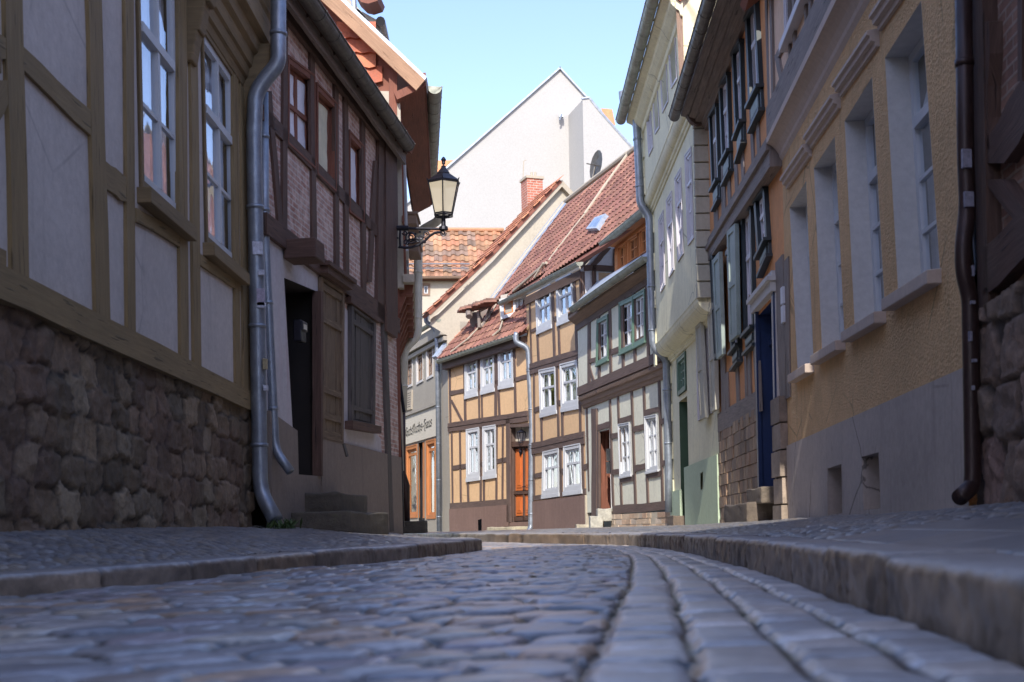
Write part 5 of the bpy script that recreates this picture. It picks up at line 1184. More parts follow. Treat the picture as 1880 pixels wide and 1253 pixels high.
gz0 = F6.sz((1303, 762))[1]; gz1 = F6.sz((1300, 598))[1]
sA, sB = F6.sz((1299, 700))[0], F6.sz((1309, 700))[0]; sC, sD = F6.sz((1282, 700))[0], F6.sz((1290, 700))[0]
for a, b in ((sA, sB), (sC, sD)):
    wn, h = window(H6, F6, rect(max(a, b), min(a, b), gz0, gz1), 0, cas=.06, casp=.02, rec=.05, sash='whitewarm', casmat='whitewarm', curtain='full'); gh.append(h)
for q in (cH(388, 285, 410, 262, 432, 690, 408, 700), cH(442, 225, 468, 198, 478, 655, 455, 668)):
    Q = qpx(F6, q, .08); s_ = MB(); bar(s_, F6, Q, 0, 0, 1, 1, .06, .11); ringbars(s_, F6, Q, .16, .04, .11, .13); bar(s_, F6, Q, .16, .46, .84, .5, .11, .13); s_.build('shutter', M['quoin'], H6)
m = MB(); poly(m, F6, notch([(0, .1), (S6, .1), (S6, j1(S6)+.2), (0, j1(0)+.2)], dqg), 0, 0, gh); m.build('ground_floor_wall', M['green'], H6)
pl6 = F6.line((1263, 858), (1326, 833)); m = MB(); sx = F6.sz((1262, 940))[0]
slq = qpx(F6, cH(402, 938, 413, 930, 413, 1005, 403, 1012), .05)
poly(m, F6, [(0, .05), (sx-.05, .05), (sx-.05, pl6(sx)), (0, pl6(0))], .06, 0, [slq]); m.face([F6.pt(0, pl6(0), .06), F6.pt(sx-.05, pl6(sx), .06), F6.pt(sx-.05, pl6(sx), 0), F6.pt(0, pl6(0), 0)]); m.face([F6.pt(0, .05, .06), F6.pt(0, pl6(0), .06), F6.pt(0, pl6(0), -.1), F6.pt(0, .05, -.1)]); m.face([F6.pt(*p, -.1) for p in slq])
m.build('mint_plinth', M['greenlt'], H6); m = MB(); prism(m, F6, [(sx+.75, .05), (S6, .05), (S6, .95), (sx+.75, .95)], 0, .05); m.build('mint_plinth', M['greenlt'], H6)
def jetty(s0, s1, zf, oa, ob, mat, name, h=.34):
    m = MB(); pr = [(oa, 0), (oa+.03, -.0), (oa+.04, .05), (oa+.07, .06), (oa+.08, .12)]+[(oa+.08+(ob-oa-.06)*math.sin(t), .12+h*.6*(1-math.cos(t))) for t in np.linspace(0, 1.57, 7)]+[(ob+.03, .12+h*.62), (ob+.03, h), (0, h)]
    profile(m, F6, (s0, zf(s0)), (s1, zf(s1)), pr); m.build(name, M[mat], H6, smooth=False)
jetty(0, S6, j1, 0, U6, 'green', 'jetty_cove', .42); jetty(0, S6, j2, U6, V6, 'green', 'upper_cove', .3)
g = lambda l, o: qpx(F6, l, o)
e1 = [cG(347, 715, 376, 675, 388, 1098, 362, 1132), [(1240, 327), (1251, 308), (1256, 466), (1246, 482)], cE(1163, 672, 1188, 628, 1200, 992, 1177, 1030), cE(1128, 762, 1150, 715, 1158, 1062, 1138, 1098)]
e2 = [cG(263, 105, 295, 30, 312, 365, 285, 410), cG(226, 215, 255, 162, 270, 468, 244, 523), cG(191, 345, 214, 300, 230, 588, 210, 620), cG(166, 462, 184, 425, 200, 680, 181, 722)]
h1 = []; h2 = []
for q in e1: wn, h = window(H6, F6, g(q, U6), U6, cas=.07, casp=.012, rec=.02, sash='whitewarm', casmat='whitewarm', transom=.34, rows=(1, 2), curtain='full'); h1.append(h)
for q in e2: wn, h = window(H6, F6, g(q, V6), V6, cas=.07, casp=.012, rec=.02, sash='whitewarm', casmat='whitewarm', transom=.34, rows=(1, 2), curtain='full'); h2.append(h)
ge = F6.sz(cG(100, 440), E6)[1]
m = MB(); poly(m, F6, [(0, j1(0)+.3), (S6, j1(S6)+.3), (S6, j2(S6)+.2), (0, j2(0)+.2)], U6, 0, h1)
m.face([F6.pt(0, j1(0)+.3, U6), F6.pt(0, j2(0)+.2, U6), F6.pt(0, j2(0)+.2, -.5), F6.pt(0, j1(0)+.3, -.5)])
poly(m, F6, [(0, j2(0)+.25), (S6, j2(S6)+.25), (S6, ge+.1), (0, ge+.1)], V6, 0, h2); m.face([F6.pt(0, j2(0)+.25, V6), F6.pt(0, ge+.1, V6), F6.pt(0, ge+.1, -.5), F6.pt(0, j2(0)+.25, -.5)])
m.build('upper_wall', M['green'], H6)
# quoin side face towards the street mouth
m = MB(); n = 11; z_lo, z_hi = j1(0)+.35, j2(0)+.05
for k in range(n):
    za, zb_ = z_lo+(z_hi-z_lo)*k/n, z_lo+(z_hi-z_lo)*(k+1)/n; c0 = F6.pt(-.02, (za+zb_)/2, U6/2-.0); m.box(c0, U6/2+.03+(.0 if k % 2 else .006), .045, (zb_-za)/2-.012)
m.build('quoin_stones', M['quoin'], H6, bevel=.008)
m = MB()
for k in range(22):
    z_ = .6+k*.42; o_ = 0 if z_ < j1(S6) else (U6 if z_ < j2(S6) else V6); m.box(F6.pt(S6-.15-(.05 if k % 2 else 0), z_, o_+.01), .02, .16+(.05 if k % 2 else 0), .19)
m.build('corner_quoins', M['green'], H6, bevel=.006)
pr = [(V6, -.0), (V6+.04, .02), (V6+.06, .1), (V6+.12, .14), (V6+.2, .22), (V6+.22, .3), (E6-.04, .36), (E6-.03, .44)]
m = MB(); profile(m, F6, (-.1, ge-.42), (S6+.05, ge-.42), pr+[(V6, .44)]); m.build('eaves_cornice', M['green'], H6)
gE = F6.line(cG(75, 425), cG(168, 0), E6)
gutter(H6, F6, (-.15, ge+.05), (S6+.15, ge+.05), E6+.08, .11, 'zincgrn', .6, sz=True)
simple_roof(H6, F6, 0, S6, ge+.5, 4.5, 7.5, .62, ((.50, .17, .08), (.56, .2, .1)), tl=False)
body(H6, F6, 0, S6, 0, ge+.2, 7.5, 'green', 'side_wall', o=-.02)
# tiled strip of roof that shows between the two gutters
m = MB(); a = at(*cG(300, -40), 22.2); m.hexa([at(*cG(300, -40), 21.55), at(*cG(330, -40), 21.55), at(*cG(342, 345), 21.55), at(*cG(318, 350), 21.55)], [at(*cG(300, -40), 21.75), at(*cG(330, -40), 21.75), at(*cG(342, 345), 21.75), at(*cG(318, 350), 21.75)], 2, .2); m.build('verge_board', M['cornice'], H6)
pl = Pl(at(*cG(335, 350), 21.58), (1, 0, 0), (0, .3, 1)); tiles(H6, pl.O, (1, 0, 0), (0.0, .25, 1), [(-.02, -.02), (.5, -.02), (.5, 3.), (-.02, 3.)], .24, .34, ((.62, .2, .09), (.56, .17, .08)), name='side_tiles')
# long grey rain pipe and its branch
YQ = 28.0
P = [at(*cG(68, 430), YQ), at(*cG(72, 480), YQ), at(*cG(130, 520), YQ), at(*cG(150, 950), YQ), at(*cG(192, 1000), YQ), at(*cH(188, 0), YQ), at(*cH(200, 385), YQ), at(*cH(258, 430), YQ), at(*cH(270, 900), YQ), at(*cH(270, 1110), YQ)]
downpipe(H6, [p-Vector((.06, .1, 0)) for p in P], .088, 'zinc', rad=.3)
step_block('stone_step', at(1245, 957, 26.8), .17, .5, .12, 0, 'brown stone step before the dark green door of the pale green house', None, (.2, .15, .11), 14)
# ================================================= WHITE TIMBER HOUSE
F7 = Fac((3.617, 28.2), (2.118, 35.3)); S7 = F7.L; U7 = .16
H7 = thing('timber_house', 'ivory half-timbered house with green upper window frames and a wooden dormer under its roof', 'house', F7.pt(S7/2, 0, -3))
jb = F7.line(cV(80, 275), cV(655, 60)); 
h0 = []
for q in (cV(312, 400, 396, 385, 410, 775, 326, 792), cV(508, 343, 598, 325, 612, 738, 522, 758)):
    wn, h = window(H7, F7, qpx(F7, q), 0, cas=.07, casp=.04, rec=.03, transom=None, rows=(3, 3), cols=2, curtain='full', fw=.05, mw=.035, sill=('white', .05, .07, .03)); h0.append(h)
dq7 = qpx(F7, cV(147, 462, 240, 440, 258, 1050, 150, 1052)); dq7 = [(dq7[0][0], dq7[0][1]), (dq7[1][0], dq7[1][1]), (dq7[1][0]-.02, dq7[2][1]), (dq7[0][0], dq7[2][1])]
bp = F7.line(cV(265, 1062), cV(680, 1022))
m = MB(); poly(m, F7, notch([(0, bp(0)), (S7, bp(0)), (S7, jb(S7)+.1), (0, jb(0)+.1)], dq7), 0, 0, h0); m.build('ivory_infill', M['panelw'], H7)
t = MB()
for a, b, w_ in (((238, 260), (262, 1000), 10), ((298, 235), (324, 1000), 10), ((400, 200), (428, 1000), 11), ((490, 160), (520, 990), 11), ((602, 105), (630, 975), 12), ((665, 90), (685, 970), 8)):
    A_, B_ = [(1060+x/4.044*1, 680+y/4.044) for x, y in (a, b)]; post(t, F7, A_, B_, w_/4.044*1.25, F7.sz(B_)[1]-.05, jb(F7.sz(A_)[0])+.05, 0, .03)
for a, b, w_ in (((140, 430), (240, 400), 45), ((245, 492), (303, 480), 38), ((305, 378), (402, 352), 40), ((412, 440), (498, 420), 42), ((500, 318), (604, 290), 42), ((615, 382), (690, 365), 40), ((258, 760), (318, 752), 40), ((325, 815), (420, 800), 46), ((425, 730), (510, 712), 46), ((522, 785), (625, 765), 44), ((630, 690), (690, 680), 40)):
    member(t, F7, cV(*a), cV(*b), w_/4.044, 0, .03)
member(t, F7, cV(262, 1040), cV(690, 1000), 62/4.044, 0, .04); member(t, F7, cV(120, 285), cV(124, 1100), 9, 0, .06, vert=True); member(t, F7, cV(150, 455), cV(152, 1050), 3, 0, .05, vert=True)
t.build('timber_frame', M['brownwood'], H7)
m = MB(); s1 = F7.sz(cV(262, 1080))[0]
blocks(m, F7, -.1, s1, .1, F7.sz(cV(262, 1070))[1], -.1, .04, 3, 8, cols=((.55, .38, .25), (.6, .45, .31), (.5, .33, .22), (.58, .47, .36)), lw=(.3, .7)); m.build('sandstone_base', M['sand'], H7)
m = MB(); prism(m, F7, [(-.1, .05), (s1, .05), (s1, F7.sz(cV(262, 1070))[1]-.01), (-.1, F7.sz(cV(262, 1070))[1]-.01)], -.1, .03); m.build('base_mortar', M['cement'], H7)
# open entrance
m = MB()
for a, b, mt in ((0, 3, 0), (1, 2, 1), (0, 1, 0)): m.face([F7.pt(*dq7[a], .01), F7.pt(*dq7[b], .01), F7.pt(*dq7[b], -.95), F7.pt(*dq7[a], -.95)], [(0, 0), (2, 0), (2, 1), (0, 1)], m=mt)
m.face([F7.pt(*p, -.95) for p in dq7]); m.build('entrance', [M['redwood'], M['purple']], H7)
m = MB(); s_ = dq7[1][0]
m = MB(); q = qpx(F7, cV(150, 462, 210, 448, 210, 1050, 152, 1052), -.2); m.hexa([F7.pt(*p, -.2) for p in (q[0], q[3], q[2], q[1])], [F7.pt(*p, -.28) for p in (q[0], q[3], q[2], q[1])], 2, .4); m.build('open_door', M['redwood'], H7)
for ya, yb in ((585, 675), (682, 768)):
    m = MB(); q = qpx(F7, cV(214, ya, 242, ya-4, 244, yb, 218, yb), .02); m.hexa([F7.pt(*p, .03) for p in q], [F7.pt(*p, -.12) for p in q], .3, .4)
    m.build('mailbox', M['black'], None, label='%s of two black mailboxes beside the entrance of the ivory timber house' % ('upper' if ya < 600 else 'lower'), cat='mailbox', group='mailboxes by the entrance')
# jetty cornice & upper floor
m = MB(); pr = [(0, -.02), (.05, 0), (.07, .07), (.10, .09), (.12, .2), (.17, .22), (.19, .30), (.15, .36), (U7, .5), (0, .5)]; profile(m, F7, (-.1, jb(-.1)), (S7, jb(S7)), pr); m.build('jetty_moulding', M['cornice'], H7)
ub = lambda s: jb(s)+.45
gz7 = F7.line((1051.5, 568), (1189, 474), .48); h1 = []
for q, cu in (([(1099, 588), (1119, 577), (1119.5, 660), (1097.5, 671)], 'full'), ([(1139.5, 556), (1165, 544), (1165.5, 638), (1140, 650)], 'full'), ([(1163.5, 544), (1187, 531), (1188, 626), (1164.5, 639)], 'full')):
    wn, h = window(H7, F7, qpx(F7, q, U7), U7, cas=.10, casp=.05, casmat='framegreen', rec=.02, transom=None, rows=(3, 3), cols=2, fw=.06, mw=.035, curtain='full', sill=('framegreen', .05, .08, .02)); h1.append(h)
eb = F7.line(cQ(185, 1145), cQ(800, 745), U7)
m = MB(); poly(m, F7, [(-.05, ub(0)), (S7, ub(S7)), (S7, eb(S7)+.25), (-.05, eb(0)+.25)], U7, 0, h1); m.build('ivory_infill_upper', M['panelw'], H7)
t = MB(); 
for a, b, w_ in ((cF(1027, 120), cF(1027, 470), 5), (cF(1078, 110), cF(1080, 455), 4), (cF(1136, 70), cF(1142, 440), 4), (cF(1200, 20), cF(1206, 410), 4), (cF(1262, 20), cF(1269, 390), 4), (cF(1330, 0), cF(1338, 340), 4), (cF(1368, 0), cF(1372, 330), 4)): 
    s_ = F7.sz(b, U7)[0]; post(t, F7, a, b, w_, ub(s_)-.02, eb(F7.sz(a, U7)[0])+.1, U7, .03)
for a, b, w_ in ((cF(1030, 295), cF(1080, 280), 8), (cF(1135, 250), cF(1200, 225), 11), (cF(1330, 125), cF(1370, 105), 12), (cF(1265, 195), cF(1330, 160), 6), (cF(1085, 300), cF(1135, 280), 6)): member(t, F7, a, b, w_, U7, .03)
member(t, F7, cF(1030, 330), cF(1068, 460), 4, U7, .028); member(t, F7, cF(1368, 250), cF(1342, 340), 4, U7, .028, vert=True)
t.build('timber_frame_upper', M['brownwood'], H7)
t = MB(); ss = np.linspace(-.1, S7, 12); strip(t, F7, [(s, ub(s)+.14) for s in ss], [(s, ub(s)-.1) for s in ss], 0, U7+.05); t.build('beam', M['brownwood'], H7); t = MB(); strip(t, F7, [(s, eb(s)+.25) for s in ss], [(s, eb(s)+.02) for s in ss], U7-.01, U7+.035); t.build('beam', M['brownwood'], H7)
# boarded eaves
m = MB(); P = lambda s, k: F7.pt(s, eb(s)+.18+(gz7(s)-.12-eb(s)-.18)*k, U7+.04+(.48-.06-U7-.04)*k)
for a, b, d in ((0, .3, .0), (.32, .62, .012), (.64, 1, .024)):
    N = 8
    for i in range(N):
        s0_, s1_ = -.15+(S7+.2)*i/N, -.15+(S7+.2)*(i+1)/N; dd = Vector((0, 0, -d))
        m.face([P(s0_, a)+dd, P(s1_, a)+dd, P(s1_, b)+dd, P(s0_, b)+dd], [(s0_, a), (s1_, a), (s1_, b), (s0_, b)]); m.face([P(s0_, b)+dd, P(s1_, b)+dd, P(s1_, b)+Vector((0, 0, .05)), P(s0_, b)+Vector((0, 0, .05))], [(s0_, 0), (s1_, 0), (s1_, .04), (s0_, .04)])
m.face([P(S7+.05, 0), P(S7+.05, 1), P(S7+.05, 1)+Vector((0, 0, .3)), F7.pt(S7+.05, eb(S7)+.6, 0)]); m.build('eaves_boards', M['cornice'], H7)
gutter(H7, F7, (1051, 567), (1187, 472), .55, .10, 'zincgrn', .6, ext=(.0, .0))
# dormer with three wooden windows, set back above the eaves
FD = Fac(tuple((F7.pt(-.2, 0, -.35)).xy), tuple((F7.pt(S7, 0, -.35)).xy))
H7d = H7
M_o = M['orangewood']
dws = []
for q in (cQ(500, 385, 580, 335, 580, 555, 503, 605), cQ(598, 315, 690, 252, 690, 480, 600, 540), cQ(706, 228, 800, 160, 800, 408, 712, 468)):
    wn, h = window(H7, FD, qpx(FD, q), 0, cas=.03, casp=.03, casmat='orangewood', rec=.03, sash='orangewood', transom=None, rows=(2, 2), cols=2, fw=.035, mw=.022, curtain=None); dws.append(h)
m = MB(); fq = qpx(FD, cQ(462, 395, 462, 655, 900, 370, 900, 30, 420, 355)); poly(m, FD, fq, -.0, 0, dws); m.build('dormer_front', M['orangewood'], H7)
gq = qpx(FD, cQ(345, 345, 740, 30)); FG = .35
gutter(H7, FD, cQ(352, 352), cQ(745, 30), .30, .11, 'zincgrn', .6)
A_, B_ = FD.hit(*cQ(352, 345), .28), FD.hit(*cQ(745, 22), .28); B2 = A_+(B_-A_)*1.5
m = MB(); upv = -FD.n*2.6+Vector((0, 0, .75)); slab(m, [A_, B2, B2+upv, A_+upv], .07); m.build('dormer_roof', M['zincdk'], H7)
m = MB(); a0, b0 = FD.hit(*cQ(420, 380), .0), FD.hit(*cQ(800, 60), .0); dn = Vector((0, 0, -.06)); m.face([A_+dn, B2+dn, B2-FD.n*.28+dn*2, A_-FD.n*.28+dn*2], [(0, 0), (5, 0), (5, .4), (0, .4)]); m.build('dormer_soffit', M['orangewood'], H7)
m = MB(); q = [F7.pt(-.1, gz7(-.1), .5), F7.pt(S7, gz7(S7), .5), FD.pt(S7, FD.sz(cQ(480, 640))[1]+.15, 0), FD.pt(-.1, FD.sz(cQ(800, 450))[1], 0)]; m.face(q, [(0, 0), (7, 0), (7, .9), (0, .9)]); m.build('eaves_flashing', M['lead'], H7)
body(H7, F7, 0, S7, 0, eb(S7/2)+.2, 7, 'panelw', 'side_wall')

# ================================================= three-storey APRICOT HOUSE
F8 = Fac((2.118, 35.3), (.613, 40.3)); S8 = F8.L
H8 = thing('timber_house', 'tall three-storey apricot timber house with white windows under the big red tiled roof', 'house', F8.pt(S8/2, 0, -3))
g8 = F8.line(cT(0, 378), cT(705, 14), .35)
qs = [(cT(247, 325, 402, 232, 415, 702, 262, 770), 'left', .45, (1, 1)), (cT(462, 197, 622, 122, 650, 608, 475, 683), 'sides', .42, (1, 1)), (cF(768, 340, 853, 322, 860, 570, 775, 592), 'sides', .42, (1, 1)), (cF(878, 310, 968, 287, 975, 545, 885, 563), 'half', .42, (1, 1)), (cU(148, 605, 267, 577, 270, 938, 142, 957), 'sides', .38, (1, 1)), (cU(303, 565, 428, 540, 440, 917, 303, 935), 'sides', .38, (1, 1))]
hh = []
def swin(H, Fx, q, cu, tr, rw, o=0):
    wn, h = window(H, Fx, qpx(Fx, q, .03), o, cas=.13, casp=.035, rec=.02, transom=tr, rows=rw, cols=2, curtain=cu, fw=.07, mw=.055, sill=('white', .16, .055, .02)); return h
for q, cu, tr, rw in qs:
    Q = qpx(F8, q, .03); sh_ = .12/dimh(Q); Q = quad_sub(Q, 0, 0, 1, 1-sh_)
    wn, h = window(H8, F8, Q, 0, cas=.13, casp=.04, rec=.02, transom=tr, rows=rw, cols=2, curtain=cu, fw=.06, mw=.05, sill=('white', .12, .06, .02)); hh.append(h)
pb = F8.line(cU(80, 975), cU(490, 925)); m = MB(); poly(m, F8, [(0, pb(0)-.1), (S8, pb(S8)-.1), (S8, g8(S8)+.0), (0, g8(0)+.0)], 0, 0, hh); m.build('apricot_infill', M['orange'], H8)
m = MB(); s_l = F8.sz(cU(470, 1000))[0]; prism(m, F8, [(s_l, .02), (S8, .02), (S8, pb(S8)), (s_l, pb(s_l))], -.1, .05); m.build('plinth', M['plinthbr'], H8)
m = MB(); prism(m, F8, [(-.02, .02), (s_l, .02), (s_l, pb(s_l)), (-.02, pb(0)+.0)], -.1, .045); m.build('cement_patch', M['cement'], H8)
b1, b2, b3 = F8.line(cT(210, 1125), cT(765, 960)), F8.line(cU(85, 580), cU(487, 492)), F8.line(cU(82, 950), cU(500, 900))
t = MB(); ss = np.linspace(0, S8, 10); wob = lambda: random.uniform(-.015, .015)
def band(t, f, h, o=.045):
    strip(t, F8, [(s, f(s)+h/2+wob()) for s in ss], [(s, f(s)-h/2+wob()) for s in ss], -.01, o)
band(t, b1, .33); band(t, b2, .36); band(t, b3, .17, .03); strip(t, F8, [(s, b1(s)+.03) for s in ss], [(s, b1(s)+.0) for s in ss], .04, .06); strip(t, F8, [(s, b2(s)+.03) for s in ss], [(s, b2(s)+.0) for s in ss], .04, .06)
strip(t, F8, [(s, g8(s)-.06) for s in ss], [(s, g8(s)-.30) for s in ss], -.01, .06)
def P8(lst, cr, zlo, zhi, k=1):
    for x0, y0, x1, y1, w_ in lst:
        a, b = cr(x0, y0), cr(x1, y1); sb_ = F8.sz(b)[0]; sa = F8.sz(a)[0]
        post(t, F8, a, b, w_, zlo(sb_) if zlo else F8.sz(b)[1], zhi(sa) if zhi else F8.sz(a)[1], 0, .028)
P8([(180, 390, 200, 1080, 2.5), (645, 140, 672, 910, 3.8), (418, 240, 440, 1000, 4)], cT, b1, lambda s: g8(s)-.2); P8([(262, 770, 275, 1060, 3.6), (483, 680, 493, 980, 3.6)], cT, b1, None)
P8([(712, 120, 745, 900, 6)], cT, b1, lambda s: g8(s)-.2)
P8([(80, 100, 84, 560, 2.5), (250, 0, 262, 490, 3.8), (415, 0, 424, 450, 3.8), (466, 0, 478, 450, 4.5)], cU, b2, b1); P8([(135, 350, 138, 540, 3.4), (289, 310, 292, 485, 3.8)], cU, b2, None)
P8([(80, 600, 82, 920, 2.5), (276, 560, 282, 920, 3.8), (438, 530, 446, 910, 3.8), (482, 500, 494, 900, 6)], cU, b3, b2)
for a, b, w_ in ((cT(190, 733), cT(258, 706), 6), (cT(430, 607), cT(472, 594), 8), (cU(82, 297), cU(124, 285), 9), (cU(256, 243), cU(286, 236), 9), (cU(420, 203), cU(462, 194), 9), (cU(80, 785), cU(146, 774), 9), (cU(276, 752), cU(303, 746), 9), (cU(440, 722), cU(485, 712), 10)): member(t, F8, a, b, w_, 0, .028)
t.build('timber_frame', M['brownwood'], H8)
gutter(H8, F8, cT(-115, 435), cT(706, 12), .35, .10, 'zincgrn', .62)
# big red roof
ev = F8.d; upn = (-F8.n*1.0+Vector((0, 0, 1.32))); RP = Pl(F8.hit(*cT(706, 5), .36), F8.d, upn)
m = MB(); pA = [RP.hit(x, y) for x, y in ((897, 560), (1062, 478), (1108, 450), (1186, 391), (1250, 353), (1250, 215), (1158, 282), (1040, 374))]
slab(m, [p-RP.N*.03 for p in pA], .1); big = m.build('roof', attrtile, H8)
tl = [(.27, .125, .085), (.24, .105, .075), (.31, .15, .10), (.21, .095, .07)]
tiles(big, RP.O, RP.E, RP.U, RP.poly([(900, 556), (1061, 477), (1108, 447), (1186, 388), (1250, 350), (1250, 217), (1157, 284), (1040, 374)]), .26, .36, tl, name='tiling')
m = MB()
for a, b, r in (((1155, 285), (1076, 395), .05), ((1076, 395), (1010, 480), .03), ((899, 560), (1040, 372), .06), ((1040, 372), (1155, 284), .09), ((1157, 283), (1250, 212), .09)):
    A_, B_ = RP.hit(*a)+RP.N*.05, RP.hit(*b)+RP.N*.05; m.tube([A_, (A_+B_)/2+RP.N*.01, B_], r, 8)
m.build('ridge_mortar', M['cement'], big)
m = MB(); q = [RP.hit(893, 560), RP.hit(903, 560), RP.hit(1042, 376), RP.hit(1035, 372)]; m.face([p+RP.N*.06 for p in q]); q = [RP.hit(893, 560), RP.hit(1035, 372)]; m.face([q[0]+RP.N*.06, q[1]+RP.N*.06, q[1]-RP.N*.3, q[0]-RP.N*.3]); m.build('verge_flashing', M['lead'], big)
# roof window, lifted tiles, sagging batten at eave
m = MB(); c = [RP.hit(*cQ(*p)) for p in ((225, 245), (330, 240), (415, 100), (310, 135))]; cc_ = sum(c, Vector())/4
for h_, sc_ in ((.16, 1.0),):
    T_ = [cc_+(p-cc_)*sc_+RP.N*h_ for p in c]; m.face(T_)
    for i in range(4): m.face([c[i], c[(i+1) % 4], T_[(i+1) % 4], T_[i]])
rw = m.build('roof_window', M['lead'], big); m = MB(); m.face([cc_+(p-cc_)*.72+RP.N*.17 for p in c]); m.build('pane', M['glass'], rw)
m = MB(); a, b = RP.hit(*cT(40, 330)), RP.hit(*cT(390, 40)); m.tube([a+RP.N*.1, b+RP.N*.12], .05, 6); a, b = RP.hit(*cT(260, 190)), RP.hit(*cT(380, 60)); m.tube([a+RP.N*.1, b+RP.N*.2], .035, 6); m.build('loose_batten', M['cement'], big)
# side wall rising above the ivory house (purple shade)
sp = [cQ(140, 890), cQ(140, 640), cQ(205, 545), cQ(440, 395), cQ(470, 640), cQ(470, 680)]
m = MB(); FS = Fac(tuple(F8.pt(0, 0, 0).xy), tuple((F8.pt(0, 0, 0)-F8.n*4).xy)); 
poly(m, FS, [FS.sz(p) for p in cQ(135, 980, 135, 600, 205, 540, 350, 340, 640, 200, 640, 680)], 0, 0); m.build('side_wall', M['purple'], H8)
t = MB(); 
for a, b, w_ in ((cQ(158, 620), cQ(158, 900), 8), (cQ(268, 560), cQ(268, 800), 7), (cQ(170, 585), cQ(470, 590), 10), (cQ(400, 395), cQ(265, 555), 11), (cQ(470, 400), cQ(470, 660), 5)): member(t, FS, a, b, w_, 0, .05)
t.build('side_timber', M['darkwood'], H8)
m = MB(); q = cQ(120, 520, 330, 345, 350, 372, 240, 495, 140, 600); m.face([FS.hit(x, y, .18) for x, y in q]); m.face([FS.hit(x, y, .12) for x, y in q]); m.build('barge_board', M['brownwood'], H8)
m = MB(); q = cQ(145, 870, 465, 660, 470, 680, 150, 905); m.hexa([FS.hit(x, y, .12) for x, y in q], [FS.hit(x, y, 0) for x, y in q]); m.build('side_flashing', M['lead'], H8)
body(H8, F8, 0, S8, 0, g8(S8/2)-.2, 5, 'orange', 'rear_wall')

# ================================================= two-storey APRICOT HOUSE with orange door
F9 = Fac((.613, 40.3), (-2.23, 45.8)); S9 = F9.L
H9 = thing('timber_house', 'low two-storey apricot timber house with the carved orange door and patched tiled roof', 'house', F9.pt(S9/2, 0, -3))
g9 = F9.line(cR(0, 365), cR(790, 100), .35); hh = []
for q, cu in ((cR(207, 385, 352, 340, 355, 800, 210, 838), 'sides'), (cR(388, 320, 545, 268, 548, 748, 393, 788), 'sides'), (cR(590, 240, 757, 208, 768, 695, 597, 728), 'sides'), (cS(213, 52, 357, 25, 362, 610, 217, 632), 'full'), (cS(393, 22, 537, -3, 543, 583, 397, 607), 'sides')):
    Q = qpx(F9, q, .04); Q = quad_sub(Q, 0, 0, 1, 1-.13/dimh(Q)); wn, h = window(H9, F9, Q, 0, cas=.14, casp=.045, rec=.02, transom=.36, rows=(1, 1), cols=2, curtain=cu, fw=.06, mw=.055, sill=('white', .13, .07, .02)); hh.append(h)
dq9 = qpx(F9, cS(690, 22, 912, 12, 905, 1062, 692, 1066)); pb9 = F9.line(cS(65, 925), cS(645, 880))
m = MB(); poly(m, F9, notch([(-.22, pb9(0)-.1), (S9, pb9(S9)-.1), (S9, g9(S9)), (-.22, g9(0))], dq9), 0, 0, hh); m.build('apricot_infill', M['orange'], H9)
m = MB(); sd, se = dq9[0][0]+.12, dq9[1][0]-.05; cel = qpx(F9, cS(357, 1045, 398, 1030, 398, 1160, 360, 1165)); poly(m, F9, [(sd, .0), (S9+.03, .0), (S9+.03, pb9(S9)), (sd, pb9(sd))], .05, 0, [cel]); m.face([F9.pt(*p, -.1) for p in cel]); m.face([F9.pt(sd, pb9(sd), .05), F9.pt(S9, pb9(S9), .05), F9.pt(S9, pb9(S9), 0), F9.pt(sd, pb9(sd), 0)])
prism(m, F9, [(-.02, .0), (se, .0), (se, .45), (-.02, .45)], -.2, .04); prism(m, F9, [(se, 0), (sd, 0), (sd, dq9[2][1]), (se, dq9[2][1])], -.5, .03); m.build('plinth', M['plinthbr'], H9)
b4 = F9.line(cR(40, 1160), cR(945, 1025)); b5 = F9.line(cS(65, 890), cS(645, 848))
t = MB(); ss = np.linspace(0, S9, 10); strip(t, F9, [(s, b4(s)+.16+wob()) for s in ss], [(s, b4(s)-.17+wob()) for s in ss], -.01, .05); strip(t, F9, [(s, b4(s)+.03) for s in ss], [(s, b4(s)-.0) for s in ss], .04, .07)
s7 = np.linspace(sd, S9, 7); strip(t, F9, [(s, b5(s)+.1) for s in s7], [(s, b5(s)-.12) for s in s7], -.01, .035); strip(t, F9, [(s, g9(s)-.05) for s in ss], [(s, g9(s)-.32) for s in ss], -.01, .22)
def P9(lst, cr, zlo, zhi):
    for x0, y0, x1, y1, w_ in lst:
        a, b = cr(x0, y0), cr(x1, y1); post(t, F9, a, b, w_, zlo(F9.sz(b)[0]) if zlo else F9.sz(b)[1], zhi(F9.sz(a)[0]) if zhi else F9.sz(a)[1], 0, .03)
hi9 = lambda s: g9(s)-.25
P9([(30, 480, 40, 1110, 3), (199, 400, 212, 1080, 3.8), (362, 335, 372, 1060, 2.8), (562, 265, 560, 1000, 4.4), (578, 300, 603, 990, 3.4), (770, 205, 788, 985, 3.6), (955, 180, 965, 980, 4)], cR, b4, hi9); P9([(400, 785, 405, 1050, 2.6)], cR, b4, None)
P9([(52, 85, 62, 850, 2.4), (142, 80, 152, 840, 2.8), (372, 20, 370, 835, 3.4), (545, 0, 541, 820, 2.8), (612, 0, 608, 812, 2.8)], cS, b5, b4); P9([(230, 630, 233, 835, 3.2), (405, 605, 405, 828, 3.2)], cS, b5, None)
a, b = cS(668, 0), cS(676, 1050); post(t, F9, a, b, 7, dq9[2][1], b4(F9.sz(a)[0]), 0, .05)
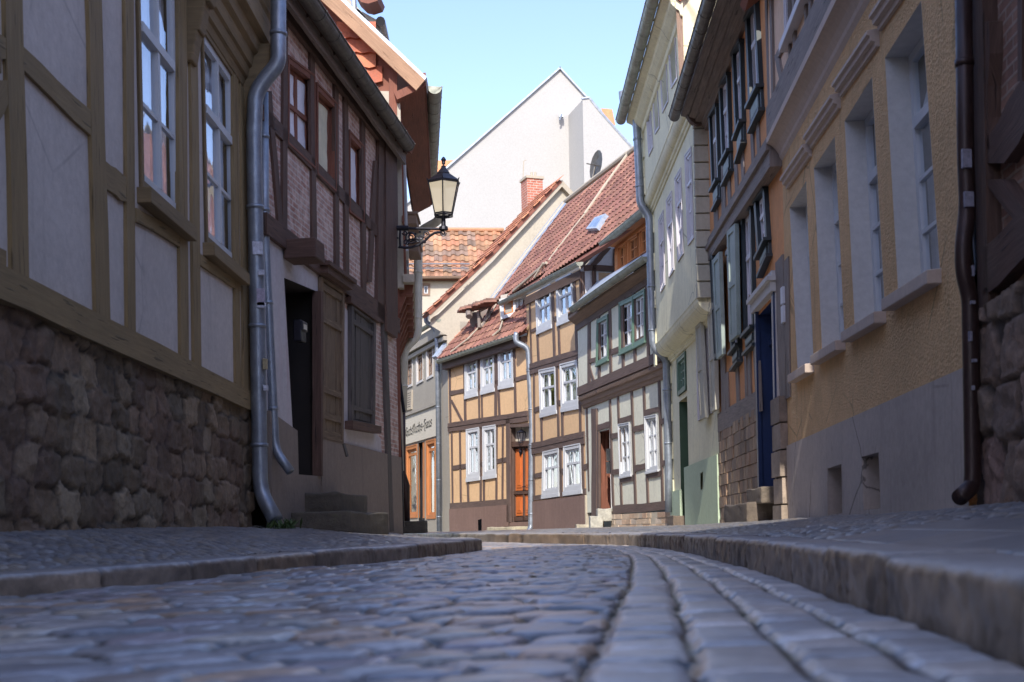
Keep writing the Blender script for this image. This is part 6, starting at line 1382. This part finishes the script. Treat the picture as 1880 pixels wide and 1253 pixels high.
for a, b, w_ in ((cR(35, 767), cR(197, 737), 7.5), (cR(362, 692), cR(395, 682), 7), (cR(555, 642), cR(598, 632), 7), (cR(775, 612), cR(950, 565), 8), (cS(60, 475), cS(215, 452), 8), (cS(370, 435), cS(395, 428), 8), (cS(550, 402), cS(650, 380), 8)): member(t, F9, a, b, w_, 0, .03)
member(t, F9, cR(45, 840), cR(180, 1095), 4, 0, .028); member(t, F9, cS(680, 15), cS(920, 0), 6, 0, .04)
t.build('timber_frame', M['brownwood'], H9)
# door
m = MB()
for a, b in ((0, 3), (1, 2), (0, 1)): m.face([F9.pt(*dq9[a], .03), F9.pt(*dq9[b], .03), F9.pt(*dq9[b], -.3), F9.pt(*dq9[a], -.3)], [(0, 0), (2, 0), (2, .6), (0, .6)])
m.face([F9.pt(dq9[3][0], dq9[3][1], .03), F9.pt(dq9[2][0], dq9[2][1], .03), F9.pt(dq9[2][0], dq9[2][1], -.3), F9.pt(dq9[3][0], dq9[3][1], -.3)]); m.build('door_recess', M['brownwood'], H9)
dd = [F9.sz(p, -.2) for p in cS(742, 245, 915, 235, 912, 1050, 748, 1058)]
m = MB(); ringbars(m, F9, dd, .06, .02, -.3, -.16); bar(m, F9, dd, .62, 0, .70, 1, -.3, -.15); bar(m, F9, dd, 0, .60, 1, .64, -.25, -.14); bar(m, F9, dd, 0, .94, 1, 1, -.25, -.15); bar(m, F9, dd, -.1, -.07, 1.1, 0, -.3, -.06); fr9 = m.build('door', M['darkwood'], H9)
m = MB()
for u0, u1 in ((.07, .61), (.71, 1.0)):
    for v0, v1 in ((.03, .59), (.65, .93)):
        bar(m, F9, dd, u0, v0, u1, v1, -.25, -.20); w_ = u1-u0; bar(m, F9, dd, u0+w_*.2, v0+.04, u0+w_*.8, v1-.04, -.20, -.18); bar(m, F9, dd, u0+w_*.32, v0+.08, u0+w_*.68, v1-.07, -.18, -.165)
m.build('door_panel', M['doororange'], fr9)
m = MB(); c0 = F9.hit(*cS(812, 310), -.15); m.tube([c0+Vector((0, 0, .12)), c0+Vector((0, 0, .03)), c0-Vector((0, 0, .1))], [.05, .07, .01], 8); c0 = F9.hit(*cS(865, 680), -.13); m.tube([c0, c0+F9.n*.06, c0+F9.n*.06+F9.d*.1], .02, 6); m.build('handle', M['black'], fr9)
tr = [F9.sz(p, -.2) for p in cS(742, 30, 915, 20, 915, 190, 742, 200)]
m = MB(); m.face([F9.pt(*p, -.22) for p in tr]); m.build('transom_pane', M['signboard'], fr9)
m = MB(); c0 = F9.hit(*cS(820, 140), -.04); r_ = .11
for k in range(4):
    a0 = k*math.pi/2+.4; e = Vector((math.cos(a0), math.sin(a0), 0)); e2 = Vector((math.cos(a0+math.pi/2), math.sin(a0+math.pi/2), 0)); m.tube([c0+e*r_*1.4+Vector((0, 0, .17)), c0+e*r_*.8-Vector((0, 0, .17))], .014, 5); m.tube([c0+e*r_*1.4+Vector((0, 0, .17)), c0+e2*r_*1.4+Vector((0, 0, .17))], .016, 5); m.face([c0+e*r_*1.5+Vector((0, 0, .17)), c0+e2*r_*1.5+Vector((0, 0, .17)), c0+Vector((0, 0, .28))]); m.tube([c0+e*r_*.8-Vector((0, 0, .17)), c0+e2*r_*.8-Vector((0, 0, .17))], .012, 5)
m.tube([c0+Vector((0, 0, .25)), c0+Vector((0, 0, .6))], .01, 5); pl_ = m.build('porch_lantern', M['black'], None, label='small black lantern hanging in the transom above the orange door', cat='lantern', origin=c0)
gutter(H9, F9, cR(-95, 398), cR(785, 102), .35, .10, 'zincgrn', .62)
YO = 40.1; downpipe(H8, [at(*cR(808, 70), YO), at(*cR(795, 120), YO), at(*cR(800, 180), YO), at(*cR(940, 245), YO), at(*cS(935, 0), YO-.05), at(*cS(925, 1130), YO-.05), at(*cS(885, 1195), YO-.2)], .092, 'zinc', rad=.3)
# lower roof with dormer, ruined shed dormer
up9 = (-F9.n+Vector((0, 0, 1.15))); RQ = Pl(F9.hit(*cR(785, 95), .36), F9.d, up9)
# steep lower roof: choose its plane so that it meets the big roof
pq = [(803, 655), (946, 614), (962, 606), (962, 545), (905, 553), (868, 572)]
m = MB(); slab(m, [RQ.hit(x, y)-RQ.N*.03 for x, y in pq], .1); low = m.build('roof', attrtile, H9)
tiles(low, RQ.O, RQ.E, RQ.U, RQ.poly([(803, 657), (946, 616), (964, 606), (964, 545), (905, 552), (866, 574)]), .26, .36, tl, name='tiling')
m = MB(); a, b = RQ.hit(797, 660), RQ.hit(871, 570); m.hexa([a+RQ.N*.12, b+RQ.N*.12, b+RQ.N*.1+RQ.E*-.35, a+RQ.N*.1-RQ.E*.35], [a, b, b-RQ.E*.35, a-RQ.E*.35]); m.build('verge_flashing', M['lead'], low)
m = MB(); P = [RQ.hit(*cN(520, 970))+RQ.N*.1, RQ.hit(*cN(700, 830))+RQ.N*.1, RQ.hit(*cN(900, 620))+RQ.N*.1, RQ.hit(*cN(1020, 430))+RQ.N*.1]; m.tube(P, .03, 6); P = [RQ.hit(*cN(960, 800))+RQ.N*.1, RQ.hit(*cN(1030, 740))+RQ.N*.1, RQ.hit(*cN(1060, 650))+RQ.N*.1]; m.tube(P, .03, 6); m.build('roof_cable', M['cement'], low)
q = cN(1035, 420, 1160, 395, 1165, 545, 1045, 580); dw_ = [at(x, y, 42.2) for x, y in q]
FW = Fac(tuple((dw_[0]).xy), tuple((dw_[1]).xy)); Q = qpx(FW, q); wn, h = window(low, FW, grow(Q, .08), 0, cas=.12, casp=.05, rec=.02, sash='orangewood', cols=1, transom=None, rows=(1, 1), curtain=None)
Q2_ = qpx(FW, cN(1175, 385, 1250, 372, 1250, 470, 1180, 545)); wn, h = window(low, FW, Q2_, 0, cas=.08, casp=.05, rec=.02, cols=1, transom=None, rows=(1, 1), curtain=None)
m = MB(); rq = [FW.pt(*FW.sz(p), .25) for p in cN(1020, 425, 1260, 372)]; slab(m, [rq[0], rq[1], rq[1]-FW.n*1.2+Vector((0, 0, .4)), rq[0]-FW.n*1.2+Vector((0, 0, .4))], .08)
prism(m, FW, grow(quad_sub(Q, 0, 0, 1.9, 1), .1), -1.2, -.06); m.build('dormer_box', M['cement'], low)
m = MB()
for k in range(11):   # broken tiles and battens of the ruined dormer
    x0 = 645+k*27+random.uniform(-6, 6); y0 = 520-k*9+random.uniform(-6, 6); c0 = at(*cN(x0, y0), 44.6-k*.12); m.box(c0, .24, .22, .035, random.uniform(-.4, .4), 0, random.choice(tl)); m.box(c0+Vector((.05, .1, .09)), .24, .22, .03, random.uniform(-.4, .4), 0, random.choice(((.2, .12, .09), (.25, .16, .12))))
m.build('broken_tiles', M['tile'], low)
m = MB()
for a, b, r in ((cN(790, 500), cN(925, 440), .06), (cN(800, 520), cN(935, 455), .05), (cN(690, 520), cN(690, 580), .12), (cN(790, 530), cN(800, 700), .07), (cN(910, 470), cN(900, 600), .04), (cN(925, 450), cN(830, 690), .06)): m.tube([at(*a, 44.2), at(*b, 44.0)], r, 6)
q = cN(690, 545, 790, 520, 900, 500, 900, 560, 730, 700, 700, 650); m.face([at(x, y, 44.9) for x, y in q]); m.build('ruined_dormer', M['greywood'], low)
body(H9, F9, 0, S9, 0, g9(S9/2)-.3, 5, 'orange', 'rear_wall')
step_block('stone_step', at(*cS(665, 1172), 40.9), .92, .3, .16, ang(F9), 'long cream stone step below the orange door', None, (.45, .40, .28), 21)
for i, (x0, x1, y, Yb, lab) in enumerate(((145, 250, 1075, 33.0, 'upper small step of the ivory house entrance'), (90, 185, 1130, 32.6, 'lower small step of the ivory house entrance with bluish sides'))):
    a, b = at(*cV(x0, y), Yb), at(*cV(x1, y), Yb); step_block('stone_step', (a+b)/2, (b-a).length/2, .3, .17, 0, lab, 'steps to the ivory house', (.42, .40, .34), 30+i)
a, b = at(*cV(-10, 1165), 34.6), at(*cV(85, 1165), 34.6); step_block('stone_step', (a+b)/2, (b-a).length/2, .3, .08, 0, 'flat low slab against the brown base of the tall apricot house', None, (.42, .37, .28), 40)

# ================================================= GREY-BEIGE SHOP HOUSE and its cream gable
F10 = Fac((-2.23, 45.85), (-4.6, 52.8)); S10 = F10.L
H10 = thing('shop_house', 'grey-beige shop house with orange-framed shop windows and lettered sign board', 'house', F10.pt(S10/2, 0, -3))
e10 = F10.line((785, 588), (748, 640), .1); ze = F10.sz((803, 600))[1]
hh = []
for q in (cF(75, 240, 110, 228, 108, 425, 73, 440), cF(128, 185, 165, 165, 165, 400, 130, 420), cF(182, 165, 217, 145, 217, 375, 183, 395)):
    wn, h = window(H10, F10, qpx(F10, q), 0, cas=.1, casp=.03, casmat='reveal', rec=.05, sash='cornice', transom=.4, rows=(1, 2), cols=2, curtain=None, fw=.07, mw=.06); hh.append(h)
for q in (cO(68, 522, 158, 498, 162, 1085, 72, 1092), cO(228, 475, 303, 455, 303, 1092, 232, 1096)):
    wn, h = window(H10, F10, qpx(F10, q), 0, cas=.16, casp=.02, casmat='orangewood', rec=.06, sash='orangewood', transom=.08, rows=(1, 1), cols=1, curtain=None, fw=.1, mw=.05); hh.append(h)
dr = qpx(F10, cO(165, 492, 215, 480, 215, 1088, 168, 1088))
m = MB(); poly(m, F10, notch([(0, .1), (S10, .1), (S10, ze), (0, ze)], dr), 0, 0, hh); m.build('grey_wall', M['greyhouse'], H10)
m = MB(); bar(m, F10, dr, .6, 0, 1, 1, -.3, -.02); bar(m, F10, dr, 0, 0, 1, 1, -.5, -.3); m.build('shop_door', M['orangewood'], H10)
m = MB(); s_ = F10.sz((806, 700))[0]
for z0_, z1_, o_ in ((ze-.7, ze-.55, .14), (ze-.5, ze-.1, .25)): prism(m, F10, [(0, z0_), (S10, z0_), (S10, z1_), (0, z1_)], 0, o_)
sg = qpx(F10, cF(62, 735, 222, 690, 222, 545, 62, 598)); 
prism(m, F10, [(s_, 0.05), (s_+.0, .9), (0, .9), (0, .05)], 0, .05); m.build('pilaster', M['greyhouse'], H10)
m = MB(); prism(m, F10, [(s_+.1, sg[0][1]), (S10, sg[0][1]), (S10, sg[2][1]+.1), (s_+.1, sg[2][1]+.1)], 0, .05); sb_ = m.build('sign_board', M['signboard'], H10)
m = MB(); prism(m, F10, [(s_+.1, sg[2][1]+.1), (S10, sg[2][1]+.1), (S10, sg[2][1]+.22), (s_+.1, sg[2][1]+.22)], 0, .12); m.build('cornice', M['greyhouse'], H10)
# blackletter inscription drawn with a slanted broad nib
GL = {'G': [[(.8, .85), (.45, 1), (.12, .75), (.12, .25), (.45, 0), (.85, .2), (.85, .5), (.5, .55)], [(.45, .95), (.45, .1)], [(.85, .2), (.85, -.05)]],
      'u': [[(.05, .55), (.2, .65), (.2, .12), (.4, 0), (.62, .15)], [(.62, .65), (.62, .1), (.75, 0)]], 't': [[(.3, .9), (.3, .12), (.5, 0), (.6, .08)], [(.05, .62), (.6, .62)]],
      's': [[(.6, .6), (.35, .68), (.12, .5), (.55, .22), (.35, 0), (.08, .08)]], 'M': [[(.02, .8), (.15, .95), (.22, .75), (.22, .1), (.05, -.1)], [(.22, .8), (.5, 1), (.58, .8), (.58, .08)], [(.58, .8), (.86, 1), (.95, .8), (.95, .15), (1.08, 0)]],
      'h': [[(.15, 1.0), (.15, .0)], [(.15, .5), (.4, .68), (.58, .5), (.58, .1), (.4, -.22)]], '-': [[(.1, .36), (.5, .36)]],
      'H': [[(.05, .8), (.2, 1), (.3, .8), (.3, .1), (.1, 0)], [(.3, .45), (.6, .62), (.78, .45), (.78, 0), (.5, -.25), (.3, -.15)], [(.3, 1.0), (.75, .95)]], 'a': [[(.1, .58), (.35, .68), (.52, .55), (.52, .1), (.7, 0)], [(.5, .4), (.12, .3), (.12, .08), (.3, 0), (.52, .15)]]}
AD = {'G': 1.0, 'u': .82, 't': .62, 's': .68, 'M': 1.2, 'h': .74, '-': .6, 'H': .95, 'a': .76}
tot = sum(AD[c] for c in 'GutsMuths-Haus'); sA, zA = F10.sz(cF(78, 690)); sB, zB = F10.sz(cF(216, 632)); m = MB(); x = 0
hgt = F10.sz(cF(80, 645))[1]-F10.sz(cF(80, 690))[1]; sc_ = (sB-sA)/tot
for ch in 'GutsMuths-Haus':
    for st_ in GL[ch]:
        P = [(sA+(x+p[0])*sc_, zA+(zB-zA)*((x+p[0])/tot)+p[1]*hgt) for p in st_]; nb = (.055*sc_*1.3, .055*hgt*1.2)
        for a, b in zip(P[:-1], P[1:]):
            q = [(a[0]-nb[0], a[1]-nb[1]), (b[0]-nb[0], b[1]-nb[1]), (b[0]+nb[0], b[1]+nb[1]), (a[0]+nb[0], a[1]+nb[1])]; m.face([F10.pt(*p, .056) for p in q])
        for a in P: m.face([F10.pt(a[0]+nb[0]*sx*1.25, a[1]+nb[1]*sz_*1.25, .058) for sx, sz_ in ((-1, -1), (1, -.2), (1, 1), (-1, .2))])
    x += AD[ch]
m.build('sign_lettering', M['black'], sb_)
m = MB(); pq_ = qpx(F10, cF(74, 460, 108, 445, 106, 545, 72, 555)); bar(m, F10, pq_, 0, 0, 1, 1, 0, .05); pq2 = m.build('stone_tablet', M['cement'], H10)
m = MB()
for k in range(7): bar(m, F10, pq_, .12+.05*(k % 2), .1+k*.12, .88-.04*(k % 3), .135+k*.12, .05, .053)
m.build('tablet_lines', M['greyplank'], pq2)
# gable: frontal wall turning the corner
G1 = Vector((-2.23, 45.85, 0)); gd_ = Vector((1, .343, 0)).normalized(); FG_ = Fac(tuple(G1.xy), tuple((G1+gd_*9).xy))
# the corner pilaster strip and gable polygon
gp = [FG_.sz(p) for p in ((790, 585), (805, 577), (905, 480), (1030, 342), (1046, 358), (1075, 395), (1120, 460), (1120, 700), (829, 700), (829, 600))]
low_l = FG_.sz((829, 640))[0]
m = MB(); poly(m, FG_, [(0, 0), (gp[7][0], 0)]+[gp[6], gp[4], gp[3], gp[2], gp[1], (gp[0][0], gp[0][1]), (gp[0][0], gp[0][1]-.25), (0, gp[0][1]-.6)], 0)
m.build('gable_wall', M['creamw'], H10)
m = MB()
for k, (a, b) in enumerate((((786, 580), (905, 468)), ((905, 468), (1028, 336)), ((1028, 336), (1052, 362)), ((1052, 362), (1100, 430)))):
    A_, B_ = FG_.hit(*a, .0), FG_.hit(*b, .0); n_ = Vector((0, 0, 1)); m.hexa([A_+FG_.n*.22+n_*.05, B_+FG_.n*.22+n_*.05, B_+FG_.n*.22-n_*.2, A_+FG_.n*.22-n_*.2], [A_+n_*.05, B_+n_*.05, B_-n_*.2, A_-n_*.2], 3, .25, back=True)
m.build('verge_board', M['cement'], H10)
RB = [(786, 578), (905, 466), (1028, 334)]
back = Vector((F10.d.x, F10.d.y, 0))*8
m = MB()
for a, b, bk9 in zip(RB[:-1], RB[1:], (.9, 2.4)):
    back = Vector((F10.d.x, F10.d.y, 0))*bk9
    A_, B_ = FG_.hit(*a, .25), FG_.hit(*b, .25); slab(m, [A_+Vector((0, 0, .08)), B_+Vector((0, 0, .08)), B_+back+Vector((0, 0, .08)), A_+back+Vector((0, 0, .08))], .12)
rt = m.build('roof', attrtile, H10)
for a, b, bk9 in zip(RB[:-1], RB[1:], (.9, 2.4)):
    A_, B_ = FG_.hit(*a, .25), FG_.hit(*b, .25); L_ = (B_-A_).length; Ux = (B_-A_); Ex = back.normalized(); Ux = Ux-Ex*Ux.dot(Ex); tiles(rt, A_+Vector((0, 0, .1)), Ex, Ux, [(0, 0), (bk9, 0), (bk9, L_), (0, L_)], .25, .34, ((.50, .2, .1), (.42, .16, .09), (.56, .24, .12)), name='tiling', prof='flat')
A_ = FG_.hit(1000, 410); m = MB(); cps = [at(955, 395, 49.5), at(997, 370, 49.5)]
cb = at(977, 368, 50.2); m.box(cb, .33, .36, .80, .33); m2 = m.build('chimney', M['brickred'], rt)
m = MB(); ct = cb+Vector((0, 0, .82)); m.box(ct, .38, .41, .05, .33); m.tube([ct, ct+Vector((0, 0, .3))], .05, 6); m.tube([ct+Vector((.15, 0, 0)), ct+Vector((.15, 0, .3))], .05, 6); m.tube([ct+Vector((-.35, 0, 0)), ct+Vector((-.3, 0, .75)), ct+Vector((-.2, 0, .8))], .02, 5); m.build('chimney_cap', M['cement'], m2)
YG = 46.6; downpipe(H10, [at(783, 577, YG), at(781, 590, YG), at(801, 606, YG), at(803, 640, YG), at(806, 976, YG)], .085, 'zinc', rad=.3)
gutter(H10, F10, (0, ze+.05), (S10, ze+.05), .32, .1, 'zincgrn', sz=True)
body(H10, F10, 0, S10, 0, ze, 6, 'greyhouse', 'side_wall')

# ================================================= BACKGROUND: small house, big white gable
B1 = at(740, 580, 57); FB = Fac((B1.x, 57), (at(960, 580, 57).x, 57.4)); HB = thing('plastered_house', 'small cream house behind the shop with patchy orange roof and one tiny window', 'house', FB.pt(3, 0, -3))
wn, h = window(HB, FB, qpx(FB, cN(195, 228, 285, 232, 282, 362, 195, 360)), 0, cas=.1, casp=.03, casmat='cornice', rec=.05, cols=1, transom=None, rows=(1, 1), curtain=None)
zE = FB.sz((830, 512))[1]; m = MB(); poly(m, FB, [(-3, 0), (FB.L, 0), (FB.L, zE), (-3, zE)], 0, 0, [h]); m.build('wall', M['creamw'], HB)
RPb = Pl(FB.hit(830, 510, .3), FB.d, -FB.n+Vector((0, 0, 1.05))); q = [(700, 510), (858, 510), (925, 425), (700, 423)]
m = MB(); slab(m, [RPb.hit(x, y)-RPb.N*.04 for x, y in q], .12); rb_ = m.build('roof', attrtile, HB)
tiles(rb_, RPb.O, RPb.E, RPb.U, RPb.poly([(700, 512), (856, 512), (925, 424), (700, 422)]), .40, .42, ((.40, .21, .12), (.44, .24, .14), (.38, .19, .11), (.27, .18, .13), (.40, .19, .1), (.42, .23, .13)), name='tiling', jit=.03, amp=2.2)
m = MB(); A_, B_ = RPb.hit(700, 424)+RPb.N*.08, RPb.hit(925, 425)+RPb.N*.08; m.tube([A_, B_], .10, 8, (.48, .24, .13)); m.build('ridge', M['tile'], rb_)
m = MB(); A_, B_ = RPb.hit(700, 495)+RPb.N*.3, RPb.hit(862, 495)+RPb.N*.3; m.tube([A_, B_], .03, 6); A2 = RPb.hit(700, 503)+RPb.N*.3; B2_ = RPb.hit(858, 503)+RPb.N*.3; m.tube([A2, B2_], .02, 6); m.build('snow_guard', M['zinc'], rb_)
gutter(HB, FB, (-3, zE), (FB.sz((856, 512))[0], zE), .42, .1, 'cornice', sz=True)
body(HB, FB, -3, FB.L, 0, zE, 7, 'creamw', 'side_wall')

C0 = at(1027, 125, 66); wd_ = Vector((1, .27, 0)).normalized(); FWH = Fac(tuple((C0-wd_*16).xy), tuple((C0+wd_*10).xy))
HW = thing('gabled_house', 'huge windowless white gable rising behind all the other roofs', 'house', FWH.pt(14, 0, -5))
L1 = FWH.line((830, 300), (1027, 127)); R1 = FWH.line((1027, 127), (1165, 277)); ap = FWH.sz((1027, 126)); sl_0 = FWH.sz((640, 470))[0]; sr_0 = FWH.sz((1240, 360))[0]; sc0 = FWH.sz((1068, 180))[0]
m = MB(); poly(m, FWH, [(sl_0, 0), (sr_0, 0), (sr_0, R1(sr_0)), ap, (sl_0, L1(sl_0))], 0)
DP = 2.4; zz = lambda x, y: FWH.sz((x, y), DP); s_c = zz(1072, 300)[0]
prism(m, FWH, [(s_c, 0), (zz(1235, 300)[0], 0), zz(1235, 352), zz(1165, 278), zz(1101, 205), zz(1081, 181), (s_c, zz(1072, 184)[1])], 0, DP); m.build('gable_wall', M['whitegable'], HW)
m = MB()
for a, b in (((sl_0, L1(sl_0)), ap), (ap, (sr_0, R1(sr_0)))):
    A_, B_ = FWH.pt(*a, .15), FWH.pt(*b, .15); up_ = Vector((0, 0, .06)); bk_ = -FWH.n*9; slab(m, [A_+up_, B_+up_, B_+up_+bk_, A_+up_+bk_], .09)
A_, B_, C_, D_ = [FWH.pt(*zz(*p), DP) for p in ((1068, 182), (1082, 180), (1101, 204), (1170, 282))]; m.tube([A_, B_], .07, 5); m.tube([B_, C_], .07, 5); m.tube([C_, D_], .07, 5); m.build('roof_verge', M['lead'], HW)
m = MB(); c0 = FWH.hit(1028, 214, .1); m.tube([c0, c0+FWH.n*.3, c0+FWH.n*.3-Vector((.1, 0, .3))], .05, 6); m.box(c0+FWH.n*.2, .12, .1, .12); m.build('wall_lamp', M['zinc'], HW)
m = MB(); m.hexa([at(1103, 199, 74), at(1124, 201, 74), at(1130, 231, 74), at(1112, 224, 74)], [at(1103, 199, 76), at(1124, 201, 76), at(1130, 231, 76), at(1112, 224, 76)], m=0, col=(.6, .26, .12), back=True); m.build('rear_roof', M['tile'], HW)
m = MB(); q = [(800, 295), (842, 294), (822, 318), (790, 340)]; m.hexa([at(x, y, 73) for x, y in q], [at(x, y, 75) for x, y in q], col=(.62, .27, .12), back=True); m.build('side_roof', M['tile'], HW)
body(HW, FWH, sl_0, sr_0, 0, 14, 9, 'whitegable', 'side_wall')
# satellite dish on the ridge
m = MB(); c0 = RP.hit(1092, 330)+RP.N*.1; dc = at(1099, 305, (c0.y)); m.tube([c0, dc+Vector((-.12, 0, -.0))], .035, 6)
N = 14; ax = Vector((-.93, -.35, .1)).normalized(); e1 = ax.orthogonal().normalized(); e2 = ax.cross(e1); r_ = .52; ring = [dc+(e1*math.cos(6.283*k/N)+e2*math.sin(6.283*k/N))*r_+ax*.1 for k in range(N)]
mid = [dc+(e1*math.cos(6.283*k/N)+e2*math.sin(6.283*k/N))*r_*.55+ax*.02 for k in range(N)]
for k in range(N): m.face([ring[k], ring[(k+1) % N], mid[(k+1) % N], mid[k]]); m.face([mid[k], mid[(k+1) % N], dc])
m.tube([dc, dc+ax*.45], .02, 5); m.build('satellite_dish', M['zincdk'], None, label='dark round satellite dish on the ridge of the big red roof', cat='satellite dish', origin=c0)

# ================================================= unseen house added behind the viewer to keep the sun off the street
FR = Fac((-5.4, -7), (3.4, -7), side=(0, 10)); HR = thing('plastered_house', 'unseen tall cream house added behind the viewer to shade the street', 'house', (0, -9, 0))
hh = []
for fl in range(3):
    for k in range(3):
        s_ = 1.0+k*2.8; wn, h = window(HR, FR, rect(s_, s_+1.1, 1.2+fl*3.2, 2.9+fl*3.2), 0, cas=.1, rec=.08); hh.append(h)
m = MB(); poly(m, FR, [(0, -.05), (8.8, -.05), (8.8, 11.5), (0, 11.5)], 0, 0, hh); m.build('wall', M['creamw'], HR); body(HR, FR, 0, 8.8, 0, 11.5, 10, 'creamw', 'side_wall')
simple_roof(HR, FR, 0, 8.8, 11.5, 7.5, 10, .6, ((.33, .13, .08),), tl=False)

# ================================================= the street's left bend, seen only in the window panes
FL = Fac((-5.0, 33), (-8.6, 45), side=(0, 40)); HLf = thing('plastered_house', 'cream house on the left bend, mirrored in the panes of the apricot houses', 'house', FL.pt(6, 0, -3))
hh = []
for fl in range(2):
    for k in range(5):
        s_ = .9+k*2.3; wn, h = window(HLf, FL, rect(s_, s_+1.0, 1.3+fl*2.9, 2.9+fl*2.9), 0, cas=.1, rec=.05); hh.append(h)
m = MB(); poly(m, FL, [(0, 0), (FL.L, 0), (FL.L, 6.4), (0, 6.4)], 0, 0, hh); m.build('wall', M['creamw'], HLf); body(HLf, FL, 0, FL.L, 0, 6.4, 5, 'creamw', 'side_wall'); simple_roof(HLf, FL, 0, FL.L, 6.4, 3.2, 5, .5, ((.33, .13, .08),), tl=False)
def tree(x, y, h, r, label, seed):
    rn = random.Random(seed); T = thing('leafy_tree', label, 'tree', (x, y, 0)); m = MB(); o = Vector((x, y, 0))
    m.tube([o, o+Vector((.1, 0, h*.25)), o+Vector((0, .1, h*.5)), o+Vector((.1, 0, h*.8))], [.28, .22, .16, .05], 8); tips = []
    for k in range(9):
        a = k*2.4; b0 = o+Vector((0, 0, h*(.3+.05*k))); e = b0+Vector((math.cos(a), math.sin(a), .7))*r*rn.uniform(.5, .8); m.tube([b0, (b0+e)/2+Vector((0, 0, .1)), e], [.1, .06, .02], 6); tips.append(e)
    m.build('trunk', M['oldwood'], T); L = MB(); cl = [(t_, rn.uniform(.7, 1.2)) for t_ in tips]+[(o+Vector((rn.uniform(-.6, .6)*r, rn.uniform(-.6, .6)*r, h*rn.uniform(.4, 1))), rn.uniform(.8, 1.3)) for _ in range(14)]
    for c, s_ in cl:
        k_ = rn.uniform(.6, 1.3)
        for _ in range(260):
            d = Vector((rn.gauss(0, 1), rn.gauss(0, 1), rn.gauss(0, .8))).normalized()*s_*rn.uniform(.5, 1.0); p = c+d; a = Vector((rn.uniform(-1, 1), rn.uniform(-1, 1), rn.uniform(-1, 1))).normalized(); b = a.orthogonal().normalized(); q = .13
            L.face([p-a*q, p+b*q*.5, p+a*q, p-b*q*.5], None, (k_*rn.uniform(.7, 1.3),)*3)
    L.build('crown', M['leaf'], T)
tree(-10.5, 53.5, 9, 3.2, 'nearer yellow-green street tree mirrored in the shop windows', 3)
tree(-12.5, 61, 11, 4, 'taller yellow-green tree farther down the left street, mirrored in the shop windows', 5)
tree(-9.5, 47.5, 6, 2.0, 'small young street tree beside the cream house on the left bend', 8)
